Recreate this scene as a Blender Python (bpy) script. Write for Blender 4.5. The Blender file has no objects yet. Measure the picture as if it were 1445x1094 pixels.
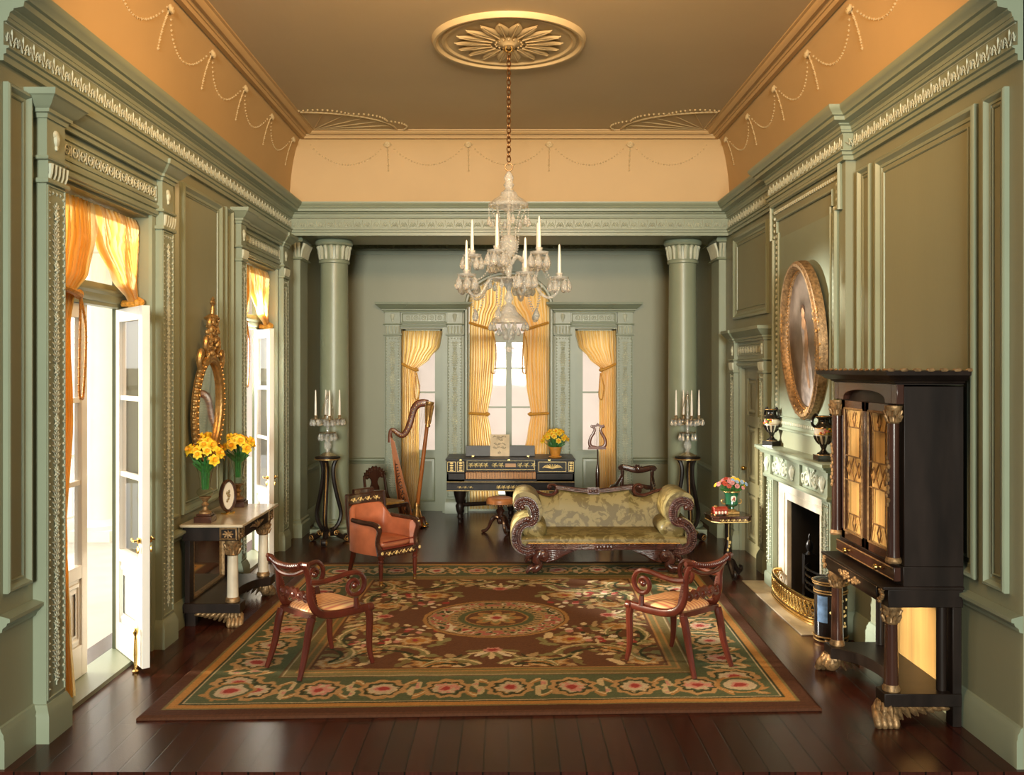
import bpy, bmesh, math, random
import numpy as np
from mathutils import Vector, Matrix
random.seed(7)
PI = math.pi
C = bpy.context.scene.collection
sc = bpy.context.scene

# ------------------------------------------------------------------ camera, world, sun, exposure
cam = bpy.data.cameras.new('camera')
cam.sensor_width = 36.0
cam.lens = 1300.0 / 1445.0 * 36.0
cam.shift_x = 4.5 / 1445.0
cam.shift_y = -27.0 / 1445.0
cam.clip_start = 0.05
cam_o = bpy.data.objects.new('camera', cam)
C.objects.link(cam_o)
cam_o.location = (0, 0, 2.2)
cam_o.rotation_euler = (PI / 2, 0, 0)
sc.camera = cam_o
sc.view_settings.view_transform = 'Standard'
sc.view_settings.look = 'None'
sc.view_settings.gamma = 1.0
sc.view_settings.use_curve_mapping = False
sc.view_settings.exposure = 0.6

SKY_FRONT, SKY_SUN = 0.10, 2.3
world = bpy.data.worlds.new('world')
sc.world = world
world.use_nodes = True
wt = world.node_tree
wt.nodes.clear()
_tc = wt.nodes.new('ShaderNodeTexCoord')
_sp = wt.nodes.new('ShaderNodeSeparateXYZ')
wt.links.new(_tc.outputs['Generated'], _sp.inputs[0])
_rz = wt.nodes.new('ShaderNodeValToRGB')           # by height: dim ground, bright sky
_rz.color_ramp.elements[0].position = 0.40
_rz.color_ramp.elements[0].color = (0.24, 0.24, 0.23, 1)
_rz.color_ramp.elements[1].position = 0.60
_rz.color_ramp.elements[1].color = (1.0, 0.96, 0.87, 1)
_mz = wt.nodes.new('ShaderNodeMath'); _mz.operation = 'MULTIPLY_ADD'
_mz.inputs[1].default_value = 0.5; _mz.inputs[2].default_value = 0.5
wt.links.new(_sp.outputs['Z'], _mz.inputs[0])
wt.links.new(_mz.outputs[0], _rz.inputs[0])
_sd = wt.nodes.new('ShaderNodeMath'); _sd.operation = 'MULTIPLY_ADD'; _sd.inputs[1].default_value = -1.1   # the half of the sky with the sun in it is brighter
_sy = wt.nodes.new('ShaderNodeMath'); _sy.operation = 'MULTIPLY'; _sy.inputs[1].default_value = 1.5
wt.links.new(_sp.outputs['Y'], _sy.inputs[0]); wt.links.new(_sp.outputs['X'], _sd.inputs[0]); wt.links.new(_sy.outputs[0], _sd.inputs[2])
_sz = wt.nodes.new('ShaderNodeMath'); _sz.operation = 'MULTIPLY_ADD'; _sz.inputs[1].default_value = 1.3
wt.links.new(_sp.outputs['Z'], _sz.inputs[0]); wt.links.new(_sd.outputs[0], _sz.inputs[2])
_st = wt.nodes.new('ShaderNodeMapRange'); _st.interpolation_type = 'SMOOTHSTEP'
_st.inputs[1].default_value = -0.3; _st.inputs[2].default_value = 1.0; _st.inputs[3].default_value = SKY_FRONT; _st.inputs[4].default_value = SKY_SUN
wt.links.new(_sz.outputs[0], _st.inputs[0])
_bg = wt.nodes.new('ShaderNodeBackground')
wt.links.new(_st.outputs[0], _bg.inputs['Strength'])
wt.links.new(_rz.outputs[0], _bg.inputs['Color'])
_wo = wt.nodes.new('ShaderNodeOutputWorld')
wt.links.new(_bg.outputs[0], _wo.inputs[0])

def lamp(name, kind, loc, energy, color, target=None, **kw):
    l = bpy.data.lights.new(name, kind)
    l.energy = energy; l.color = color
    for k, v in kw.items(): setattr(l, k, v)
    o = bpy.data.objects.new(name, l); C.objects.link(o)
    o.location = loc
    if target is not None:
        d = Vector(target) - Vector(loc)
        o.rotation_euler = d.to_track_quat('-Z', 'Y').to_euler()
    return o
lamp('sun', 'SUN', (-12, 6.9, 2.9), 5.5, (1.0, 0.80, 0.55), target=(0, 6.6, 0.5), angle=math.radians(4))
# frontal lamp added far outside the open front to light camera-facing surfaces
lamp('front_fill_lamp', 'AREA', (0, -12, 3.0), 2300.0, (1.0, 0.99, 0.86), target=(0, 10, 2.6), shape='RECTANGLE', size=3.0, size_y=3.0)
# spot added on the porch to brighten the overmantel through the far french door
lamp('overmantel_spot', 'SPOT', (-5.5, 11.55, 2.9), 7500.0, (1.0, 0.97, 0.88), target=(2.74, 8.5, 1.2), spot_size=math.radians(28), spot_blend=.4, shadow_soft_size=.12)
# warm display lighting high up at the open front of the room
lamp('front_lighting', 'AREA', (0, 5.15, 4.72), 120.0, (1.0, 0.58, 0.25), target=(0, 8.2, 3.9), shape='RECTANGLE', size=2.8, size_y=.5)

# ------------------------------------------------------------------ mesh helpers
def frame(o, u, n, w=(0, 0, 1)):
    u = Vector(u); n = Vector(n); w = Vector(w); o = Vector(o)
    return Matrix(((u.x, n.x, w.x, o.x), (u.y, n.y, w.y, o.y), (u.z, n.z, w.z, o.z), (0, 0, 0, 1)))
def T(x, y, z): return Matrix.Translation((x, y, z))
def R(a, ax='Z'): return Matrix.Rotation(a, 4, ax)
def S(x, y, z): return Matrix.Diagonal((x, y, z, 1))

def smooth(pts, k=5, closed=False):
    P = [Vector(p) for p in pts]; n = len(P); out = []
    rng = n if closed else n - 1
    for i in range(rng):
        if closed: p0, p1, p2, p3 = P[(i-1) % n], P[i], P[(i+1) % n], P[(i+2) % n]
        else:
            p1, p2 = P[i], P[i+1]
            p0 = P[i-1] if i > 0 else p1 * 2 - p2
            p3 = P[i+2] if i + 2 < n else p2 * 2 - p1
        for j in range(k):
            t = j / k; t2 = t * t; t3 = t2 * t
            out.append(0.5 * ((2 * p1) + (p2 - p0) * t + (2 * p0 - 5 * p1 + 4 * p2 - p3) * t2 + (3 * p1 - p0 - 3 * p2 + p3) * t3))
    if not closed: out.append(P[-1])
    return out
def lerp_list(vals, n):
    m = len(vals) - 1; r = []
    for i in range(n):
        f = i / max(1, n - 1) * m; a = min(int(f), m - 1) if m > 0 else 0
        r.append(vals[a] + (vals[min(a + 1, m)] - vals[a]) * (f - a))
    return r

class MB:
    def __init__(s, M=None): s.v = []; s.f = []; s.M = M
    def add(s, V, F, M=None):
        b = len(s.v); A = s.M
        if M is not None: A = (A @ M) if A is not None else M
        if A is not None: s.v += [tuple(A @ Vector(p)) for p in V]
        else: s.v += [tuple(p) for p in V]
        s.f += [tuple(i + b for i in f) for f in F]
        return s
    def box(s, x0, x1, y0, y1, z0, z1, M=None):
        V = [(x, y, z) for x in (x0, x1) for y in (y0, y1) for z in (z0, z1)]
        F = [(0, 1, 3, 2), (4, 6, 7, 5), (0, 4, 5, 1), (2, 3, 7, 6), (0, 2, 6, 4), (1, 5, 7, 3)]
        return s.add(V, F, M)
    def lathe(s, prof, n=16, M=None, a0=0, a1=2 * PI):
        full = abs(a1 - a0 - 2 * PI) < 1e-6
        cols = n if full else n + 1
        V = []; F = []
        for (r, z) in prof:
            for j in range(cols):
                a = a0 + (a1 - a0) * j / n
                V.append((r * math.cos(a), r * math.sin(a), z))
        for i in range(len(prof) - 1):
            for j in range(n):
                k = (j + 1) % cols if full else j + 1
                F.append((i * cols + j, i * cols + k, (i + 1) * cols + k, (i + 1) * cols + j))
        if full:
            if prof[0][0] > 1e-5: F.append(tuple(reversed(range(cols))))
            if prof[-1][0] > 1e-5: F.append(tuple((len(prof) - 1) * cols + j for j in range(cols)))
        return s.add(V, F, M)
    def ell(s, c, r, nu=10, nv=6, M=None):
        if not hasattr(r, '__len__'): r = (r, r, r)
        prof = [(max(1e-4, math.sin(PI * i / nv)), -math.cos(PI * i / nv)) for i in range(nv + 1)]
        A = T(*c) @ S(*r)
        return s.lathe(prof, nu, (M @ A) if M is not None else A)
    def tube(s, pts, r, n=8, flat=1.0, N=None, closed=False, cap=True, sq=False, M=None, rot=0.0):
        P = [Vector(p) for p in pts]; m = len(P)
        if m < 2: return s
        rr = lerp_list(list(r), m) if hasattr(r, '__len__') else [r] * m
        ff = lerp_list(list(flat), m) if hasattr(flat, '__len__') else [flat] * m
        tg = []
        for i in range(m):
            if closed: d = P[(i + 1) % m] - P[i - 1]
            else: d = P[min(i + 1, m - 1)] - P[max(i - 1, 0)]
            if d.length < 1e-9: d = Vector((0, 0, 1))
            tg.append(d.normalized())
        V = []; F = []
        if N is not None: b = Vector(N).normalized()
        else:
            b = Vector((0, 0, 1)).cross(tg[0])
            if b.length < 1e-3: b = Vector((1, 0, 0)).cross(tg[0])
            b.normalize()
        if sq: prof = [(-1, -1), (1, -1), (1, 1), (-1, 1)]; n = 4
        else: prof = [(math.cos(2 * PI * j / n + rot), math.sin(2 * PI * j / n + rot)) for j in range(n)]
        for i in range(m):
            t = tg[i]
            if N is None:
                b = b - t * b.dot(t)
                if b.length < 1e-6: b = t.orthogonal()
                b.normalize()
            a = b.cross(t).normalized()
            for (ca, cb) in prof: V.append(P[i] + a * (ca * rr[i]) + b * (cb * rr[i] * ff[i]))
        for i in range(m if closed else m - 1):
            i2 = (i + 1) % m
            for j in range(n):
                k = (j + 1) % n
                F.append((i * n + j, i * n + k, i2 * n + k, i2 * n + j))
        if cap and not closed:
            F.append(tuple(range(n))); F.append(tuple((m - 1) * n + j for j in reversed(range(n))))
        return s.add(V, F, M)
    def prism(s, poly, d0, d1, M=None, plane='xz'):
        n = len(poly); V = []
        for d in (d0, d1):
            for p in poly:
                a, b = p[0], p[1]
                V.append((a, d, b) if plane == 'xz' else ((d, a, b) if plane == 'yz' else (a, b, d)))
        F = [tuple(range(n)), tuple(range(2 * n - 1, n - 1, -1))]
        F += [(i, (i + 1) % n, n + (i + 1) % n, n + i) for i in range(n)]
        return s.add(V, F, M)
    def strip(s, path, half, d0, d1, M=None, plane='xz'):
        """a band of given half thickness along a 2-D path, extruded between d0 and d1"""
        P = [Vector((p[0], p[1])) for p in path]; m = len(P); A = []; B = []
        hh = lerp_list(list(half), m) if hasattr(half, '__len__') else [half] * m
        for i in range(m):
            t = (P[min(i + 1, m - 1)] - P[max(i - 1, 0)]).normalized(); nn = Vector((-t.y, t.x))
            A.append(P[i] + nn * hh[i]); B.append(P[i] - nn * hh[i])
        V = []
        for d in (d0, d1):
            for L in (A, B):
                for p in L: V.append((p.x, d, p.y) if plane == 'xz' else ((d, p.x, p.y) if plane == 'yz' else (p.x, p.y, d)))
        F = []
        for i in range(m - 1):
            F += [(i, i + 1, m + i + 1, m + i), (2 * m + i, 3 * m + i, 3 * m + i + 1, 2 * m + i + 1),
                  (i, 2 * m + i, 2 * m + i + 1, i + 1), (m + i, m + i + 1, 3 * m + i + 1, 3 * m + i)]
        F += [(0, m, 3 * m, 2 * m), (m - 1, 3 * m - 1, 4 * m - 1, 2 * m - 1)]
        return s.add(V, F, M)
    def plan(s, path, prof, closed=False, M=None):
        """sweep a moulding profile [(offset to the left, z)] along a plan path [(x, y)] with mitred corners"""
        P = [Vector((p[0], p[1])) for p in path]; m = len(P); V = []; F = []; k = len(prof)
        for i in range(m):
            def seg(a, b):
                d = (P[b] - P[a]).normalized(); return Vector((-d.y, d.x))
            if closed: n1, n2 = seg(i - 1, i), seg(i, (i + 1) % m)
            else:
                n2 = seg(i, i + 1) if i < m - 1 else seg(i - 1, i)
                n1 = seg(i - 1, i) if i > 0 else n2
            mt = (n1 + n2); mt = mt / max(1e-6, (1 + n1.dot(n2)))
            for (o, z) in prof: V.append((P[i].x + mt.x * o, P[i].y + mt.y * o, z))
        for i in range(m if closed else m - 1):
            i2 = (i + 1) % m
            for j in range(k - 1): F.append((i * k + j, i2 * k + j, i2 * k + j + 1, i * k + j + 1))
        if not closed:
            F.append(tuple(range(k))); F.append(tuple((m - 1) * k + j for j in reversed(range(k))))
        return s.add(V, F, M)
    def rect(s, u0, u1, z0, z1, prof, M=None):
        """picture-frame moulding on a wall frame (x along, y outwards, z up); prof [(inset, height)]"""
        V = []; F = []; k = len(prof)
        for (o, h) in prof: V += [(u0 + o, h, z0 + o), (u1 - o, h, z0 + o), (u1 - o, h, z1 - o), (u0 + o, h, z1 - o)]
        for i in range(k - 1):
            for j in range(4):
                q = (j + 1) % 4
                F.append((i * 4 + j, i * 4 + q, (i + 1) * 4 + q, (i + 1) * 4 + j))
        return s.add(V, F, M)
    def sheet(s, fn, nu, nv, M=None, wrap=False):
        V = []; F = []; cu = nu if wrap else nu + 1
        for j in range(nv + 1):
            for i in range(cu): V.append(fn(i / nu, j / nv))
        for j in range(nv):
            for i in range(nu):
                k = (i + 1) % cu if wrap else i + 1
                F.append((j * cu + i, j * cu + k, (j + 1) * cu + k, (j + 1) * cu + i))
        return s.add(V, F, M)
    def ball(s, c, r, M=None):
        """low bead"""
        x, y, z = c; q = r * .7071
        V = [(x, y, z - r), (x, y, z + r)] + [(x + r * math.cos(a * PI / 3), y + r * math.sin(a * PI / 3), z) for a in range(6)]
        F = []
        for a in range(6):
            b = (a + 1) % 6
            F += [(0, 2 + b, 2 + a), (1, 2 + a, 2 + b)]
        return s.add(V, F, M)
    def build(s, name, m, parent=None, sharp=35, bevel=0.0, kind=None, flat=False, subsurf=0, fix=True):
        me = bpy.data.meshes.new(name)
        me.from_pydata(s.v, [], s.f)
        if fix and len(s.f) < 60000:
            bm = bmesh.new(); bm.from_mesh(me)
            bmesh.ops.recalc_face_normals(bm, faces=bm.faces)
            bm.to_mesh(me); bm.free()
        if not flat:
            me.polygons.foreach_set('use_smooth', [True] * len(me.polygons))
            me.set_sharp_from_angle(angle=math.radians(sharp))
        if m is not None: me.materials.append(m)
        o = bpy.data.objects.new(name, me); C.objects.link(o)
        if parent is not None: o.parent = parent
        if bevel > 0:
            b = o.modifiers.new('bevel', 'BEVEL'); b.width = bevel; b.segments = 2; b.limit_method = 'ANGLE'; b.angle_limit = math.radians(40)
        if subsurf:
            b = o.modifiers.new('sub', 'SUBSURF'); b.levels = subsurf; b.render_levels = subsurf
        if kind: o['kind'] = kind
        return o

def tag(o, label, cat, group=None):
    o['label'] = label; o['category'] = cat
    if group: o['group'] = group
    return o
def thing(name, label, cat, loc=(0, 0, 0), rz=0.0, group=None):
    o = bpy.data.objects.new(name, None); C.objects.link(o)
    o.empty_display_size = 0.1
    o.location = loc; o.rotation_euler = (0, 0, rz)
    return tag(o, label, cat, group)
def copy_tree(o, parent=None):
    c = o.copy(); C.objects.link(c)
    if parent is not None:
        c.parent = parent
    for ch in [x for x in bpy.data.objects if x.parent == o]:
        copy_tree(ch, c)
    return c
def struct(mb, name, m, parent=None, **kw):
    return mb.build(name, m, parent, kind='structure' if parent is None else None, **kw)

# ------------------------------------------------------------------ materials
def nd(t, kind, **kw):
    n = t.nodes.new(kind)
    for k, v in kw.items():
        if k in n.inputs: n.inputs[k].default_value = v
        else: setattr(n, k, v)
    return n
def base_mat(name):
    m = bpy.data.materials.new(name); m.use_nodes = True
    t = m.node_tree; b = t.nodes['Principled BSDF']
    return m, t, b
def c4(c): return (c[0], c[1], c[2], 1)
def mix2(t, fac, a, b):
    r = t.nodes.new('ShaderNodeValToRGB')
    r.color_ramp.elements[0].color = c4(a); r.color_ramp.elements[1].color = c4(b)
    r.color_ramp.elements[0].position = 0.3; r.color_ramp.elements[1].position = 0.7
    t.links.new(fac, r.inputs[0]); return r
def pmat(name, col, rough=.5, metal=0., var=.12, scale=6., bump=0., bscale=60., stretch=(1, 1, 1), coat=0., spec=.5, trans=0., ior=1.45):
    m, t, b = base_mat(name)
    tc = t.nodes.new('ShaderNodeTexCoord'); mp = t.nodes.new('ShaderNodeMapping')
    mp.inputs['Scale'].default_value = stretch
    t.links.new(tc.outputs['Object'], mp.inputs[0])
    n = nd(t, 'ShaderNodeTexNoise', Scale=scale, Detail=4.0)
    t.links.new(mp.outputs[0], n.inputs['Vector'])
    r = mix2(t, n.outputs['Fac'], [max(0, x * (1 - var)) for x in col], [min(1, x * (1 + var)) for x in col])
    t.links.new(r.outputs[0], b.inputs['Base Color'])
    b.inputs['Roughness'].default_value = rough; b.inputs['Metallic'].default_value = metal
    b.inputs['Coat Weight'].default_value = coat; b.inputs['Coat Roughness'].default_value = .12
    b.inputs['Specular IOR Level'].default_value = spec
    if trans: b.inputs['Transmission Weight'].default_value = trans; b.inputs['IOR'].default_value = ior
    if bump:
        n2 = nd(t, 'ShaderNodeTexNoise', Scale=bscale, Detail=3.0)
        t.links.new(mp.outputs[0], n2.inputs['Vector'])
        bp = nd(t, 'ShaderNodeBump', Strength=bump, Distance=.01)
        t.links.new(n2.outputs['Fac'], bp.inputs['Height']); t.links.new(bp.outputs[0], b.inputs['Normal'])
    return m

M = {}
M['paint'] = pmat('sage_green_paint_warm_lit', (.236, .246, .156), .42, var=.07, scale=1.2, bump=.05, bscale=40, stretch=(1, 1, .25))  # same paint as the trim, browned to carry warm light on the walls
M['trim'] = pmat('sage_green_trim_paint', (.240, .278, .195), .36, var=.06, scale=2.0)
M['relief'] = pmat('pale_plaster_relief', (.47, .50, .39), .45, var=.15, scale=9.0)
M['cove'] = pmat('ochre_cove_paint', (.53, .355, .16), .6, var=.05, scale=1.0, bump=.04, bscale=30)
M['ceiling'] = pmat('buff_ceiling_paint', (.50, .40, .245), .6, var=.05, scale=.8)
M['plaster'] = pmat('buff_plaster_relief', (.55, .42, .22), .55, var=.06, scale=9)
M['white'] = pmat('white_door_paint', (.80, .79, .74), .32, var=.04, scale=4)
M['marble'] = pmat('cream_marble', (.60, .545, .43), .3, var=.2, scale=5, coat=.3)
M['marble_top'] = pmat('buff_marble_top', (.50, .43, .31), .2, var=.15, scale=5, coat=.4)
M['stone'] = pmat('hearth_stone', (.40, .33, .22), .45, var=.2, scale=5)
M['soot'] = pmat('soot_black', (.012, .011, .010), .7, var=.4, scale=5)
M['iron'] = pmat('black_iron', (.015, .014, .014), .35, metal=.6, var=.3, scale=20)
M['gilt'] = pmat('gilding', (.50, .30, .11), .38, metal=.8, var=.3, scale=25, bump=.25, bscale=60)
M['gilt_dark'] = pmat('antique_gilding', (.27, .165, .075), .48, metal=.55, var=.5, scale=40, bump=.3, bscale=90)
M['stencil'] = pmat('gold_stencil', (.78, .58, .24), .45, metal=.2, var=.3, scale=40)
M['brass'] = pmat('brass', (.78, .52, .17), .22, metal=1, var=.15, scale=30)
M['ebony'] = pmat('ebonised_wood', (.014, .009, .007), .38, var=.5, scale=8, stretch=(1, 1, .2), coat=0, spec=.22)
M['chain'] = pmat('dark_bronze_chain', (.16, .075, .025), .4, metal=.8)
M['rosewood'] = pmat('dark_rosewood', (.042, .016, .010), .22, var=.5, scale=7, stretch=(1, 1, .15), coat=.5)
M['mahogany'] = pmat('red_mahogany', (.082, .015, .008), .28, var=.4, scale=9, stretch=(1, 1, .2), coat=.25)
M['sofawood'] = pmat('carved_dark_mahogany', (.060, .018, .013), .2, var=.5, scale=14, bump=.3, bscale=70, coat=.5)
M['harpwood'] = pmat('golden_harp_wood', (.36, .115, .025), .22, var=.3, scale=7, stretch=(1, 1, .15), coat=.5)
M['harpdark'] = pmat('brown_harp_wood', (.15, .042, .014), .3, var=.3, scale=7, coat=.15)
M['leather'] = pmat('orange_leather', (.42, .130, .060), .42, var=.22, scale=6, bump=.25, bscale=14)
M['leather_tan'] = pmat('tan_leather', (.50, .19, .06), .38, var=.3, scale=9, bump=.2, bscale=18)
M['piping'] = pmat('red_piping', (.16, .02, .012), .45)
M['wax'] = pmat('white_candle_wax', (.84, .81, .74), .4, var=.03)
M['silver'] = pmat('gilded_silver', (.70, .58, .40), .22, metal=.9, var=.2, scale=30)
M['leaf'] = pmat('leaf_green', (.045, .16, .035), .45, var=.4, scale=30)
M['stem'] = pmat('stem_green', (.03, .15, .03), .4, var=.3, scale=30)
M['yellow'] = pmat('daffodil_yellow', (.88, .58, .03), .5, var=.2, scale=40)
M['yellow_deep'] = pmat('daffodil_trumpet', (.85, .42, .02), .5, var=.2, scale=40)
M['terracotta'] = pmat('ochre_pot', (.62, .27, .04), .45, var=.15, scale=20)
M['black_glaze'] = pmat('black_glaze', (.012, .011, .010), .12, var=.3, coat=.6)
M['white_glaze'] = pmat('white_glaze', (.78, .73, .62), .15, var=.05, coat=.6)
M['green_glaze'] = pmat('green_glaze', (.020, .125, .060), .14, var=.2, scale=9, coat=.6)
M['red_paint'] = pmat('red_enamel', (.34, .04, .02), .35, var=.3, scale=40)
M['pink_paint'] = pmat('pink_enamel', (.52, .21, .21), .4, var=.3, scale=40)
M['blue_paint'] = pmat('pale_blue_enamel', (.30, .42, .62), .4, var=.25, scale=40)
M['white_petal'] = pmat('white_petal', (.78, .72, .62), .5, var=.1, scale=30)
M['paper'] = pmat('aged_paper', (.74, .60, .40), .7, var=.12, scale=10)
M['ink'] = pmat('brown_ink', (.05, .03, .02), .7)
M['slate'] = pmat('dark_lid', (.030, .028, .028), .45, var=.25, scale=8)
M['ivory'] = pmat('ivory_keys', (.60, .27, .07), .4, var=.15, scale=80)
M['gold_seat'] = pmat('gold_silk_seat', (.47, .29, .075), .45, var=.35, scale=24, bump=.1, bscale=60)
M['porch_floor'] = pmat('grey_porch_boards', (.46, .43, .38), .5, var=.08, scale=3)
M['lake'] = pmat('painted_lake_blue', (.10, .17, .28), .35, var=.5, scale=14)
M['porch'] = pmat('white_porch_paint', (.80, .77, .71), .5, var=.04, scale=2)
M['pleat'] = pmat('gold_pleated_silk', (.66, .44, .16), .45, var=.2, scale=14, stretch=(1, 1, .05))
M['doorstop'] = M['brass']
M['facade_pink'] = pmat('pale_pink_facade', (.86, .76, .73), .7, var=.05, scale=1.5)

def glass_mat(name, tint=(1, 1, 1), gloss=.10):
    m, t, b = base_mat(name); t.nodes.remove(b)
    tr = nd(t, 'ShaderNodeBsdfTransparent'); tr.inputs[0].default_value = c4(tint)
    gl = nd(t, 'ShaderNodeBsdfGlossy'); gl.inputs['Roughness'].default_value = .03
    fr = nd(t, 'ShaderNodeLayerWeight'); fr.inputs[0].default_value = .25
    mul = nd(t, 'ShaderNodeMath', operation='MULTIPLY'); mul.inputs[1].default_value = gloss * 6
    mx = nd(t, 'ShaderNodeMixShader')
    geo = nd(t, 'ShaderNodeNewGeometry'); front = nd(t, 'ShaderNodeMath', operation='SUBTRACT'); front.inputs[0].default_value = 1.0
    both = nd(t, 'ShaderNodeMath', operation='MULTIPLY')
    t.links.new(geo.outputs['Backfacing'], front.inputs[1]); t.links.new(fr.outputs['Fresnel'], mul.inputs[0])
    t.links.new(mul.outputs[0], both.inputs[0]); t.links.new(front.outputs[0], both.inputs[1]); t.links.new(both.outputs[0], mx.inputs[0])
    t.links.new(tr.outputs[0], mx.inputs[1]); t.links.new(gl.outputs[0], mx.inputs[2])
    t.links.new(mx.outputs[0], t.nodes['Material Output'].inputs[0])
    return m
M['pane'] = glass_mat('window_glass', gloss=.28)
M['cabinet_glass'] = glass_mat('cabinet_glass', (1, 1, 1), .03)
M['vase_glass'] = glass_mat('thin_vase_glass', (.93, .97, .93), .55)
def crystal(name, trans, mix, bump):
    m, t, b = base_mat(name)
    b.inputs['Base Color'].default_value = (.93, .98, 1, 1); b.inputs['Roughness'].default_value = .02
    b.inputs['Transmission Weight'].default_value = trans; b.inputs['IOR'].default_value = 1.7; b.inputs['Coat Weight'].default_value = 1.0; b.inputs['Coat Roughness'].default_value = .02
    tr = nd(t, 'ShaderNodeBsdfTransparent'); tr.inputs[0].default_value = (.97, .95, .9, 1)
    mx = nd(t, 'ShaderNodeMixShader'); mx.inputs[0].default_value = mix
    n = nd(t, 'ShaderNodeTexVoronoi', Scale=45.0); tc = nd(t, 'ShaderNodeTexCoord')
    t.links.new(tc.outputs['Object'], n.inputs['Vector'])
    bp = nd(t, 'ShaderNodeBump', Strength=bump, Distance=.02); t.links.new(n.outputs['Distance'], bp.inputs['Height'])
    t.links.new(bp.outputs[0], b.inputs['Normal'])
    t.links.new(tr.outputs[0], mx.inputs[1]); t.links.new(b.outputs[0], mx.inputs[2])
    t.links.new(mx.outputs[0], t.nodes['Material Output'].inputs[0])
    return m
M['crystal'] = crystal('cut_crystal', .62, .62, .5)
M['drop'] = crystal('crystal_drop', .80, .85, .15)
def mirror_mat():
    m, t, b = base_mat('mirror_glass')
    n = nd(t, 'ShaderNodeTexNoise', Scale=3.0)
    r = mix2(t, n.outputs['Fac'], (.80, .74, .62), (.86, .80, .68)); t.links.new(r.outputs[0], b.inputs['Base Color'])
    b.inputs['Metallic'].default_value = 1; b.inputs['Roughness'].default_value = .04
    return m
M['mirror'] = mirror_mat()

def floor_mat():
    m, t, b = base_mat('dark_plank_floor')
    tc = nd(t, 'ShaderNodeTexCoord'); mp = nd(t, 'ShaderNodeMapping')
    mp.inputs['Rotation'].default_value = (0, 0, PI / 2)
    t.links.new(tc.outputs['Object'], mp.inputs[0])
    br = nd(t, 'ShaderNodeTexBrick', offset=.37, Scale=1.0)
    br.inputs['Color1'].default_value = (.060, .015, .009, 1); br.inputs['Color2'].default_value = (.036, .010, .006, 1)
    br.inputs['Mortar'].default_value = (.008, .003, .002, 1)
    br.inputs['Brick Width'].default_value = 1.9; br.inputs['Row Height'].default_value = .142
    br.inputs['Mortar Size'].default_value = .006; br.inputs['Mortar Smooth'].default_value = .3; br.inputs['Bias'].default_value = 0
    t.links.new(mp.outputs[0], br.inputs['Vector'])
    mp2 = nd(t, 'ShaderNodeMapping'); mp2.inputs['Scale'].default_value = (14, .9, 1)
    t.links.new(tc.outputs['Object'], mp2.inputs[0])
    n = nd(t, 'ShaderNodeTexNoise', Scale=4.0, Detail=5.0); t.links.new(mp2.outputs[0], n.inputs['Vector'])
    mx = nd(t, 'ShaderNodeMix', data_type='RGBA', blend_type='MULTIPLY'); mx.inputs[0].default_value = .7
    r = mix2(t, n.outputs['Fac'], (.55, .5, .5), (1.35, 1.25, 1.2))
    t.links.new(br.outputs['Color'], mx.inputs[6]); t.links.new(r.outputs[0], mx.inputs[7])
    t.links.new(mx.outputs[2], b.inputs['Base Color'])
    n3 = nd(t, 'ShaderNodeTexNoise', Scale=2.5, Detail=3.0)
    rr = nd(t, 'ShaderNodeMapRange'); rr.inputs[3].default_value = .17; rr.inputs[4].default_value = .32
    t.links.new(n3.outputs['Fac'], rr.inputs[0]); t.links.new(rr.outputs[0], b.inputs['Roughness'])
    bp = nd(t, 'ShaderNodeBump', Strength=.25, Distance=.004); bp.invert = True
    t.links.new(br.outputs['Fac'], bp.inputs['Height']); t.links.new(bp.outputs[0], b.inputs['Normal'])
    b.inputs['Specular IOR Level'].default_value = .38
    return m
M['floor'] = floor_mat()

def curtain_mat():
    m, t, b = base_mat('golden_silk_curtain')
    uv = nd(t, 'ShaderNodeUVMap'); uv.uv_map = 'cloth'
    w = nd(t, 'ShaderNodeTexWave', Scale=9.0, Distortion=.5); t.links.new(uv.outputs[0], w.inputs['Vector'])
    r = mix2(t, w.outputs['Fac'], (.92, .64, .20), (.96, .80, .46)); 
    t.links.new(r.outputs[0], b.inputs['Base Color']); b.inputs['Roughness'].default_value = .38
    b.inputs['Sheen Weight'].default_value = .3
    tl = nd(t, 'ShaderNodeBsdfTranslucent'); mx = nd(t, 'ShaderNodeMixShader'); mx.inputs[0].default_value = .62
    t.links.new(r.outputs[0], tl.inputs[0])
    t.links.new(b.outputs[0], mx.inputs[1]); t.links.new(tl.outputs[0], mx.inputs[2])
    t.links.new(mx.outputs[0], t.nodes['Material Output'].inputs[0])
    return m
M['silk'] = curtain_mat()
M['cord'] = pmat('gold_silk_cord', (.62, .31, .05), .45, var=.3, scale=60)

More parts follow.
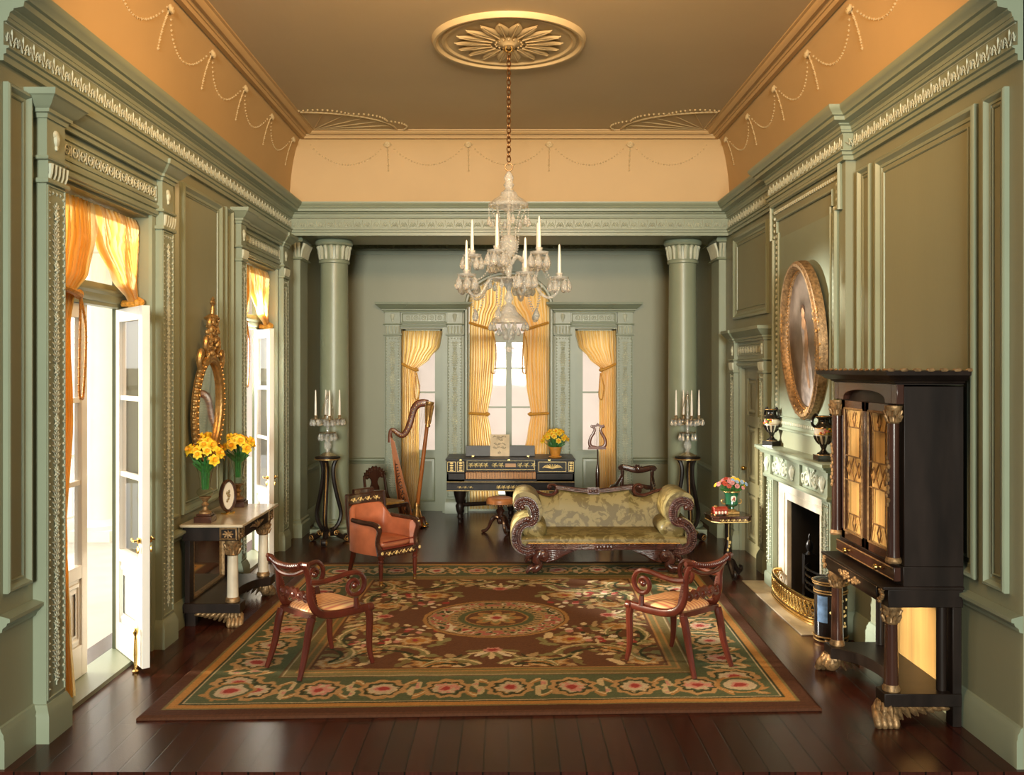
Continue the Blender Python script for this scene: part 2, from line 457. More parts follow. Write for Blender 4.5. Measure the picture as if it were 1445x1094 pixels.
def stripe_mat():
    m, t, b = base_mat('striped_silk_seat')
    tc = nd(t, 'ShaderNodeTexCoord')
    w = nd(t, 'ShaderNodeTexWave', Scale=9.5, Distortion=.4, bands_direction='X'); t.links.new(tc.outputs['Object'], w.inputs['Vector'])
    r = t.nodes.new('ShaderNodeValToRGB'); e = r.color_ramp.elements
    e[0].position = .2; e[0].color = (.70, .44, .20, 1); e[1].position = .62; e[1].color = (.60, .30, .14, 1)
    x = e.new(.9); x.color = (.46, .17, .10, 1)
    t.links.new(w.outputs['Fac'], r.inputs[0]); t.links.new(r.outputs[0], b.inputs['Base Color']); b.inputs['Roughness'].default_value = .4
    return m
M['stripe'] = stripe_mat()
def damask_mat():
    m, t, b = base_mat('green_gold_damask')
    tc = nd(t, 'ShaderNodeTexCoord')
    n = nd(t, 'ShaderNodeTexNoise', Scale=5.0, Detail=2.0); t.links.new(tc.outputs['Object'], n.inputs['Vector'])
    mxv = nd(t, 'ShaderNodeMix', data_type='RGBA'); mxv.inputs[0].default_value = .22
    t.links.new(tc.outputs['Object'], mxv.inputs[6]); t.links.new(n.outputs['Color'], mxv.inputs[7])
    v = nd(t, 'ShaderNodeTexNoise', Scale=13.0, Detail=4.0, Roughness=.6); t.links.new(mxv.outputs[2], v.inputs['Vector'])
    r = t.nodes.new('ShaderNodeValToRGB'); e = r.color_ramp.elements
    e[0].position = .47; e[0].color = (.130, .100, .034, 1); e[1].position = .53; e[1].color = (.25, .205, .085, 1)
    t.links.new(v.outputs['Fac'], r.inputs[0]); t.links.new(r.outputs[0], b.inputs['Base Color'])
    r2 = nd(t, 'ShaderNodeMapRange'); r2.inputs[3].default_value = .42; r2.inputs[4].default_value = .62
    t.links.new(r.outputs[0], r2.inputs[0]); t.links.new(r2.outputs[0], b.inputs['Roughness'])
    b.inputs['Specular IOR Level'].default_value = .3
    return m
M['damask'] = damask_mat()
def portrait_mat():
    m, t, b = base_mat('dark_oil_paint')
    tc = nd(t, 'ShaderNodeTexCoord')
    n = nd(t, 'ShaderNodeTexNoise', Scale=4.5, Detail=6.0); t.links.new(tc.outputs['Object'], n.inputs['Vector'])
    r = t.nodes.new('ShaderNodeValToRGB'); e = r.color_ramp.elements
    e[0].position = .35; e[0].color = (.045, .030, .020, 1); e[1].position = .72; e[1].color = (.20, .155, .12, 1)
    t.links.new(n.outputs['Fac'], r.inputs[0]); t.links.new(r.outputs[0], b.inputs['Base Color']); b.inputs['Roughness'].default_value = .3
    return m
M['oil'] = portrait_mat()
M['oil_skin'] = pmat('painted_skin', (.48, .27, .14), .35, var=.3, scale=14)
M['oil_dress'] = pmat('painted_grey_dress', (.34, .30, .28), .35, var=.5, scale=12)
M['oil_gown'] = pmat('painted_tan_shawl', (.34, .20, .11), .35, var=.5, scale=12)
# ------------------------------------------------------------------ room shell
Y0, YB, YA = 5.05, 11.75, 14.05            # open front, beam, alcove back wall
XL, XR, XBR = -2.80, 2.82, 2.737           # left wall, right wall, chimney breast
CEIL = 5.15
FL = frame((XL, 0, 0), (0, 1, 0), (1, 0, 0))
FR = frame((XR, 0, 0), (0, 1, 0), (-1, 0, 0))
FBR = frame((XBR, 0, 0), (0, 1, 0), (-1, 0, 0))
FB = frame((0, YA, 0), (1, 0, 0), (0, -1, 0))

b = MB(); b.box(-3.3, 3.3, Y0 - .03, YA + .3, -.2, 0); struct(b, 'floor', M['floor'])
b = MB(); b.box(-3.1, 3.1, Y0, YB + .2, CEIL, CEIL + .2); b.box(-3.1, 3.1, YB + .9, YA + .2, 4.36, 4.5)
struct(b, 'ceiling', M['ceiling'])
b = MB(); b.box(-14, 14, -16, Y0 - .05, 5.45, 5.6); struct(b, 'ceiling_sky_blocker', M['slate'])  # unseen slab added to block overhead sky light at the open front
b = MB(); b.box(-9.2, -9, -16, 4.6, -.2, 5.45); b.box(9, 9.2, -16, 4.6, -.2, 5.45); struct(b, 'wall_sky_blocker', M['slate'])   # unseen side slabs added to keep sky light out of the open front

DO = [(5.72, 7.16), (9.60, 11.05)]         # french door openings in the left wall
DH = 3.37
b = MB(FL)
w = -.28
edges = [Y0] + [x for d in DO for x in d] + [YA]
for i in range(0, len(edges), 2): b.box(edges[i], edges[i + 1], w, 0, 0, 5.3)
for d in DO: b.box(d[0], d[1], w, 0, DH, 5.3)
struct(b, 'wall_left', M['paint'])

RD = (10.10, 11.15); RDH = 2.2             # panelled door in the right wall
b = MB(FR)
b.box(Y0, 7.49, w, 0, 0, 5.3); b.box(9.57, RD[0], w, 0, 0, 5.3); b.box(RD[1], YA, w, 0, 0, 5.3); b.box(RD[0], RD[1], w, 0, RDH, 5.3)
FO = (7.98, 8.92); FH = .93                # fireplace opening in the chimney breast
pr = XR - XBR
b.box(7.49, FO[0], w, pr, 0, 4.28); b.box(FO[1], 9.57, w, pr, 0, 4.28); b.box(FO[0], FO[1], w, pr, FH, 4.28)
struct(b, 'wall_right', M['paint'])

SW = [(-1.64, -1.01), (1.01, 1.64)]        # side lights and arched centre window of the alcove
CW = .62; SH = 2.80
b = MB(FB)
b.box(-3.1, SW[0][0], w, 0, 0, 4.5); b.box(SW[0][1], -CW, w, 0, 0, 4.5); b.box(CW, SW[1][0], w, 0, 0, 4.5); b.box(SW[1][1], 3.1, w, 0, 0, 4.5)
for s in SW: b.box(s[0], s[1], w, 0, SH, 4.5)
arch = [(CW * math.cos(a), 3.15 + .47 * math.sin(a)) for a in [PI * i / 20 for i in range(21)]]
for i in range(20):
    (xa, za), (xb, zb) = arch[i], arch[i + 1]
    b.prism([(xa, za), (xa, 4.5), (xb, 4.5), (xb, zb)], w, 0)
struct(b, 'wall_back', M['paint'])

# beam over the columns, with the flat face the cove dies into
b = MB(); b.box(-2.95, 2.95, YB, YB + .95, 3.905, 5.3); struct(b, 'trim_1', M['paint'])

# cove
prof = []
for i in range(13):
    a = PI / 2 * i / 12
    prof.append((.27 * (1 - math.cos(a)) ** 1.0, 4.2 + .95 * math.sin(a)))
b = MB(); b.plan([(XR, Y0), (XR, YB), (XL, YB), (XL, Y0)], [(-.1, 4.2)] + prof + [(-.1, CEIL + .01)])
struct(b, 'trim_2', M['cove'])
# moulding between cove and ceiling
b = MB(); cpath = [(XR - .24, Y0), (XR - .24, YB - .24), (XL + .24, YB - .24), (XL + .24, Y0)]
b.plan(cpath, [(-.05, CEIL - .07), (.0, CEIL - .075), (.015, CEIL - .05), (.03, CEIL - .05), (.04, CEIL - .03), (.075, CEIL - .03), (.085, CEIL - .045), (.115, CEIL - .03), (.125, CEIL - .012), (.15, CEIL - .01), (.155, CEIL + .01), (-.05, CEIL + .01)])
struct(b, 'trim_3', M['cove'])
# main entablature and cornice, breaking round the chimney breast
wpath = [(XR, Y0), (XR, 7.49), (XBR, 7.49), (XBR, 9.57), (XR, 9.57), (XR, YB), (XL, YB), (XL, Y0)]
ent = [(-.02, 3.89), (.03, 3.89), (.03, 3.925), (.045, 3.93), (.045, 3.955), (.06, 3.96), (.06, 3.97), (.03, 3.975), (.03, 4.105), (.05, 4.11), (.055, 4.13), (.06, 4.13),
       (.065, 4.155), (.085, 4.165), (.085, 4.175), (.14, 4.185), (.145, 4.215), (.165, 4.22), (.17, 4.235), (.19, 4.25), (.205, 4.275), (.205, 4.292), (-.02, 4.292)]
b = MB(); b.plan(wpath, ent); struct(b, 'trim_4', M['trim'])
# entablature of the alcove behind the beam
b = MB(); b.plan([(XR, YB + .95), (XR, YA), (XL, YA), (XL, YB + .95), ], [(-.02, 3.93), (.03, 3.93), (.03, 3.99), (.045, 4.0), (.045, 4.11), (.07, 4.12), (.07, 4.16), (.16, 4.18), (.19, 4.26), (.19, 4.38), (-.02, 4.38)])
struct(b, 'trim_5', M['trim'])

def motif(b, Mx, w=.17, h=.125):
    """palmette with two scrolls, in relief on a frieze; centred on x, z from 0"""
    for k, a in enumerate((-62, -34, 0, 34, 62)):
        a = math.radians(a); L = h * (.80 if k == 2 else .68)
        A = Mx @ T(0, 0, h * .12) @ R(a, 'Y')
        b.add([(-.003, .001, L * .25), (0, .007, L * .3), (.003, .001, L * .25), (-.0055, .001, L * .75), (0, .009, L * .78), (.0055, .001, L * .75), (0, .004, L)],
              [(0, 1, 4, 3), (1, 2, 5, 4), (3, 4, 6), (4, 5, 6)], A)
    for s in (-1, 1):
        P = [(s * (.012 + w * .38 * t + .0), .006, h * (.10 + .32 * math.sin(t * PI * .9))) for t in (0, .25, .5, .75, 1)]
        P += [(s * w * .44, .006, h * .5), (s * w * .38, .006, h * .62), (s * w * .3, .006, h * .55)]
        b.tube(P, .0042, n=4, N=(0, 1, 0), M=Mx)
    b.ball((w * .5, .004, h * .5), .007, M=Mx)
def frieze(b, F, u0, u1, z, n, w=.118, h=.122):
    for q in (.0, h + .004): b.tube([(u0, n + .003, z + q - .002), (u1, n + .003, z + q - .002)], .0035, n=4, M=F)
    k = max(1, round((u1 - u0) / w)); s = (u1 - u0) / k
    for i in range(k): motif(b, F @ T(u0 + (i + .5) * s, n, z), s, h)
b = MB()
frieze(b, FL, Y0 + .02, YB - .05, 3.978, .03); frieze(b, FR, Y0 + .02, 7.44, 3.978, .03); frieze(b, FBR, 7.47, 9.59, 3.978, .03); frieze(b, FR, 9.6, YB - .05, 3.978, .03)
frieze(b, frame((0, YB, 0), (1, 0, 0), (0, -1, 0)), -2.74, 2.76, 3.978, .03)
motif(b, frame((XR - .03, 7.44, 3.978), (1, 0, 0), (0, -1, 0)), .08)
struct(b, 'trim_6', M['relief'])
b = MB(); frieze(b, FB, -2.75, 2.75, 4.0, .045, h=.105)
struct(b, 'trim_7', M['trim'])

# garlands on the cove
def cove_pt(t):
    a = PI / 2 * t; return (.27 * (1 - math.cos(a)), 4.2 + .95 * math.sin(a))
b = MB()
def cove_bead(F, u, t, r):
    o, z = cove_pt(t); b.ball(tuple(F @ Vector((u, o + .004, z))), r)
FE = frame((0, YB, 0), (1, 0, 0), (0, -1, 0))
def garland(F, ua, ub, ta=.66, drop=.42):
    n = 26
    for i in range(n + 1):
        s = i / n; u = ua + (ub - ua) * s; t = ta - (ta - drop) * (1 - (2 * s - 1) ** 2) ** .75
        cove_bead(F, u, t, .013 if i % 2 else .010)
def drop_string(F, u):
    o, z = cove_pt(.66); b.lathe([(.001, 0), (.035, .005), (.045, .02), (.03, .035), (.015, .03), (.001, .04)], 8, F @ T(u, o, z) @ R(-PI / 2 * .8, 'X'))
    for i in range(16): cove_bead(F, u, .64 - i * .0185, .011 if i % 3 else .015)
us = [-2.55 + 1.028 * i * .992 for i in range(6)]
for i in range(5): garland(FE, us[i] + .05, us[i + 1] - .05)
for u in us[1:-1]: drop_string(FE, u)
for F in (FL, FR):
    for k in range(6):
        u = 11.35 - 1.03 * k; drop_string(F, u); 
        garland(F, u - .98, u - .05)
struct(b, 'trim_8', M['plaster'])

# corner fan ornaments on the ceiling
b = MB()
for sx in (-1, 1):
    cx = sx * (2.80 - .24 - .16); cy = YB - .40
    for rr, rad in ((1.02, .012), (.97, .006)):
        P = [(cx - sx * rr * math.cos(a), cy - rr * .75 * math.sin(a), CEIL - .004) for a in [PI / 2 * i / 14 for i in range(15)]]
        b.tube(P, rad, n=5)
    for i in range(7):
        a = PI / 2 * i / 6; b.tube([(cx, cy, CEIL - .003), (cx - sx * .97 * math.cos(a), cy - .73 * math.sin(a), CEIL - .003)], .007, n=4)
    for i in range(34):
        a = PI / 2 * i / 33; rr = 1.10 + .09 * abs(math.sin(a * 6))
        b.ball((cx - sx * rr * math.cos(a), cy - rr * .75 * math.sin(a), CEIL - .008), .016)
struct(b, 'trim_9', M['plaster'])

# ceiling rose
rose = thing('ceiling_rose', 'round moulded plaster rose with radiating leaves above the chandelier chain', 'ceiling rose', (0, 8.29, CEIL))
b = MB(); b.lathe([(.001, -.012), (.50, -.010), (.56, -.014), (.575, -.03), (.60, -.03), (.612, -.016), (.635, -.02), (.655, -.045), (.675, -.045), (.69, -.02), (.695, 0)], 64)
b.build('rim', M['plaster'], rose)
b = MB()
for k in range(18):
    A = R(2 * PI * k / 18)
    def leaf(u, v, k=k):
        wv = .062 * math.sin(PI * min(1, v * .92 + .08)) * (1 + .12 * math.sin(v * 38)); x = (u - .5) * 2
        return (.17 + .32 * v, x * wv, -.014 - .018 * (1 - x * x) * math.sin(PI * v) ** .6 - .012 * abs(math.sin(x * 2.6)))
    b.sheet(leaf, 8, 12, A); b.tube([(.16, 0, -.035), (.47, 0, -.03)], .008, n=5, M=A)
b.build('leaf_ring', M['plaster'], rose)
b = MB(); b.lathe([(.001, -.055), (.05, -.055), (.07, -.04), (.11, -.03), (.13, -.012)], 24)
for k in range(16): b.ball((.12 * math.cos(2 * PI * k / 16), .12 * math.sin(2 * PI * k / 16), -.03), .014)
b.build('boss', M['plaster'], rose)

# wall panels, dado, baseboards
PAN = [(0, 0), (0, .028), (.012, .036), (.03, .036), (.042, .022), (.055, .010), (.075, .008), (.08, .0)]
PAN2 = [(0, 0), (0, .006), (.006, .012), (.012, .006), (.013, 0)]
b = MB(FL)
pans = [(5.10, 5.36), (7.56, 7.74), (7.85, 8.93), (9.04, 9.28)]
for (a, c) in pans: b.rect(a, c, .95, 3.79, PAN if c - a > .3 else [(o * .7, h) for o, h in PAN]); b.rect(a + .085, c - .085, 1.035, 3.705, PAN2) if c - a > .3 else b.rect(a + .055, c - .055, 1.0, 3.74, PAN2)
struct(b, 'trim_10', M['trim'])
b = MB(FR)
for (a, c) in [(5.19, 5.43), (5.53, 7.03), (7.13, 7.39)]:
    b.rect(a, c, .93, 3.79, PAN if c - a > .4 else [(o * .7, h) for o, h in PAN])
    d = .11 if c - a > .4 else .07
    b.rect(a + d, c - d, .93 + d, 3.79 - d, PAN2)
b.rect(9.98, 11.48, 2.80, 3.82, PAN); b.rect(10.09, 11.37, 2.91, 3.71, PAN2)
struct(b, 'trim_11', M['trim'])
DADO = [(0, .745), (.02, .75), (.025, .77), (.045, .785), (.05, .80), (.065, .805), (.065, .825), (.03, .835), (.01, .84), (0, .84)]
BASE = [(0, 0), (.035, 0), (.035, .155), (.03, .165), (.03, .185), (.018, .205), (.012, .222), (0, .228)]
b = MB()
segs_l = [(YB + .26, 5.0)]
def run(F, a, c, prof): b.plan([(c, 0), (a, 0)], [(-o, z) for o, z in prof], M=F)
for (a, c) in ((Y0, 5.42), (7.47, 9.35), (12.42, YA)): run(FL, a, c, DADO)
for (a, c) in ((Y0, 7.49), (12.42, YA)): run(FR, a, c, DADO)
for (a, c) in ((-2.8, -1.89), (1.89, 2.82)): run(FB, a, c, DADO)
struct(b, 'trim_12', M['trim'])
b = MB()
for (a, c) in ((Y0, 5.42), (7.47, 9.35), (12.3, YA)): run(FL, a, c, BASE)
struct(b, 'baseboard_left', M['trim'])
b = MB(); b.plan([(XR, Y0), (XR, 7.49), (XBR, 7.49), (XBR, 7.56)], BASE); run(FR, 9.57, 9.86, BASE); run(FR, 11.42, 11.97, BASE); run(FR, 12.3, YA, BASE)
struct(b, 'baseboard_right', M['trim'])
b = MB()
for (a, c) in ((-2.8, -1.89), (1.89, 2.82)): run(FB, a, c, BASE)
struct(b, 'baseboard_back', M['trim'])

# ------------------------------------------------------------------ pilastered surrounds of doors and windows
def pil_ornament(r, F, ua, ub, n, z0, z1, sp=.045):
    """bead borders and a candelabra of leaves in low relief"""
    z = z0
    while z < z1:
        for u in (ua + .028, ub - .028): r.ball((u, n + .002, z), .0115, M=F)
        z += sp
    u = ua + .028
    while u < ub - .03: r.ball((u, n + .002, z1), .0115, M=F); u += sp
    c = (ua + ub) / 2; hw = (ub - ua) / 2 - .045; z = z0 + .03; i = 0
    LV = [(0, .001, 0), (-.28, .004, .45), (0, .010, .5), (.28, .004, .45), (0, .002, 1.0)]; LF = [(0, 2, 1), (0, 3, 2), (1, 2, 4), (2, 3, 4)]
    r.tube([(c, n + .003, z0), (c, n + .003, z1 - .05)], .004, n=4, M=F)
    while z < z1 - .07:
        k = i % 9
        w_ = hw * (.45 + .55 * abs(math.sin(i * PI / 9)))
        for sg in (-1, 1):
            for (a_, L_) in ((70, .9), (38, .8)):
                r.add([(x * w_ * .55, y, q * w_ * L_) for x, y, q in LV], LF, F @ T(c, n, z) @ R(sg * math.radians(a_), 'Y'))
        if k == 0:
            for q in range(6): r.add([(x * .035, y * 1.3, w2 * .038) for x, y, w2 in LV], LF, F @ T(c, n + .002, z + .02) @ R(q * PI / 3, 'Y'))
            r.ball((c, n + .008, z + .02), .011, M=F)
        z += .034; i += 1
def surround(F, ps, o, zc, zcap, zhead, zcrown, crown_over, proj=.08, plinth=.21, frieze_w=.11, k=1.0):
    """ps: two pilaster spans; o: opening span"""
    s = MB(F); r = MB(F)
    for (a, c) in ps:
        s.box(a, c, 0, proj, plinth, zc)
        s.plan([(a, 0), (a, proj), (c, proj), (c, 0)], [(0, 0), (.03, 0), (.03, plinth - .05), (.018, plinth - .02), (.006, plinth + .01), (0, plinth + .012)])
        # raised border on the shaft
        s.rect(a + .008, c - .008, plinth + .03, zc - .02, [(0, 0.0), (0, .006), (.008, .008), (.012, 0)], M=T(0, proj, 0))
        pil_ornament(r, Matrix.Identity(4), a, c, proj, plinth + .09, zc - .06)
        # capital: two fillets and upright flutes
        s.box(a + .01, c - .01, 0, proj + .005, zc, zcap)
        for zz, hh in ((zc - .015, .03), (zcap - .012, .024)):
            s.plan([(a, 0), (a, proj), (c, proj), (c, 0)], [(0, zz), (.018, zz + .004), (.022, zz + hh * .5), (.018, zz + hh), (0, zz + hh)])
        m = 5
        for i in range(m):
            u = a + (c - a) * (i + .5) / m
            r.tube([(u, proj + .006, zc + .02), (u, proj + .014, zc + .05), (u, proj + .016, zcap - .03)], [.010, .013, .016], n=6)
        # block with a mask over the pilaster
        s.box(a + .005, c - .005, 0, proj, zcap, zcrown - .13)
        cu = (a + c) / 2; zz = (zcap + zcrown - .14) / 2
        r.ell((cu, proj, zz + .01), (.028, .022, .045), 8, 6); r.ell((cu, proj, zz + .035), (.036, .016, .03), 8, 5); r.ell((cu, proj, zz - .04), (.016, .014, .02), 6, 4)
    # frieze board and architrave over the opening
    a, c = ps[0][1], ps[1][0]
    s.box(a, c, 0, proj * .45, zhead + .02, zcrown - .1)
    for q in (0, 1): s.plan([(a, proj * .45), (c, proj * .45)], [(0, zhead + .03 + q * .045), (.014, zhead + .035 + q * .045), (.018, zhead + .06 + q * .045), (0, zhead + .065 + q * .045)])
    fz = (zcap + .02 + zcrown - .15) / 2
    s.rect(a + .02, c - .02, fz - frieze_w * .62, fz + frieze_w * .62, [(0, 0), (0, .008), (.01, .012), (.014, 0)], M=T(0, proj * .45, 0))
    u = a + .08
    st = .105
    cnt = max(2, int((c - a - .1) / st)); st = (c - a - .1) / cnt
    for i in range(cnt):
        u = a + .05 + (i + .5) * st
        P = [(u + .03 * math.cos(t), proj * .45 + .006, fz + .03 * math.sin(t)) for t in [2 * PI * q / 10 for q in range(10)]]
        r.tube(P, .0055, n=4, N=(0, 1, 0), closed=True); r.ball((u, proj * .45 + .004, fz), .012)
        r.tube([(u + st / 2, proj * .45 + .005, fz - .035), (u + st / 2, proj * .45 + .005, fz + .035)], .005, n=4)
        for dz in (-.03, .03): r.ball((u + st / 2, proj * .45 + .005, fz + dz), .01)
    # crown with returns
    A0, A1 = ps[0][0], ps[1][1]
    z = zcrown
    cr = [(-.01, z - .15), (.01, z - .15), (.015, z - .125), (.03, z - .12), (.032, z - .10), (.055, z - .085), (.085, z - .045), (.09, z - .04), (.10, z - .035), (.105, z), (-.01, z)]
    s.plan([(A0, -.01), (A0, proj), (ps[0][1], proj), (ps[0][1], proj * .75), (ps[1][0], proj * .75), (ps[1][0], proj), (A1, proj), (A1, -.01)], [(o * crown_over, q) for o, q in cr])
    s.box(A0, A1, 0, proj * .75, z - .14, z - .005)
    # plain casing next to the opening
    for (e0, e1) in ((ps[0][1], o[0]), (o[1], ps[1][0])):
        if e1 - e0 > .005: s.box(e0, e1, 0, proj * .35, 0, zhead + .03)
    return s, r
n_trim = 13
DP = [((5.42, 5.65), (7.23, 7.47)), ((9.36, 9.55), (11.11, 11.36))]
for d, p in zip(DO, DP):
    s, r = surround(FL, p, d, 3.305, 3.44, DH, 3.825, 1.0)
    struct(s, 'trim_%d' % n_trim, M['trim']); struct(r, 'trim_%d' % (n_trim + 1), M['relief']); n_trim += 2
for d, p in ((SW[0], ((-1.885, -1.645), (-.94, -.70))), (SW[1], ((.70, .94), (1.645, 1.885)))):
    s, r = surround(FB, p, d, 2.715, 2.87, SH, 3.20, 1.3, proj=.07)
    struct(s, 'trim_%d' % n_trim, M['trim']); struct(r, 'trim_%d' % (n_trim + 1), M['relief']); n_trim += 2
s, r = surround(FR, ((9.885, 10.06), (11.20, 11.38)), RD, 2.16, 2.30, RDH, 2.66, 1.0, proj=.08)
struct(s, 'trim_%d' % n_trim, M['trim']); struct(r, 'trim_%d' % (n_trim + 1), M['relief']); n_trim += 2
# architrave round the arched centre window
b = MB(FB)
P = [(-CW - .03, 0, 0), (-CW - .03, 0, 1.5), (-CW - .03, 0, 3.15)] + [((CW + .03) * math.cos(a), 0, 3.15 + .50 * math.sin(a)) for a in [PI - PI * i / 20 for i in range(1, 20)]] + [(CW + .03, 0, 3.15), (CW + .03, 0, 0)]
b.tube(P, .03, n=6, N=(0, 1, 0)); struct(b, 'trim_%d' % n_trim, M['trim']); n_trim += 1

# antae on the side walls behind the columns, and shallow pilasters of the chimney breast
s = MB(); r = MB()
for F in (FL, FR):
    s.box(11.97, 12.40, 0, .09, 0, 3.905, M=F)
    s.plan([(11.97, 0), (11.97, .09), (12.40, .09), (12.40, 0)], [(0, 0), (.03, 0), (.03, .17), (.015, .19), (.02, .22), (.0, .235)], M=F)
    for zz, hh in ((3.61, .03), (3.84, .06)):
        s.plan([(11.97, 0), (11.97, .09), (12.40, .09), (12.40, 0)], [(0, zz), (.03, zz + .005), (.04, zz + hh * .5), (.03, zz + hh), (0, zz + hh)], M=F)
    for i in range(8):
        u = 11.97 + .43 * (i + .5) / 8
        r.tube([(u, .095, 3.65), (u, .11, 3.74), (u, .14, 3.83)], [.012, .018, .026], n=6, M=F)
    for i in range(2):
        nn = .03 + .045 * i
        r.tube([(11.965, nn, 3.65), (11.95, nn, 3.74), (11.925, nn, 3.83)], [.010, .016, .024], n=6, M=F)
struct(s, 'trim_%d' % n_trim, M['trim']); struct(r, 'trim_%d' % (n_trim + 1), M['relief']); n_trim += 2

# columns
def column(x, label):
    t = thing('column', label, 'column', (x, 12.27, 0))
    b = MB(); b.box(-.27, .27, -.27, .27, 0, .10); b.lathe([(.25, .10), (.27, .125), (.25, .16), (.225, .165), (.225, .18), (.235, .195), (.22, .215), (.195, .22)], 40)
    b.build('base', M['trim'], t, bevel=.006)
    prof = [(.195, .22), (.192, .3)] + [(.192 - .012 * ((z - .9) / 2.7) ** 1.5 if z > .9 else .192, z) for z in (.6, .9, 1.5, 2.1, 2.7, 3.3, 3.6)]
    b = MB(); b.lathe(prof, 48); b.build('shaft', M['trim'], t)
    b = MB(); b.lathe([(.18, 3.585), (.20, 3.59), (.205, 3.61), (.20, 3.63), (.185, 3.635), (.185, 3.80), (.19, 3.815), (.235, 3.83), (.25, 3.855), (.245, 3.885), (.22, 3.905)], 40)
    c = b.build('capital', M['trim'], t)
    b = MB()
    for k in range(16):
        a = 2 * PI * k / 16
        b.tube([(.188, 0, 3.64), (.195, 0, 3.72), (.20, 0, 3.78), (.222, 0, 3.815)], [.016, .021, .024, .018], n=6, flat=1.2, M=R(a))
    b.build('leaves', M['relief'], c)
column(-2.325, 'left sage green round column behind the left candelabra stand')
column(2.315, 'right sage green round column behind the right candelabra stand')

# ------------------------------------------------------------------ overmantel frame (crossetted bead moulding)
b = MB(FBR); r = MB(FBR)
ox0, ox1, oz0, oz1 = 7.60, 9.50, 1.60, 3.87
out = [(ox0 + .05, oz0), (ox0 + .05, oz1 - .36), (ox0 - .03, oz1 - .36), (ox0 - .03, oz1), (ox1 + .03, oz1), (ox1 + .03, oz1 - .36), (ox1 - .05, oz1 - .36), (ox1 - .05, oz0)]
inn_path = [(x, z) for x, z in out]
def path_tube(mb, P, rad, n, dx=0):
    mb.tube([(x, n, z) for x, z in P], rad, n=6, N=(0, 1, 0), closed=True)
b.box(ox0 + .05, ox1 - .05, 0, .008, oz0, oz1 - .36)
path_tube(b, out, .022, .02)
inr = [(ox0 + .20, oz0 + .12), (ox0 + .20, oz1 - .30), (ox0 + .15, oz1 - .30), (ox0 + .15, oz1 - .17), (ox1 - .15, oz1 - .17), (ox1 - .15, oz1 - .30), (ox1 - .20, oz1 - .30), (ox1 - .20, oz0 + .12)]
path_tube(b, inr, .014, .012)
struct(b, 'trim_%d' % n_trim, M['trim']); n_trim += 1
P = [(ox0 + .12, oz0 + .06), (ox0 + .12, oz1 - .33), (ox0 + .05, oz1 - .33), (ox0 + .05, oz1 - .08), (ox1 - .05, oz1 - .08), (ox1 - .05, oz1 - .33), (ox1 - .12, oz1 - .33), (ox1 - .12, oz0 + .06), (ox0 + .12, oz0 + .06)]
for (p, q) in zip(P[:-1], P[1:]):
    L = math.dist(p, q); k = max(1, int(L / .055))
    for i in range(k):
        t = i / k; u, z = p[0] + (q[0] - p[0]) * t, p[1] + (q[1] - p[1]) * t
        r.ell((u, .008, z), (.020, .016, .020), 6, 4)
struct(r, 'trim_%d' % n_trim, M['relief']); n_trim += 1

# ------------------------------------------------------------------ doors
def leaf(F, wd, h, m, th=.055, panel_h=.78, rails=2, parent=None, name='leaf', glass=True):
    """glazed leaf; local x from the hinge 0..wd, y 0..th, z 0..h"""
    b = MB(F); st = .085
    b.box(0, st, 0, th, 0, h); b.box(wd - st, wd, 0, th, 0, h)
    b.box(st, wd - st, 0, th, 0, .22); b.box(st, wd - st, 0, th, h - .10, h); b.box(st, wd - st, 0, th, panel_h - .09, panel_h)
    zs = [panel_h + (h - .1 - panel_h) * (i + 1) / (rails + 1) for i in range(rails)]
    for z in zs: b.box(st, wd - st, .01, th - .01, z - .018, z + .018)
    b.box(st, wd - st, .015, th - .015, .22, panel_h - .09)
    for sg in (0, 1):
        A = T(0, th - .015, 0) if sg else T(0, .015, 0) @ S(1, -1, 1)
        b.rect(st + .03, wd - st - .03, .25, panel_h - .12, [(0, 0), (0, .010), (.02, .016), (.03, .004), (.05, .012), (.06, .012)], M=A)
    o = struct(b, name, m, parent, bevel=.003)
    if glass:
        for (z0, z1) in zip([panel_h] + zs, zs + [h - .1]):
            g = MB(F); g.box(st, wd - st, th / 2 - .003, th / 2 + .003, z0 + (0 if z0 == panel_h else .018), z1 - (.018 if z1 != h - .1 else 0))
            g.build('glass_pane', M['pane'], o)
    return o
k = 1
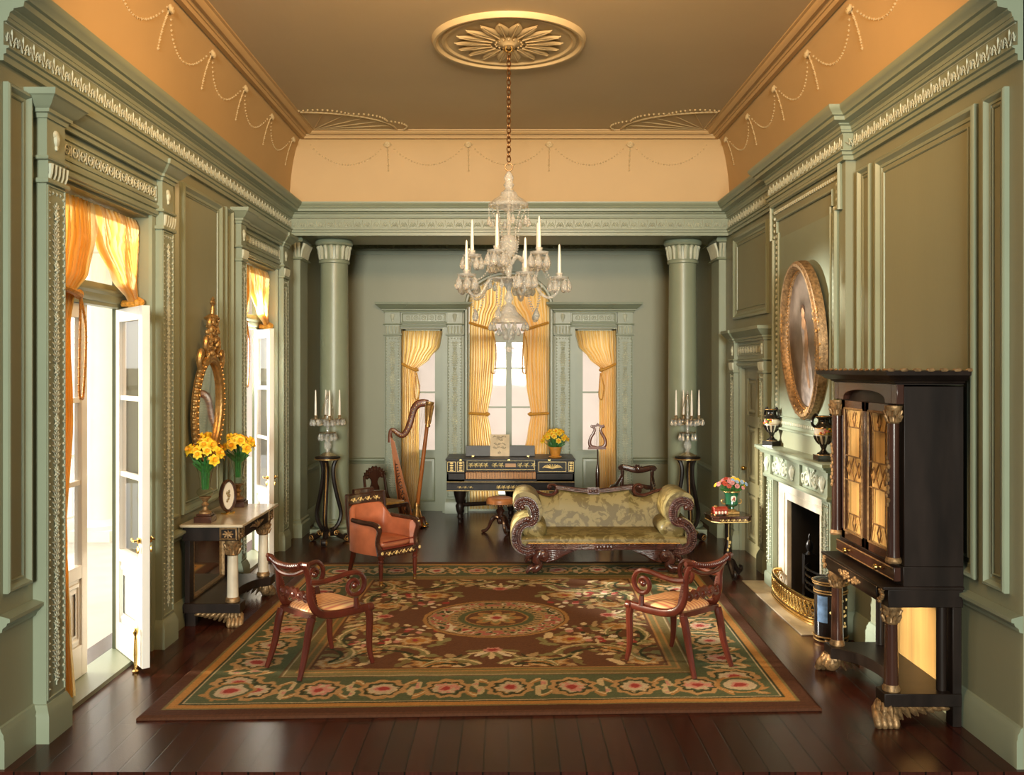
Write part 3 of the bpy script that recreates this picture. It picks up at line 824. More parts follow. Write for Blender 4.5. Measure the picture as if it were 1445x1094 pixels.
for (d, phi) in zip(DO, (39, 30)):
    # fixed frame: jambs, transom bar, transom light above
    b = MB(FL); a, c = d; n0 = -.24
    b.box(a, a + .05, n0 - .03, n0 + .05, 0, DH); b.box(c - .03, c, n0 - .03, n0 + .05, 0, DH); b.box(a, c, n0 - .03, n0 + .05, DH - .06, DH)
    b.box(a, c, n0 - .03, n0 + .06, 2.66, 2.74); b.plan([(a, n0 + .05), (c, n0 + .05)], [(0, 2.68), (.02, 2.69), (.035, 2.72), (.035, 2.74), (.05, 2.76), (.05, 2.775), (0, 2.785)])
    b.box((a + c) / 2 - .02, (a + c) / 2 + .02, n0 - .01, n0 + .03, 2.78, DH - .06)
    b.box(a + .05, c - .03, n0 - .01, n0 + .03, 2.74, 2.83)
    b.box(a, c, -.28, .0, 0, .03)
    dn = struct(b, 'door_%d' % k, M['trim'])
    g = MB(FL); g.box(a + .05, c - .03, n0 + .005, n0 + .012, 2.8, DH - .06); g.build('transom_pane', M['pane'], dn)
    ww = (c - a - .08) / 2
    leaf(FL @ T(a + .05, n0 - .02, .035), .80, 2.62, M['white'], parent=dn, name='closed_leaf')
    ph = math.radians(phi)
    A = FL @ T(c - .035, n0 + .0, .035) @ frame((0, 0, 0), (-math.cos(ph), math.sin(ph), 0), (math.sin(ph), math.cos(ph), 0))
    lf = leaf(A, .64, 2.62, M['white'], parent=dn, name='open_leaf')
    # lever handles and bottom bolt
    for sy in (-1, 1):
        h = MB(A); y = -.012 if sy < 0 else .067
        h.lathe([(.022, -.01), (.022, .01), (.012, .014)], 10, T(.60, y, .92) @ R(PI / 2, 'X')); h.tube([(.60, y + sy * .03, .92), (.57, y + sy * .035, .915), (.54, y + sy * .03, .925)], [.010, .008, .011], n=6)
        h.tube([(.60, y, .92), (.60, y + sy * .035, .92)], .008, n=6)
        h.lathe([(.010, -.03), (.012, 0), (.005, .02)], 8, T(.60, y + sy * .006, .86))
        h.build('handle', M['brass'], lf)
    h = MB(A)
    h.lathe([(.022, -.032), (.024, -.02), (.012, -.01), (.010, .02), (.014, .10), (.011, .2), (.008, .23), (.016, .25), (.020, .265), (.012, .285), (.001, .29)], 10, T(.585, -.03, 0))
    h.build('foot_bolt', M['brass'], lf)
    k += 1
# panelled door in the right wall
b = MB(FR); a, c = RD; n0 = -.05
b.box(a, c, n0 - .05, n0 - .014, 0, RDH)
mid = (a + c) / 2
cols = [(a + .11, mid - .05), (mid + .05, c - .11)]; rows = [(.16, .72), (.86, 1.52), (1.64, 2.08)]
b.box(a, c, n0 - .05, n0 - .012, 0, .01)
xs = [a, a + .11, mid - .05, mid + .05, c - .11, c]
for (p, q) in ((a, a + .11), (mid - .05, mid + .05), (c - .11, c)): b.box(p, q, n0 - .02, n0 + .012, 0, RDH)
for (p, q) in ((0, .16), (.72, .86), (1.52, 1.64), (2.08, RDH)): b.box(a, c, n0 - .02, n0 + .0115, p, q)
for (p, q) in cols:
    for (z0, z1) in rows: b.rect(p + .02, q - .02, z0 + .02, z1 - .02, [(0, 0), (.01, .012), (.03, .020), (.06, .004), (.065, .004)], M=T(0, n0 - .012, 0))
dn = struct(b, 'door_3', M['paint'])
h = MB(FR); h.ell((c - .07, n0 + .05, 1.0), .028, 10, 6); h.tube([(c - .07, n0, 1.0), (c - .07, n0 + .05, 1.0)], .01, n=6); h.build('door_knob', M['brass'], dn)

# ------------------------------------------------------------------ alcove windows
def win(name, x0, x1, z0, z1, zs, xs, stile=None, arched=False):
    b = MB(FB); n0 = -.2; e = .05
    b.box(x0, x0 + e, n0 - .03, n0 + .04, 0, z1); b.box(x1 - e, x1, n0 - .03, n0 + .04, 0, z1)
    if z0 > .1:
        b.box(x0, x1, n0 - .03, n0 + .02, 0, z0)
        b.rect(x0 + .12, x1 - .12, .14, z0 - .12, [(0, 0), (0, .012), (.012, .02), (.02, .006), (.05, .014), (.056, .014)], M=T(0, n0 + .02, 0))
        b.box(x0, x1, n0, n0 + .06, z0 - .03, z0)
    b.box(x0, x1, n0 - .03, n0 + .04, z1 - .07, z1)
    for z in zs: b.box(x0, x1, n0 - .015, n0 + .025, z - .014, z + .014)
    for x in xs: b.box(x - .045 if arched else x - .014, x + .045 if arched else x + .014, n0 - .02, n0 + .03, z0, z1 - .02)
    if stile: b.box(stile[0], stile[1], n0 - .03, n0 + .035, 0, z1)
    o = struct(b, name, M['trim'])
    g = MB(FB); g.box(x0 + e, x1 - e, n0, n0 + .005, z0, z1 - .07); g.build('glass_pane', M['pane'], o)
    return o
win('window_1', SW[0][0], SW[0][1], .94, SH, [1.83], [], stile=(-1.14, -1.06))
win('window_2', SW[1][0], SW[1][1], .94, SH, [1.83], [], stile=(1.06, 1.14))
w3 = win('window_3', -CW, CW, .25, 2.72, [2.2, 1.6, 1.0], [0.0], arched=True)
b = MB(FB)
b.box(-CW, CW, -.24, -.15, 2.60, 2.74)
for a in (PI / 4, PI / 2, 3 * PI / 4): b.tube([(0, -.2, 2.74), (CW * math.cos(a) * 1.05, -.2, 3.15 + .47 * math.sin(a))], .016, n=6)
P = [(CW * .97 * math.cos(a), -.2, 3.15 + .45 * math.sin(a)) for a in [PI * i / 20 for i in range(21)]]
b.tube(P, .03, n=6, N=(0, 1, 0)); b.build('fan_light', M['trim'], w3)

# ------------------------------------------------------------------ outside: porch, neighbouring house fronts
b = MB(); b.box(-6.6, XL - .28, 3.6, 14.5, -.25, -.02); struct(b, 'floor_porch', M['porch_floor'])
b = MB(); b.box(-12, 12, YA + .4, 30, -.5, -.3); struct(b, 'floor_street_bounce', M['porch'])  # pale ground added to bounce skylight onto the house front
def porch_col(x, y, label):
    t = thing('porch_column', label, 'column', (x, y, -.02))
    b = MB(); b.box(-.26, .26, -.26, .26, 0, .14); b.lathe([(.25, .14), (.26, .19), (.22, .24), (.20, .27)], 24); b.build('base', M['porch'], t)
    b = MB(); b.lathe([(.20, .27), (.195, 1.5), (.165, 3.7)], 28); b.build('shaft', M['porch'], t)
    b = MB(); b.lathe([(.165, 3.7), (.20, 3.72), (.20, 3.78), (.24, 3.84)], 24); b.box(-.26, .26, -.26, .26, 3.84, 3.94); b.build('capital', M['porch'], t)
porch_col(-5.35, 12.0, 'white porch column seen through the gap of the near french door')
porch_col(-5.9, 8.6, 'white porch column seen through the glazing of the near french door')
rl = thing('porch_railing', 'white iron porch railing outside the french doors', 'railing', (-6.2, 9.5, -.02))
b = MB(); b.box(-.03, .03, -4.5, 4.5, .95, 1.0); b.box(-.02, .02, -4.5, 4.5, .10, .13); b.build('rail', M['porch'], rl)
b = MB()
for i in range(61): b.tube([(0, -4.5 + .15 * i, .13), (0, -4.5 + .15 * i, .95)], .010, n=5)
for i in range(30):
    P = [(0, -4.5 + .3 * i + .075 + .075 * math.cos(q) + .075, .72 + .1 * math.sin(q)) for q in [2 * PI * j / 8 for j in range(8)]]
    b.tube(P, .008, n=4, closed=True)
b.build('balusters', M['porch'], rl)
def house(name, label, x0, x1, y, z1, m, F, wins):
    t = thing(name, label, 'building', (0, 0, 0))
    b = MB(F); b.box(x0, x1, -.6, 0, -.5, z1); b.plan([(x0, 0), (x1, 0)], [(0, z1 - .5), (.2, z1 - .4), (.3, z1), (0, z1)]); b.build('front_wall', m, t)
    for (cx, cz, w2, h2) in wins:
        f = MB(F); f.rect(cx - w2 / 2, cx + w2 / 2, cz, cz + h2, [(0, 0), (0, .10), (.1, .10), (.1, .02)]); f.box(cx - .03, cx + .03, 0, .06, cz, cz + h2); f.box(cx - w2 / 2, cx + w2 / 2, 0, .06, cz + h2 / 2 - .03, cz + h2 / 2 + .03)
        wn = f.build('window', M['porch'], t)
        g = MB(F); g.box(cx - w2 / 2 + .1, cx + w2 / 2 - .1, 0, .02, cz + .1, cz + h2 - .1); g.build('pane', M['blue_paint'], wn)
    return t
hs = house('town_house', 'pale pink house front with white windows beyond the alcove windows', -9, 9, 26, 7.5, M['facade_pink'], frame((0, 26, 0), (1, 0, 0), (0, -1, 0)),
      [(x, z, 1.1, 1.9) for x in (-5.4, -3.2, -1.1, 1.1, 3.2, 5.4) for z in (3.2,)] + [(x, .4, 1.1, 1.9) for x in (-5.4, -3.2, 3.2, 5.4)])
b = MB(frame((0, 26, 0), (1, 0, 0), (0, -1, 0)))
P = [(.95 * math.cos(a), .03, 1.7 + .95 * math.sin(a)) for a in [PI * i / 16 for i in range(17)]]
b.tube([(.95, .03, -.3)] + P + [(-.95, .03, -.3)], .09, n=6, N=(0, 1, 0)); b.build('arch', M['porch'], hs)
house('neighbour_house', 'white house front with tall windows beyond the porch railing', 2, 26, 0, 2.2, M['porch'], frame((-16, 0, 0), (0, 1, 0), (1, 0, 0)),
      [(y, z, 1.1, 1.2) for y in (6, 9, 12, 15, 18, 21) for z in (.4,)])
# ------------------------------------------------------------------ rug
def make_rug():
    c00, c10, c01, c11 = [np.array(p) for p in ((-2.324, 5.743), (2.009, 5.909), (-2.231, 10.32), (2.12, 10.40))]
    W, H = 4.34, 4.52; st = .0095
    nu, nv = int(W / st), int(H / st)
    U, V = np.meshgrid(np.linspace(0, 1, nu + 1), np.linspace(0, 1, nv + 1))
    P = (c00 * (1 - U[..., None]) + c10 * U[..., None]) * (1 - V[..., None]) + (c01 * (1 - U[..., None]) + c11 * U[..., None]) * V[..., None]
    x = (U - .5) * W; y = (V - .5) * H
    rng = np.random.default_rng(3)
    def smooth_noise(cells, seed):
        r = np.random.default_rng(seed); g = r.random((cells + 2, cells + 2))
        a = U * cells; c = V * cells; i = a.astype(int); j = c.astype(int); fa = a - i; fc = c - j
        fa = fa * fa * (3 - 2 * fa); fc = fc * fc * (3 - 2 * fc)
        return (g[j, i] * (1 - fa) + g[j, i + 1] * fa) * (1 - fc) + (g[j + 1, i] * (1 - fa) + g[j + 1, i + 1] * fa) * fc
    n1 = smooth_noise(90, 1); n2 = smooth_noise(60, 2); n3 = smooth_noise(150, 5); n4 = smooth_noise(24, 6)
    srgb = lambda r, g, b: np.array([((v / 255.) ** 2.2) for v in (r, g, b)])
    BROWN, DKB = srgb(104, 66, 38), srgb(84, 50, 28)
    GOLD, OCH, CREAM, BEIGE = srgb(176, 120, 40), srgb(168, 122, 58), srgb(208, 182, 132), srgb(170, 140, 92)
    GREEN, OLIVE, DKG, LTG = srgb(84, 93, 60), srgb(124, 110, 60), srgb(58, 62, 36), srgb(132, 126, 74)
    RED, PINK, WHITE = srgb(158, 50, 40), srgb(196, 130, 110), srgb(214, 198, 164)
    col = np.empty(U.shape + (3,)); col[:] = BROWN
    def put(mask, c): col[mask] = c
    d = np.minimum(np.minimum(x + W / 2, W / 2 - x), np.minimum(y + H / 2, H / 2 - y))
    # --- floral drawing with wobbling edges
    def ros(X, Y, cx, cy, rx, ry, cols, petals=9, wob=.12):
        dx, dy = (X - cx) / rx, (Y - cy) / ry; r = np.hypot(dx, dy); a = np.arctan2(dy, dx)
        r = r * (1 + wob * np.cos(a * petals)) + (n1 - .5) * .22
        for q, c in cols: put(r < q, c)
    def scroll(X, Y, cx, cy, Rr, a0, a1, w0, w1, c, c2=None, mask=None, sq=1.0):
        dx, dy = X - cx, (Y - cy) / sq; r = np.hypot(dx, dy); a = np.arctan2(dy, dx)
        t = np.mod(a - a0, 2 * np.pi) / ((a1 - a0) % (2 * np.pi) + 1e-9)
        w = w0 + (w1 - w0) * np.clip(t, 0, 1); w = w * (.75 + .5 * np.abs(np.sin(t * 9 + n2 * 1.5)))
        m = (t <= 1) & (np.abs(r - Rr) < w * (.6 + .8 * n1)); put(m if mask is None else m & mask, c)
        if c2 is not None:
            m = (t <= 1) & (np.abs(r - Rr - w * .35) < w * .28 * (.5 + n3)); put(m if mask is None else m & mask, c2)
    def blob(X, Y, cx, cy, rx, ry, ang, c, mask=None):
        ca, sa = math.cos(ang), math.sin(ang); dx, dy = X - cx, Y - cy
        r = np.hypot((dx * ca + dy * sa) / rx, (-dx * sa + dy * ca) / ry) + (n1 - .5) * .8 + (n3 - .5) * .6
        put(r < 1, c) if mask is None else put((r < 1) & mask, c)
    # field, four-fold symmetric
    X, Y = np.abs(x), np.abs(y)
    for (cx, cy, s) in ((.62, .72, 1), (1.02, .36, .9), (.42, 1.28, 1), (1.15, 1.25, 1.0), (1.36, .78, .85), (0.95, .98, .75), (1.38, .08, .9)):
        for k in range(9):
            a = k * 2 * PI / 9 + cx * 5; q = .20 * s
            blob(X, Y, cx + q * 1.15 * math.cos(a), cy + q * .9 * math.sin(a), .085 * s, .032 * s, a + 1.1, [LTG, CREAM, OLIVE, BEIGE][k % 4])
        ros(X, Y, cx, cy, .135 * s, .10 * s, [(1.12, OCH), (.92, CREAM * .55 + OCH * .45), (.62, GOLD), (.3, OCH * .8)])
    for (cx, cy, Rr, a0, a1) in ((.40, .98, .26, .2, 2.9), (.78, 1.16, .30, 3.4, 6.0), (1.18, .55, .26, 1.2, 4.0), (.9, .60, .34, -.8, 1.0), (1.3, 1.05, .24, 2.0, 5.0), (.28, 1.42, .22, 3.6, 6.2)):
        scroll(X, Y, cx, cy, Rr, a0, a1, .035, .012, LTG, CREAM)
        scroll(X, Y, cx + .03, cy + .05, Rr * .8, a0 + .3, a1, .018, .008, DKG)
    # palmette sprays on the axes
    for (cx, cy, hor) in ((0, .98, 0), (0, 1.45, 0), (.98, 0, 1), (1.55, .0, 1)):
        for k in range(-4, 5):
            a = k * .36 + (0 if hor else PI / 2); L = .17
            blob(X if hor else x, y if hor else Y, (cx + L * .7 * math.cos(a)), (cy + L * .7 * math.sin(a)), .085, .022, a, [CREAM, LTG, WHITE][abs(k) % 3])
        ros(X, Y, cx, cy, .06, .05, [(1.2, PINK), (.7, RED)])
    # bouquets on the diagonals
    for (cx, cy) in ((.80, .66), (1.05, .74), (.66, .40)):
        for k in range(12):
            a = k * 2.4; q = .03 + .011 * k
            blob(X, Y, cx + q * 1.5 * math.cos(a), cy + q * math.sin(a), .035, .026, a, [PINK, WHITE, LTG, RED, CREAM, DKG][k % 6])
    # medallion
    dx, dy = x + .0, y + .07; r = np.hypot(dx, dy / .93); a = np.arctan2(dy, dx); rr = r + (n1 - .5) * .012
    put(rr < .635, OCH); put(rr < .60, DKB)
    put(rr < .59, BEIGE * .9)
    fl = (rr < .57) & (rr > .43)
    sel = n3 * .6 + n1 * .4
    put(fl & (sel > .56), PINK); put(fl & (sel > .64), RED); put(fl & (sel < .40), LTG); put(fl & (sel < .32), DKG); put(fl & (np.abs(n2 - .5) < .06), WHITE)
    put(fl & (np.cos(a * 4) > .2) & (sel > .52), RED * .6 + PINK * .4)
    put((rr < .42) & (rr > .405), OCH); put(rr < .405, BEIGE); put((rr < .40) & (rr > .345) & (np.cos(a * 40) > .55), DKG)
    put(rr < .34, OLIVE); put(rr < .325, GREEN); put(rr < .275, OCH); put(rr < .262, BROWN)
    pet = rr < .235 * (.55 + .45 * np.abs(np.cos(a * 4)))
    put(pet, OCH); put(rr < .17 * (.5 + .5 * np.abs(np.cos(a * 4))), LTG); put(rr < .12 * (.6 + .4 * np.abs(np.cos(a * 4 + .4))), CREAM); put(rr < .055, PINK); put(rr < .04, RED)
    # bands of the border
    put(d < .88, BROWN)
    put((d < .865) & (d > .845), OCH); put((d < .845) & (d > .80), OLIVE); put((d < .80) & (d > .785), OCH); put((d < .785) & (d > .70), OLIVE * .9); put((d < .72) & (d > .705), CREAM * .7)
    inb = (d < .69)
    put(inb, GREEN)
    # running scroll with rosettes, along every side
    for side in range(4):
        if side < 2: s_ = x; e = (y + H / 2) if side == 0 else (H / 2 - y); L = W
        else: s_ = y; e = (x + W / 2) if side == 2 else (W / 2 - x); L = H
        m = inb & (d == e) & (e > .21)
        mid = .44; per = .43; ph = np.mod(s_ + L / 2 + .04, per) / per; k = np.floor((s_ + L / 2 + .04) / per)
        flip = np.where(np.mod(k, 2) == 0, 1, -1)
        wv = mid + .15 * flip * np.cos((ph - .5) * 2 * np.pi)
        put(m & (np.abs(e - wv) < .032 * (.5 + n1 * 1.2)), OCH); put(m & (np.abs(e - wv - .012) < .010), CREAM)
        rx = (ph - .5) * per; ry = e - mid
        q = np.hypot(rx / .135, ry / .150); a2 = np.arctan2(ry, rx); q = q * (1 + .08 * np.cos(a2 * 9)) + (n1 - .5) * .2
        put(m & (np.abs(q - 1.02) < .17), OCH * .8 + CREAM * .2); put(m & (np.abs(q - .82) < .07), DKG)
        pinkk = np.mod(k, 2) == 0
        put(m & (q < .66), WHITE * .5 + BEIGE * .4); put(m & (q < .66) & pinkk & (n3 > .5), PINK); put(m & (q < .38), PINK); put(m & (q < .27), RED)
        q2 = np.hypot((np.abs(rx) - .205) / .035, (ry - .06 * flip) / .10) + (n1 - .5) * .8
        put(m & (q2 < .9), CREAM * .7 + LTG * .3); put(m & (q2 < .45) & (n3 > .5), PINK)
    cxs, cys = np.abs(x) - (W / 2 - .44), np.abs(y) - (H / 2 - .44)
    q = np.hypot(cxs / .15, cys / .15) + (n1 - .5) * .2
    put(q < 1.1, OCH); put(q < .92, GREEN); put(q < .72, WHITE * .5 + BEIGE * .4); put(q < .4, PINK); put(q < .28, RED)
    put((d < .215) & (d > .20), CREAM * .8); put((d < .20) & (d > .188), DKG); put(d < .188, GOLD); put((d < .115), DKB); put((d < .125) & (d > .112), OLIVE)
    # the wool has faded
    gm = col.mean(-1, keepdims=True); col = (col * .85 + gm * .15) * .93
    # stitches: slight per-knot variation
    col *= (.84 + .26 * rng.random(U.shape))[..., None]
    rows_ = np.arange(U.shape[0])[:, None, None]; col *= np.where(rows_ % 2 == 0, 1.08, .84)
    z = .026 + .0025 * np.sin(U * nu * np.pi) * 0 + .002 * rng.random(U.shape) + .004 * (n4 - .5)
    ed = np.minimum(d / .02, 1); z = z * (.55 + .45 * ed)
    nvt = (nu + 1) * (nv + 1)
    co = np.empty((nvt, 3)); co[:, 0] = P[..., 0].ravel(); co[:, 1] = P[..., 1].ravel(); co[:, 2] = z.ravel()
    idx = np.arange(nvt).reshape(nv + 1, nu + 1)
    quads = np.stack([idx[:-1, :-1], idx[:-1, 1:], idx[1:, 1:], idx[1:, :-1]], -1).reshape(-1, 4)
    # skirt down to the floor
    ring = np.concatenate([idx[0, :-1], idx[:-1, -1], idx[-1, :0:-1], idx[:0:-1, 0]])
    low = co[ring].copy(); low[:, 2] = .001
    co = np.vstack([co, low]); li = np.arange(len(ring)) + nvt; nx = np.roll(np.arange(len(ring)), -1)
    quads = np.vstack([quads, np.stack([ring, li, li[nx], ring[nx]], -1)])
    cols = np.ones((len(co), 4), np.float32); cols[:nvt, :3] = col.reshape(-1, 3); cols[nvt:, :3] = col.reshape(-1, 3)[ring] * .8
    me = bpy.data.meshes.new('rug')
    me.vertices.add(len(co)); me.vertices.foreach_set('co', co.ravel())
    me.loops.add(quads.size); me.loops.foreach_set('vertex_index', quads.ravel().astype(np.int32))
    me.polygons.add(len(quads)); me.polygons.foreach_set('loop_start', np.arange(0, quads.size, 4, dtype=np.int32)); me.polygons.foreach_set('loop_total', np.full(len(quads), 4, np.int32))
    me.update(calc_edges=True); me.validate()
    at = me.color_attributes.new('pattern', 'FLOAT_COLOR', 'POINT'); at.data.foreach_set('color', cols.ravel())
    m, t, b = base_mat('needlework_rug')
    ca = nd(t, 'ShaderNodeVertexColor'); ca.layer_name = 'pattern'
    n = nd(t, 'ShaderNodeTexNoise', Scale=220.0); tc = nd(t, 'ShaderNodeTexCoord'); t.links.new(tc.outputs['Object'], n.inputs['Vector'])
    r = mix2(t, n.outputs['Fac'], (.8, .8, .8), (1.15, 1.15, 1.15))
    mx = nd(t, 'ShaderNodeMix', data_type='RGBA', blend_type='MULTIPLY'); mx.inputs[0].default_value = 1
    t.links.new(ca.outputs[0], mx.inputs[6]); t.links.new(r.outputs[0], mx.inputs[7]); t.links.new(mx.outputs[2], b.inputs['Base Color'])
    b.inputs['Roughness'].default_value = .85; b.inputs['Specular IOR Level'].default_value = .2
    me.materials.append(m)
    o = bpy.data.objects.new('rug', me); C.objects.link(o)
    tag(o, 'large needlework rug with brown floral field, round medallion and green flowered border on the floor', 'rug')
make_rug()
RUGZ = .034

# ------------------------------------------------------------------ scroll-arm chairs at the front of the rug
def spiral(cx, cy, r0, r1, a0, turns, n=26):
    return [(cx + (r0 + (r1 - r0) * i / n) * math.cos(a0 + turns * 2 * PI * i / n), cy + (r0 + (r1 - r0) * i / n) * math.sin(a0 + turns * 2 * PI * i / n)) for i in range(n + 1)]
def scroll_chair(label, loc, rz):
    t = thing('scroll_armchair', label, 'chair', loc, rz, 'scroll armchairs on the rug')
    m = M['mahogany']
    for s in (-1, 1):
        xf, xb = s * .25, s * .195
        X = lambda y: xf + (xb - xf) * (y + .25) / .50
        b = MB(); P = smooth([(xf, -.245, .41), (xf, -.262, .34), (xf, -.258, .22), (xf, -.262, .10), (xf * 1.02, -.285, 0)], 4)
        b.tube(P, [.030, .030, .027, .023, .018], n=8, flat=.85); b.build('leg', m, t)
        b = MB(); P = smooth([(xb, .20, .41), (xb, .225, .33), (xb, .25, .20), (xb * 1.04, .285, .08), (xb * 1.08, .315, 0)], 4)
        b.tube(P, [.032, .031, .027, .023, .019], n=8, flat=.85); b.build('leg', m, t)
        # side rail that sweeps up into the back post and rolls over at the top
        b = MB()
        P = smooth([(X(-.25), -.25, .415), (X(-.1), -.10, .405), (X(.06), .06, .41), (X(.16), .165, .45), (xb, .215, .55), (xb, .222, .66), (xb, .245, .74), (xb, .285, .80), (xb, .305, .795), (xb, .30, .775)], 4)
        b.tube(P, [.030, .030, .030, .030, .026, .022, .021, .018, .016], n=8, flat=.75)
        b.lathe([(.001, -.022), (.030, -.022), (.034, 0), (.030, .022), (.012, .026), (.001, .026)], 14, T(xf, -.262, .413) @ R(PI / 2, 'X'))
        o = b.build('side_rail', m, t)
        # rope-turned section of the post
        b = MB()
        for k in range(9): b.tube([(xb - .02, .17 + .004 * k, .475 + .018 * k), (xb + .02, .176 + .004 * k, .490 + .018 * k)], .012, n=6)
        b.build('rope_turning', m, o)
        # arm rolling into a scroll above the seat front
        b = MB(); yx = [(.222, .665), (.14, .655), (.04, .665), (-.06, .685)]
        sp = spiral(-.125, .595, .098, .028, PI * .42, 1.30)
        P = [(X(y) * 1.02, y, z) for y, z in smooth3(yx)] + [(X(y) * 1.06, y, z) for y, z in sp[1:]]
        b.tube(P, [.022, .020, .019, .018, .017, .015, .013], n=8, flat=1.1, N=(1, 0, 0))
        b.ell((X(-.12) * 1.06, -.125, .595), (.024, .026, .026), 10, 6)
        b.tube([(X(-.13) * 1.05, -.14, .505), (X(-.14) * 1.03, -.15, .43)], [.018, .024], n=8)
        b.build('arm', m, t)
    b = MB(); b.tube([(-.25, -.255, .405), (.25, -.255, .405)], .026, n=4, rot=PI / 4); b.tube([(-.20, .19, .415), (.20, .19, .415)], .026, n=4, rot=PI / 4); b.build('seat_rail', m, t)
    b = MB()
    P = smooth([(-.26, .275, .800), (-.2, .285, .795), (-.1, .302, .775), (0, .308, .770), (.1, .302, .775), (.2, .285, .795), (.26, .275, .800)], 5); b.tube(P, .018, n=8)
    for i in range(22):
        q = P[4 + i] if 4 + i < len(P) else P[-1]
        b.ell(q, (.008, .023, .023), 8, 5)
    P = smooth([(-.2, .26, .755), (-.1, .278, .715), (0, .284, .705), (.1, .278, .715), (.2, .26, .755)], 5); b.tube(P, .014, n=8, flat=1.3)
    b.build('crest_rail', m, t)
    b = MB()
    pl = [(-.20, .55), (-.16, .585), (-.13, .565), (-.10, .59), (-.06, .57), (-.03, .60), (0, .585), (.03, .60), (.06, .57), (.10, .59), (.13, .565), (.16, .585), (.20, .55), (.20, .53), (.15, .51), (.11, .53), (.07, .51), (.04, .535), (0, .505), (-.04, .535), (-.07, .51), (-.11, .53), (-.15, .51), (-.20, .53)]
    b.prism(pl, .205, .229)
    for x in (-.15, -.075, 0, .075, .15): b.ell((x, .205, .55), (.026, .012, .018), 8, 5); b.ell((x, .229, .55), (.026, .012, .018), 8, 5)
    b.build('back_splat', m, t)
    b = MB()
    def cush(u, v):
        a = u * 2 * PI; q = abs(math.cos(a)) ** 5 + abs(math.sin(a)) ** 5; k = q ** (-.2)
        xx, yy = k * math.cos(a), k * math.sin(a)
        if v < .35: r = 1.0; z = .40 + .03 * v / .35
        else: f = (v - .35) / .65; r = math.cos(f * PI / 2) ** .55 if f < 1 else 0; z = .43 + .045 * math.sin(f * PI / 2)
        y = -.03 + .215 * yy * r; w_ = .232 - .055 * (y + .245) / .43
        return (xx * r * w_, y, z)
    b.sheet(cush, 40, 12, wrap=True); b.build('seat_cushion', M['stripe'], t, sharp=70)
    return t
def smooth3(yz): return [(p.y, p.z) for p in smooth([(0, y, z) for y, z in yz], 4)]
scroll_chair('red mahogany scroll armchair at front left of the rug, back towards the pier table', (-1.385, 6.755, RUGZ), math.radians(136))
scroll_chair('red mahogany scroll armchair at front right of the rug, back towards the secretaire', (1.255, 6.80, RUGZ), math.radians(-140))

# ------------------------------------------------------------------ orange leather armchair
def stencil_leaves(b, F, x0, x1, z, n, h, step=.06):
    k = max(1, int((x1 - x0) / step)); st = (x1 - x0) / k
    for i in range(k):
        A = F @ T(x0 + (i + .5) * st, n, z)
        for q in range(5):
            a = (q - 2) * .62
            b.add([(0, 0, 0), (.3 * h * math.cos(a + .9), .0015, .3 * h * math.sin(a + .9)), (h * .62 * math.sin(a), .001, h * .5 * math.cos(a) * (1 if q % 2 else -1)), (.16 * h, .002, 0)], [(0, 1, 2), (0, 2, 3)], A)
        P = [(st * .5 * s, .001, h * .28 * math.sin(s * PI * 2)) for s in [-1 + 2 * j / 8 for j in range(9)]]
        b.tube([(p[0] * .95, p[1], p[2]) for p in P], h * .055, n=4, M=A)
        b.ell((0, .001, 0), (h * .16, .003, h * .16), 8, 4, M=A)
t = thing('leather_armchair', 'orange leather tub armchair with dark crest board and gold stencilled front rail', 'armchair', (-1.30, 9.47, RUGZ), math.radians(48))
wd = M['rosewood']; mh = M['mahogany']
# tub of leather: back and sides in one band
b = MB()
def tub(off):
    P = [(-.235, -.20), (-.25, -.05), (-.25, .10), (-.215, .22), (-.12, .27), (0, .285), (.12, .27), (.215, .22), (.25, .10), (.25, -.05), (.235, -.20)]
    return [(p.x, p.y) for p in smooth([(x, y, 0) for x, y in P], 4)]
tp = tub(0); n = len(tp)
def tubtop(i):
    f = abs(i / (n - 1) - .5) * 2
    return .755 if f < .33 else (.755 - (.155) * min(1, (f - .33) / .22))
V = []; F = []
for i, (x, y) in enumerate(tp):
    l = math.hypot(x, y); nx, ny = x / l, y / l; zt = tubtop(i)
    rings = [(.026, .30), (.030, .45), (.030, zt - .02), (.012, zt), (-.012, zt), (-.028, zt - .02), (-.034, .5), (-.026, .36)]
    for (o, z) in rings: V.append((x + nx * o, y + ny * o, z))
k = 8
for i in range(n - 1):
    for j in range(k - 1): F.append((i * k + j, (i + 1) * k + j, (i + 1) * k + j + 1, i * k + j + 1))
F += [tuple(range(k)), tuple((n - 1) * k + j for j in range(k))]
b.add(V, F); b.build('upholstered_back', M['leather'], t, sharp=50)
b = MB()
b.box(-.215, .215, -.235, .20, .30, .36)
def cu(u, v):
    a = u * 2 * PI; q = (abs(math.cos(a)) ** 6 + abs(math.sin(a)) ** 6) ** (-1 / 6.)
    f = v * PI; r = math.sin(f) ** .3; z = .40 - .045 * math.cos(f)
    return (q * math.cos(a) * r * .21, -.025 + q * math.sin(a) * r * .215, z)
b.sheet(cu, 36, 12, wrap=True); b.build('seat_cushion', M['leather'], t, sharp=60)
b = MB()
P = [(-.205, -.245, .365), (.205, -.245, .365)]; b.tube(P, .008, n=6); b.tube([(-.205, -.25, .43), (.205, -.25, .43)], .006, n=6)
b.build('piping', M['piping'], t)
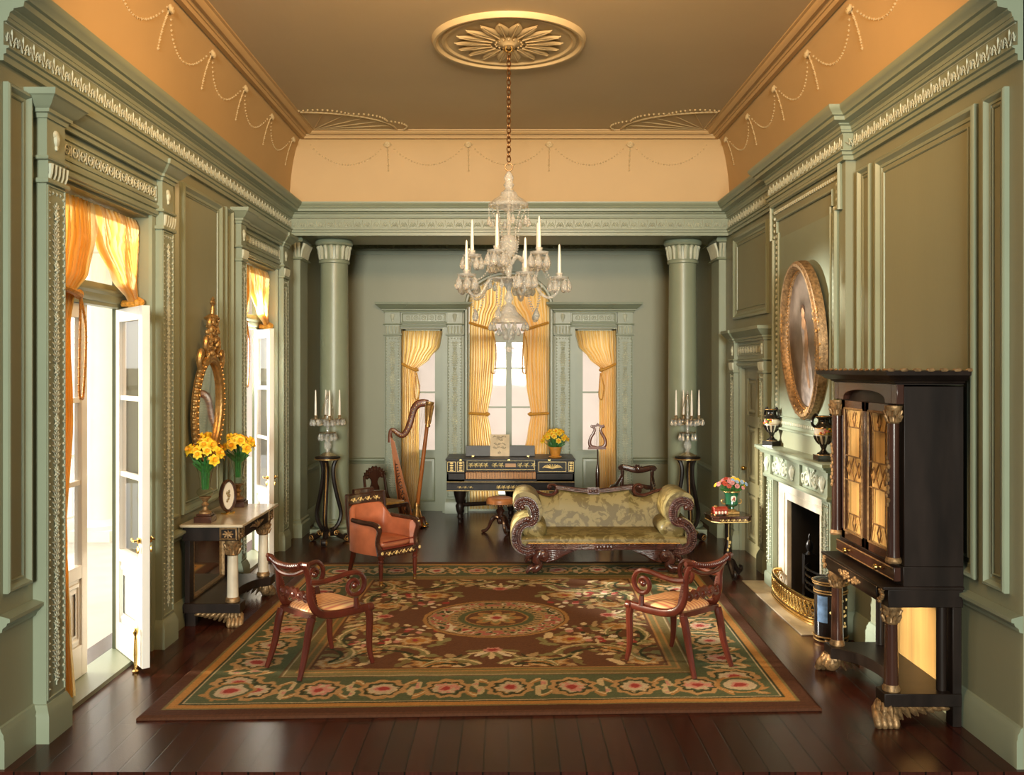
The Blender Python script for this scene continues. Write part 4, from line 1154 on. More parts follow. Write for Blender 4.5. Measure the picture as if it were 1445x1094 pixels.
# crest board: curved tablet, stepped
b = MB()
def crest(u, v):
    x = -.245 + .49 * u; yb = .285 - .62 * (x * x) * 1.1
    ring = [(-.022, .745), (-.026, .85), (-.012, .868), (.014, .868), (.028, .85), (.022, .745)][min(5, int(round(v * 5)))]
    return (x, yb + ring[0] + .035, ring[1])
b.sheet(crest, 20, 5, wrap=False)
def cap_board(u, v):
    x = -.13 + .26 * u; yb = .285 - .62 * x * x * 1.1
    ring = [(-.018, .86), (-.018, .895), (-.008, .908), (.014, .908), (.02, .895), (.02, .86)][min(5, int(round(v * 5)))]
    return (x, yb + ring[0] + .035, ring[1])
b.sheet(cap_board, 14, 5)
for s in (-1, 1): b.tube(smooth([(s * .245, .27, .86), (s * .25, .26, .70), (s * .24, .245, .52), (s * .225, .23, .38)], 4), .022, n=8)
cr = b.build('crest_board', wd, t)
b = MB()
for i in range(4):
    x = -.15 + .10 * i; yb = .285 - .62 * x * x * 1.1
    stencil_leaves(b, T(x, yb + .005, .80) @ R(-1.3 * x * 1.0, 'Z') @ S(1, -1, 1), -.045, .045, 0, .0, .06, .085)
b.build('gold_stencil', M['stencil'], cr)
for s in (-1, 1):
    b = MB()
    P = smooth([(s * .262, .16, .62), (s * .268, .0, .612), (s * .266, -.16, .612), (s * .262, -.235, .595), (s * .258, -.26, .55), (s * .255, -.235, .48), (s * .252, -.225, .42), (s * .250, -.25, .36), (s * .248, -.262, .31)], 4)
    b.tube(P, [.024, .026, .028, .030, .026, .024, .024, .030, .032], n=8)
    a = b.build('arm', wd, t)
    for bz, by, br in ((.59, -.268, .016), (.335, -.295, .018)): b = MB(); b.ell((s * (.262 if bz > .5 else .248), by, bz), (br, .008, br), 8, 4); b.build('gold_boss', M['stencil'], a)
    b = MB()
    b.lathe([(.014, 0), (.017, .03), (.014, .05), (.020, .10), (.024, .18), (.026, .215), (.018, .225), (.028, .235), (.028, .25), (.020, .258), (.030, .275), (.032, .32)], 12, T(s * .225, -.245, 0))
    lg = b.build('leg', mh, t)
    b = MB(); b.lathe([(.012, 0), (.018, .006), (.016, .04), (.018, .055)], 10, T(s * .225, -.245, 0)); b.build('caster', M['brass'], lg)
    b = MB(); b.tube(smooth([(s * .20, .20, .33), (s * .205, .225, .22), (s * .21, .26, .10), (s * .215, .295, 0)], 4), [.030, .026, .021, .017], n=4, rot=PI / 4); b.build('leg', mh, t)
b = MB(); b.box(-.225, .225, -.275, -.235, .285, .355); fr = b.build('front_rail', wd, t, bevel=.006)
b = MB(); stencil_leaves(b, T(0, -.276, .32) @ S(1, -1, 1), -.19, .19, 0, 0, .055, .085); b.build('gold_stencil', M['stencil'], fr)

# ------------------------------------------------------------------ sofa
t = thing('sofa', 'green gold damask sofa with carved scroll arms and winged paw feet', 'sofa', (1.005, 9.72, RUGZ), 0)
q = .001557
def sp2(zx, zy): return ((zx - 733) * q, .325 + (530 - zy) * q)
armL = [sp2(*p) for p in ((172, 300), (150, 282), (160, 258), (200, 248), (242, 268), (264, 318), (262, 365), (238, 392), (196, 398), (160, 425), (140, 470), (140, 525), (165, 565), (210, 585), (262, 578))]
armP = [(p.x, p.y) for p in smooth([(x, z, 0) for x, z in armL], 4)]
for s in (-1, 1):
    path = [(x * -s, z) for x, z in armP]
    b = MB(); b.strip(path, [.030, .050, .062, .064, .064, .062, .060, .058, .056, .058, .060, .060, .060, .055, .045], .05, .70)
    # puffed outer roll
    up = [(x * -s, z) for x, z in armP[4:30]]
    b.strip([(x - .0, z + .012) for x, z in up], [.040, .075, .082, .082, .072, .05], .04, .69)
    b.build('arm_upholstery', M['damask'], t, sharp=60)
    b = MB(); b.strip(path, [.018, .034, .045, .048, .048, .046, .044, .044, .046, .048, .050, .050, .048, .042, .034], -.012, .055)
    for i in range(2, len(path) - 1, 1):
        (xa, za), (xb, zb) = path[i], path[i + 1]; dx, dz = xb - xa, zb - za; l = math.hypot(dx, dz) + 1e-6
        for sg in (-1, 1):
            ox, oz = -dz / l * .022 * sg, dx / l * .022 * sg
            b.ell((xa + ox, -.014, za + oz), (.020, .012, .014), 6, 4)
        if i % 2 == 0: b.ell((xa, -.018, za), (.013, .012, .013), 6, 4)
    for (cx, cz, rr) in ((sp2(178, 290) + (.030,)), (sp2(218, 372) + (.034,)), ): b.ell((cx * -s, -.012, cz), (rr, .02, rr), 10, 6)
    b.build('arm_facing', M['sofawood'], t, sharp=50)
    # bolster
    cx, cz = sp2(262, 448); b = MB()
    b.lathe([(.001, -.012), (.075, -.010), (.098, .01), (.102, .05), (.102, .55), (.09, .60), (.001, .61)], 24, T(cx * -s, .03, cz) @ R(-PI / 2, 'X') @ S(1.32, .98, 1))
    bo = b.build('bolster', M['damask'], t, sharp=60)
b = MB()
def seat(u, v):
    f = v; x = -.87 + 1.74 * u; e = min(1, min(u, 1 - u) * 18)
    prof = [(.0, .315), (-.005, .345), (.0, .375), (.04, .395), (.30, .405), (.62, .40), (.66, .32)]
    y, z = prof[int(round(v * 6))]
    return (x, y, .315 + (z - .315) * (.8 + .2 * e))
b.sheet(seat, 60, 6); b.build('seat_cushion', M['damask'], t, sharp=60)
b = MB(); P = [(-.80 + 1.6 * i / 80, -.004 + .003 * (i % 2), .318 + .004 * (i % 2)) for i in range(81)]; b.tube(P, .006, n=5); b.build('braid', M['cord'], t)
# back panel with shaped top
def zt(zx, zy, Y=10.38): return ((zx - 738) * .00166, 2.2 - (660 + zy / 4.817 - 520) / 1300 * Y)
topc = [zt(*p) for p in ((205, 178), (260, 175), (320, 192), (380, 212), (430, 214), (470, 190), (480, 168), (560, 182), (640, 192), (705, 194), (780, 190), (860, 182), (940, 172), (955, 190), (985, 216), (1040, 218), (1100, 200), (1160, 182), (1225, 186))]
topp = [(p.x, p.y) for p in smooth([(x, z, 0) for x, z in topc], 3)]
b = MB(); V = []; F = []
for (x, z) in topp:
    V += [(x, .55, .36), (x, .575, .5), (x, .600, .62), (x, .632, z - .03), (x, .66, z), (x, .72, z - .01), (x, .70, .33)]
n = len(topp)
for i in range(n - 1):
    for j in range(6): F.append((i * 7 + j, (i + 1) * 7 + j, (i + 1) * 7 + j + 1, i * 7 + j + 1))
F += [tuple(range(7)), tuple((n - 1) * 7 + j for j in range(7))]
b.add(V, F); b.build('back_cushion', M['damask'], t, sharp=60)
b = MB()
def crest_t(pts, r, **k): b.tube([(x, .665, z + .012) for x, z in [zt(*p) for p in pts]], r, n=8, **k)
for mir in (0, 1):
    mm = (lambda L: [(1438 - x if mir else x, y) for x, y in L])
    P = smooth([(x, .665, z + .012) for x, z in [zt(*p) for p in mm([(170, 178), (240, 172), (310, 188), (370, 210), (415, 215), (450, 198), (458, 168), (440, 146), (412, 146), (400, 162), (414, 174)])]], 4)
    b.tube(P, [.014, .017, .019, .021, .022, .022, .020, .018, .016, .014, .012], n=8, N=(0, 1, 0), flat=1.3)
    x, z = zt(*mm([(416, 158)])[0]); b.ell((x, .65, z + .012), (.020, .030, .020), 10, 6)
P = smooth([(x, .665, z + .012) for x, z in [zt(*p) for p in ((452, 160), (520, 170), (620, 182), (705, 186), (790, 182), (890, 170), (968, 160))]], 4)
b.tube(P, .026, n=6, N=(0, 1, 0), flat=1.1)
for dz in (-.016, .0, .016): b.tube([(p.x, p.y - .027, p.z + dz) for p in P], .007, n=5)
x, z = zt(705, 186); b.box(x - .065, x + .065, .625, .70, z - .022, z + .046)
for k in (-1, 1): b.ell((x + k * .028, .622, z + .012), (.03, .014, .02), 8, 5)
b.ell((x, .618, z + .012), (.016, .016, .016), 8, 5)
b.build('crest_rail', M['sofawood'], t, sharp=45)
b = MB()
b.box(-.82, .82, -.015, .69, .25, .315)
for zz in (.265, .283, .302): b.tube([(-.78, -.018, zz), (.78, -.018, zz)], .009, n=6)
b.box(-.10, .10, -.032, 0, .247, .32)
for k in range(-2, 3): b.ell((.036 * k, -.034, .284), (.024, .014, .026), 8, 5)
b.build('seat_rail', M['sofawood'], t, bevel=.004)
for (s, y, nm) in ((-1, .05, 1), (1, .05, 1), (-1, .60, 0), (1, .60, 0)):
    b = MB(); A = T(s * .66, y, 0) @ S(-s, 1, 1)     # local +x points to the middle of the sofa
    b.tube(smooth([(.04, 0, .25), (-.02, -.01, .20), (-.05, -.02, .14), (-.02, -.025, .09), (-.06, -.03, .05), (-.10, -.03, .035)], 4), [.060, .068, .056, .042, .046, .04], n=10, M=A)
    for k in range(4): b.tube(smooth([(-.06, -.06 + .026 * k, .065), (-.11, -.068 + .029 * k, .062), (-.15, -.07 + .030 * k, .028), (-.154, -.07 + .030 * k, .008)], 3), [.022, .024, .020, .010], n=7, M=A)
    b.tube(smooth([(-.04, -.02, .21), (-.10, -.02, .205), (-.145, -.02, .175), (-.15, -.02, .145), (-.125, -.02, .135)], 3), [.036, .034, .028, .020, .015], n=7, M=A)
    b.ell((.02, -.060, .185), (.062, .024, .062), 14, 6, M=A); b.ell((.02, -.082, .185), (.030, .016, .030), 10, 5, M=A); b.ell((.02, -.094, .185), (.014, .012, .014), 8, 5, M=A)
    for k in range(6):
        b.tube(smooth([(.05, -.04, .125 + .022 * k), (.13, -.045, .150 + .018 * k), (.24 + .026 * k, -.035, .195 + .010 * k)], 4), [.017, .021, .007], n=6, flat=.8, M=A)
    b.prism([(.03, .12), (.26, .205), (.36, .25), (.03, .25)], -.025, .025, M=A)
    b.build('leg', M['sofawood'], t, sharp=55)
# ------------------------------------------------------------------ side chair by the harp
t = thing('side_chair', 'dark carved side chair with gold silk seat between the harp and left column', 'chair', (-1.66, 12.42, 0), math.radians(48))
dk = M['rosewood']
for s in (-1, 1):
    b = MB(); b.tube(smooth([(s * .20, -.20, .38), (s * .205, -.225, .28), (s * .20, -.205, .14), (s * .20, -.23, 0)], 4), [.027, .026, .019, .016], n=8); b.build('leg', dk, t)
    b = MB(); b.tube(smooth([(s * .175, .19, .38), (s * .18, .20, .25), (s * .185, .24, .10), (s * .19, .28, 0)], 4), [.024, .022, .018, .015], n=8); b.build('leg', dk, t)
    b = MB(); b.tube(smooth([(s * .20, -.05, .39), (s * .19, .12, .40), (s * .185, .19, .47), (s * .18, .215, .60), (s * .175, .235, .72), (s * .14, .245, .76)], 4), [.022, .024, .022, .020, .020, .02], n=8); b.build('back_post', dk, t)
b = MB(); b.box(-.21, .21, -.225, -.19, .345, .395); b.box(-.18, .18, .17, .20, .345, .395); b.box(-.215, -.19, -.2, .19, .345, .395); b.box(.19, .215, -.2, .19, .345, .395); b.build('seat_rail', dk, t, bevel=.006)
b = MB()
pl = [(-.17, .70), (-.19, .745), (-.165, .755), (-.175, .79), (-.14, .79), (-.14, .825), (-.105, .815), (-.09, .85), (-.055, .835), (-.03, .868), (0, .85), (.03, .868), (.055, .835), (.09, .85), (.105, .815), (.14, .825), (.14, .79), (.175, .79), (.165, .755), (.19, .745), (.17, .70), (.13, .695), (.09, .715), (.06, .69), (.045, .655), (.05, .62), (.075, .58), (.08, .53), (.06, .47), (.065, .42), (-.065, .42), (-.06, .47), (-.08, .53), (-.075, .58), (-.05, .62), (-.045, .655), (-.06, .69), (-.09, .715), (-.13, .695)]
b.prism(pl, .222, .25)
for k in range(9):
    a = PI * k / 8; b.ell((.13 * math.cos(a), .222, .725 + .10 * math.sin(a)), (.022, .014, .022), 7, 4); b.ell((.13 * math.cos(a), .25, .725 + .10 * math.sin(a)), (.022, .014, .022), 7, 4)
b.build('back_splat', dk, t)
def pad(w, d, z0, h, cy=0., e=6):
    def f(u, v):
        a = u * 2 * PI; q = (abs(math.cos(a)) ** e + abs(math.sin(a)) ** e) ** (-1. / e)
        r = math.cos(max(0, v - .3) / .7 * PI / 2) ** .5 if v < 1 else 0; z = z0 + h * math.sin(v * PI / 2)
        return (q * math.cos(a) * r * w, cy + q * math.sin(a) * r * d, z)
    return f
b = MB(); b.sheet(pad(.20, .20, .385, .045, -.01), 36, 10, wrap=True); b.build('seat_cushion', M['gold_seat'], t, sharp=70)

# ------------------------------------------------------------------ dark armchair behind the sofa
t = thing('carved_armchair', 'dark carved armchair with scrolled crest standing behind the right end of the sofa', 'chair', (1.60, 11.78, 0), math.radians(-17))
for s in (-1, 1):
    b = MB(); b.tube(smooth([(s * .24, -.22, .42), (s * .245, -.245, .3), (s * .24, -.225, .12), (s * .245, -.26, 0)], 4), [.028, .026, .02, .017], n=8); b.build('leg', dk, t)
    b = MB(); b.tube(smooth([(s * .205, .2, .42), (s * .21, .22, .25), (s * .215, .26, .1), (s * .22, .31, 0)], 4), [.026, .024, .019, .016], n=8); b.build('leg', dk, t)
    b = MB(); b.tube(smooth([(s * .205, .19, .40), (s * .20, .205, .55), (s * .195, .235, .72), (s * .195, .265, .86)], 4), [.026, .024, .024, .026], n=8); b.build('back_post', dk, t)
    b = MB(); P = smooth([(s * .20, .24, .80), (s * .225, .17, .73), (s * .25, .08, .69), (s * .27, -.03, .685), (s * .28, -.12, .66), (s * .28, -.165, .60), (s * .275, -.15, .545), (s * .27, -.115, .54), (s * .27, -.105, .565), (s * .27, -.125, .575)], 4)
    b.tube(P, [.020, .022, .024, .026, .027, .026, .024, .02, .016], n=8)
    b.tube(smooth([(s * .275, -.15, .55), (s * .265, -.17, .48), (s * .25, -.19, .42)], 3), .022, n=8); b.build('arm', dk, t)
b = MB(); b.box(-.25, .25, -.24, -.205, .36, .42); b.box(-.21, .21, .18, .21, .36, .42); b.box(-.25, -.22, -.22, .2, .36, .42); b.box(.22, .25, -.22, .2, .36, .42); b.build('seat_rail', dk, t, bevel=.006)
b = MB()
P = smooth([(-.245, .27, .885), (-.21, .265, .905), (-.14, .275, .895), (-.06, .285, .875), (0, .29, .87), (.06, .285, .875), (.14, .275, .895), (.21, .265, .905), (.245, .27, .885)], 4)
b.tube(P, [.022, .034, .038, .040, .042, .040, .038, .034, .022], n=8, flat=.6)
for s in (-1, 1): b.lathe([(.001, -.03), (.032, -.03), (.036, 0), (.032, .03), (.001, .03)], 12, T(s * .215, .265, .895) @ R(PI / 2, 'X'))
b.prism([(-.06, .89), (-.055, .925), (-.03, .915), (-.02, .945), (0, .93), (.02, .945), (.03, .915), (.055, .925), (.06, .89)], .27, .305)
b.ell((0, .262, .885), (.03, .014, .03), 8, 5); b.build('crest_rail', dk, t)
b = MB(); P = smooth([(-.2, .225, .66), (-.13, .232, .655), (-.06, .238, .675), (0, .24, .65), (.06, .238, .675), (.13, .232, .655), (.2, .225, .66)], 4); b.tube(P, [.024, .03, .02, .034, .02, .03, .024], n=8, flat=.6)
b.prism([(-.05, .42), (-.045, .56), (-.07, .61), (-.03, .66), (.03, .66), (.07, .61), (.045, .56), (.05, .42)], .205, .232); b.build('back_splat', dk, t)
b = MB(); b.sheet(pad(.235, .215, .40, .055, -.015), 36, 10, wrap=True); b.build('seat_cushion', M['gold_seat'], t, sharp=70)

# ------------------------------------------------------------------ harp
t = thing('harp', 'golden wood harp with gilded pillar standing in front of the left alcove window', 'harp', (-1.27, 12.82, 0), math.radians(0))
hq = .00179     # metres per zoomed pixel
def hp(px, py): return ((px - 302) * hq + .01, 1.74 - (py - 62) * hq)
b = MB()
PT, PBm = hp(376, 240), hp(300, 860)
b.lathe([(.024, 0), (.030, .02), (.029, .5), (.027, 1.0), (.026, 1.12), (.03, 1.14)], 14, Matrix(((1, 0, (PT[0] - PBm[0]) / 1.13, PBm[0]), (0, 1, 0, -.06), (0, 0, 1, PBm[1]), (0, 0, 0, 1))))
b.build('pillar', M['harpwood'], t)
b = MB()
ang = math.atan2(PT[0] - PBm[0], 1.13)
x, z = hp(378, 245); b.lathe([(.026, -.03), (.036, -.02), (.036, 0), (.028, .02), (.034, .12), (.046, .26), (.056, .29), (.060, .30), (.060, .325), (.04, .33)], 14, T(x, -.06, z) @ R(ang * .8, 'Y'))
for k in range(10):
    a = 2 * PI * k / 10; b.tube([(.034 * math.cos(a), .034 * math.sin(a), .02), (.054 * math.cos(a), .054 * math.sin(a), .28)], [.008, .012], n=5, M=T(x, -.06, z) @ R(ang * .8, 'Y'))
b.build('gilded_capital', M['gilt'], t); b = MB()
x, z = hp(294, 870); b.lathe([(.05, -.17), (.062, -.14), (.052, -.09), (.036, -.05), (.04, -.02), (.034, .02), (.026, .05)], 14, T(x, -.06, z))
for k in range(8):
    a = 2 * PI * k / 8; b.tube([(.062 * math.cos(a), .062 * math.sin(a), -.15), (.040 * math.cos(a), .040 * math.sin(a), -.05)], [.014, .008], n=5, M=T(x, -.06, z))
b.build('gilded_base', M['gilt'], t)
b = MB()
neck = [hp(*p) for p in ((380, 78), (340, 74), (300, 84), (270, 120), (252, 180), (234, 245), (208, 300), (178, 325), (140, 308), (112, 285), (92, 288), (84, 320), (84, 380))]
P = smooth([(x, -.02, z) for x, z in neck], 4)
b.tube(P, [.05, .055, .055, .05, .045, .045, .042, .040, .034, .03, .028, .028, .03], n=8, N=(0, 1, 0), flat=.6); nk = b.build('neck', M['harpdark'], t)
b = MB()
for i in range(3, len(P) - 10, 2): b.ell((P[i].x, -.055, P[i].z), (.009, .006, .009), 6, 4)
b.build('tuning_pins', M['gilt'], nk)
# soundbox: tapered half-round body
b = MB(); A0, A1 = hp(90, 300), hp(210, 1010)
def body(u, v):
    a = PI * u; w = .05 + .12 * v; x = A0[0] + (A1[0] - A0[0]) * v; z = A0[1] + (A1[1] - A0[1]) * v
    return (x - math.sin(a) * w * .45, -.02 + .03 - math.cos(a) * w, z)
b.sheet(body, 14, 20); b.build('soundbox', M['harpdark'], t)
b = MB()
b.prism([hp(88, 330), hp(122, 372), hp(268, 968), hp(162, 968)], -.075, -.05); sb = b.build('soundboard', M['harpwood'], t)
b = MB()
for i in range(9):
    cx, cz_ = hp(140 + 9.5 * i, 560 + 46 * i); r_ = .012 + .0012 * i
    b.tube([(cx + r_ * 1.4 * math.cos(q), -.077, cz_ + r_ * 2.2 * math.sin(q)) for q in [.6 + 4.6 * j / 9 for j in range(10)]], .0045, n=4)
    b.ell((cx + .012, -.076, cz_ - .02), (.012, .003, .014), 6, 4); b.ell((cx - .010, -.076, cz_ + .022), (.010, .003, .012), 6, 4)
b.build('painted_scrolls', M['rosewood'], sb)
b = MB()
for i in range(16):
    f = i / 15; v = .12 + .84 * f; x0 = A0[0] + (A1[0] - A0[0]) * v + .026; z0 = A0[1] + (A1[1] - A0[1]) * v
    j = min(len(P) - 12, int((1 - f) * (len(P) - 14)) + 2); b.tube([(x0 + .01, -.04, z0), (P[j].x, -.03, P[j].z)], .0010, n=4)
b.build('strings', M['gilt_dark'], t)
b = MB(); x, z = hp(300, 970)
b.tube(smooth([(x - .20, 0, .07), (x - .02, -.02, .07), (x + .07, -.05, .08)], 4), [.085, .10, .07], n=10, flat=1.4)
b.lathe([(.11, .015), (.12, .03), (.10, .06), (.085, .12)], 16, T(x + .0, -.05, 0)); b.build('base', M['harpdark'], t)
for (dx, dy) in ((-.22, -.12), (.10, -.14), (.11, .06), (-.22, .14)):
    b = MB(); b.ell((x + dx, dy, .024), (.038, .03, .022), 10, 6); b.tube([(x + dx, dy, .03), (x + dx * .7, dy * .7, .06)], [.02, .022], n=6); b.build('foot', M['brass'], t)
b = MB()
for k in range(3): b.tube(smooth([(x - .20 - .02 * k, .02, .06), (x - .27 - .03 * k, .0, .055), (x - .30 - .03 * k, -.01, .075)], 3), .009, n=6)
b.build('pedals', M['brass'], t)

# ------------------------------------------------------------------ square piano
t = thing('square_piano', 'black square piano with gold scrollwork standing below the centre alcove window', 'piano', (.025, 12.97, 0), 0)
eb = M['ebony']; q = .00996
def pz(py): return 2.2 - (py - 520) / 1300 * 12.97
def px_(p): return (p - 718) / 1300 * 12.97 - .025
hw = .90
x0_, x1_ = px_(656), px_(757)
b = MB()
b.box(-hw, hw, 0, .72, .60, .640); b.box(-hw, x0_, 0, .16, .60, .72); b.box(x1_, hw, 0, .16, .60, .72); b.box(-hw, hw, .16, .72, .60, .72); b.box(-hw, hw, -.015, .73, .575, .60); b.box(-hw, hw, 0, .72, .47, .575)
x0, x1 = px_(656), px_(757)
b.box(-hw, x0, 0, .10, .72, .90); b.box(x1, hw, 0, .10, .72, .90)
b.box(-hw, hw, .16, .72, .72, .90); b.box(-hw, -hw + .03, 0, .72, .6, .90); b.box(hw - .03, hw, 0, .72, .6, .90)
b.build('case', eb, t, bevel=.005)
b = MB(); b.box(-hw - .015, hw + .015, -.015, .40, .90, .925); b.box(-hw - .015, hw + .015, .40, .735, .90, .925); b.build('lid', M['slate'], t, bevel=.006)
b = MB(); A = T(0, .40, .925) @ R(-.12, 'X'); b.box(px_(655), px_(756), 0, .018, 0, .155, M=A); lp = b.build('lid_flap', M['slate'], t, bevel=.004)
kb = MB(); 
nk_ = 44; kw = (x1 - x0 - .02) / nk_
for i in range(nk_): kb.box(x0 + .01 + i * kw + .003, x0 + .01 + (i + 1) * kw - .003, -.012, .15, .645, .735)
kk = kb.build('white_keys', M['ivory'], t)
kb = MB()
for i in range(nk_ - 1):
    if i % 7 not in (2, 6): kb.box(x0 + .01 + (i + 1) * kw - .005, x0 + .01 + (i + 1) * kw + .005, .055, .15, .735, .748)
kb.build('black_keys', eb, t)
b = MB(); b.box(x0, x1, .155, .165, .74, .90); fb = b.build('name_board', M['ebony'], t)
b = MB(); b.box(-.075, .075, .150, .156, .795, .845); b.build('name_plate', M['ivory'], fb)
b = MB()
Fp = frame((0, .154, 0), (1, 0, 0), (0, -1, 0))
for s in (-1, 1):
    stencil_leaves(b, Fp, .09 if s > 0 else -.27, .27 if s > 0 else -.09, .82, 0, .085, .09)
    stencil_leaves(b, Fp, .32 if s > 0 else x0 + .04, min(.46, x1 - .04) if s > 0 else -.32, .82, 0, .085, .07)
b.rect(x0 + .02, x1 - .02, .755, .885, [(0, 0), (0, .003), (.006, .003), (.006, 0)], M=Fp); b.build('gold_scrolls', M['stencil'], fb)
b = MB(); Ff = frame((0, -.001, 0), (1, 0, 0), (0, -1, 0))
for (a, c) in ((x1 + .03, px_(799)), (px_(802), hw - .01), (-hw + .01, px_(643)), (px_(645), x0 - .01)):
    b.rect(a, c, .745, .885, [(0, 0), (0, .003), (.006, .003), (.006, 0)], M=Ff)
    if c - a > .2:
        for k in range(9):
            aa = (k - 4) * .33; b.tube([((a + c) / 2, .002, .79), ((a + c) / 2 + .12 * math.sin(aa), .004, .80 + .05 * math.cos(aa)), ((a + c) / 2 + .14 * math.sin(aa * 1.1), .003, .785 + .05 * math.cos(aa))], .008, n=5, M=Ff)
    else:
        for k in range(4): b.ell(((a + c) / 2, .002, .765 + .033 * k), (.03 - .004 * (k % 2), .003, .014), 7, 4, M=Ff)
for zz in (.603, .478): 
    b.tube([(-hw, .015, zz), (hw, .015, zz)], .004, n=5, M=Ff)
stencil_leaves(b, Ff, -.20, .20, .525, .003, .07, .06); stencil_leaves(b, Ff, px_(645), px_(668), .525, .003, .045, .06)
b.build('gold_scrolls', M['stencil'], t)
for p, zz in ((650, .91), (775, .91), (718, .912), (666, .93), (746, .93)):
    x = px_(p); b = MB(); b.box(x - .016, x + .016, -.018 if zz < .92 else .37, .008 if zz < .92 else .40, zz - .008, zz + .008); b.build('hinge', M['brass'], t)
for (x, y) in ((-.72, .10), (.72, .10), (-.72, .62), (.72, .62), (.0, .42)):
    b = MB(); b.lathe([(.02, 0), (.03, .02), (.022, .05), (.04, .09), (.03, .13), (.05, .18), (.062, .25), (.045, .29), (.06, .31), (.07, .36), (.085, .42), (.09, .47)], 14, T(x, y, 0)); b.build('leg', eb, t)
b = MB(); b.tube([(-.72, .12, .26), (0, .40, .26), (.72, .12, .26)], .03, n=8); b.build('stretcher', eb, t)

b = MB(); A = T(-.13, 13.335, .927) @ R(-.13, 'X')
b.box(-.14, .14, 0, .012, 0, .315, M=A)
mu = thing('music_book', 'buff sheet music cover with dark lettering propped against the piano lid flap', 'music book', (0, 0, 0))
b.build('cover', M['paper'], mu)
b = MB()
for k, (w_, z) in enumerate(((.20, .27), (.10, .235), (.18, .17), (.20, .12), (.06, .05))):
    n = int(w_ / .016)
    for i in range(n):
        x = -w_ / 2 + i * .016
        b.tube([(x, -.002, z + .012 * math.sin(i * .8 + k)), (x + .006, -.002, z + .02 + .012 * math.sin(i * 1.7)), (x + .012, -.002, z + .012 * math.sin(i * .8 + .5 + k))], .0022, n=4, M=A)
b.build('lettering', M['ink'], mu)

def leafblade(b, p0, p1, w, bend=.05):
    p0, p1 = Vector(p0), Vector(p1); d = p1 - p0; sd = d.cross(Vector((0, 1, .3))).normalized(); V = []
    for i in range(6):
        f = i / 5; ww = w * math.sin(PI * (f * .85 + .1)); c = p0 + d * f + Vector((0, 0, -bend * f * f)); V += [c - sd * ww, c + Vector((0, -.004, 0)), c + sd * ww]
    F = []
    for i in range(5):
        for j in (0, 1): F.append((i * 3 + j, (i + 1) * 3 + j, (i + 1) * 3 + j + 1, i * 3 + j + 1))
    b.add(V, F)
# pot of daffodils on the piano
t = thing('daffodil_pot', 'ochre flower pot of yellow daffodils on the right end of the piano lid', 'flower pot', (.665, 13.2, .926), 0)
b = MB(); b.lathe([(.085, 0), (.095, .01), (.085, .02), (.07, .022)], 20); b.build('saucer', M['terracotta'], t)
b = MB(); b.lathe([(.062, .02), (.075, .06), (.088, .125), (.094, .127), (.096, .15), (.086, .152), (.078, .13), (.001, .125)], 20); b.build('pot', M['terracotta'], t)
rnd = random.Random(5)
b3 = MB(); pot_blooms = []
for i in range(26):
    a = i * 2.4; r = .19 * math.sqrt((i + .5) / 26); z = .37 - r * r * 3.2 + rnd.uniform(-.03, .03)
    P = (r * math.cos(a), r * math.sin(a) * .7, z); pot_blooms.append((P, (math.cos(a) * .7, math.sin(a) * .6 - .6, .35)))
    b3.tube(smooth([(r * .2 * math.cos(a), r * .2 * math.sin(a), .12), (r * .5 * math.cos(a), r * .4 * math.sin(a), z * .7), P], 3), .004, n=4)
for i in range(26):
    a = rnd.uniform(0, 2 * PI); r = rnd.uniform(.06, .16); leafblade(b3, (r * .3 * math.cos(a), r * .3 * math.sin(a), .12), (r * math.cos(a), r * math.sin(a) * .8, rnd.uniform(.22, .34)), .016)
b3.build('leaves', M['leaf'], t); pot_thing = t

# ------------------------------------------------------------------ piano stool
t = thing('piano_stool', 'round tan leather piano stool on three dark curved legs', 'stool', (-.115, 12.32, 0), .3)
b = MB(); b.sheet(pad(.185, .185, .40, .085, 0, 2.2), 36, 12, wrap=True); b.lathe([(.001, .392), (.175, .395), (.185, .405)], 36); b.build('seat', M['leather_tan'], t, sharp=60)
b = MB()
for k in range(30): b.tube([(.178 * math.cos(2 * PI * k / 30), .178 * math.sin(2 * PI * k / 30), .405), (.176 * math.cos(2 * PI * k / 30), .176 * math.sin(2 * PI * k / 30), .375)], .008, n=5)
b.build('fringe', M['gilt_dark'], t)
b = MB(); b.lathe([(.03, .12), (.05, .16), (.03, .22), (.045, .27), (.06, .30), (.035, .33), (.05, .37), (.11, .395)], 16); b.build('pedestal', dk, t)
for k in range(3):
    b = MB(); A = R(2 * PI * k / 3 + .6)
    b.tube(smooth([(.02, 0, .20), (.07, 0, .21), (.12, 0, .16), (.16, 0, .07), (.205, 0, .025), (.235, 0, .02)], 4), [.028, .03, .027, .022, .022, .02], n=8, M=A); b.ell((.235, 0, .02), (.025, .02, .02), 8, 5, M=A); b.build('leg', dk, t)

# ------------------------------------------------------------------ lyre music stand
t = thing('lyre_music_stand', 'dark music stand with lyre shaped desk beside the right alcove window', 'music stand', (1.185, 12.3, 0), 0)
b = MB(); lq = .00225
def lp2(x, y): return ((x - 603) * lq, 1.473 - (y - 825) * lq)
for s in (-1, 1):
    P = smooth([(s * abs(lp2(p, y)[0]), 0, lp2(p, y)[1]) for p, y in ((572, 838), (566, 848), (578, 852), (586, 866), (578, 888), (562, 915), (556, 945), (566, 966), (600, 974))], 4)
    b.tube(P, [.012, .014, .015, .017, .019, .02, .022, .024, .022], n=8, N=(0, 1, 0), flat=.6)
b.prism([lp2(*p) for p in ((570, 848), (578, 838), (592, 838), (604, 825), (616, 838), (632, 838), (640, 848), (625, 852), (604, 846), (584, 852))], -.012, .012)
b.prism([lp2(*p) for p in ((545, 982), (550, 968), (572, 966), (632, 966), (650, 968), (654, 982))], -.02, .02)
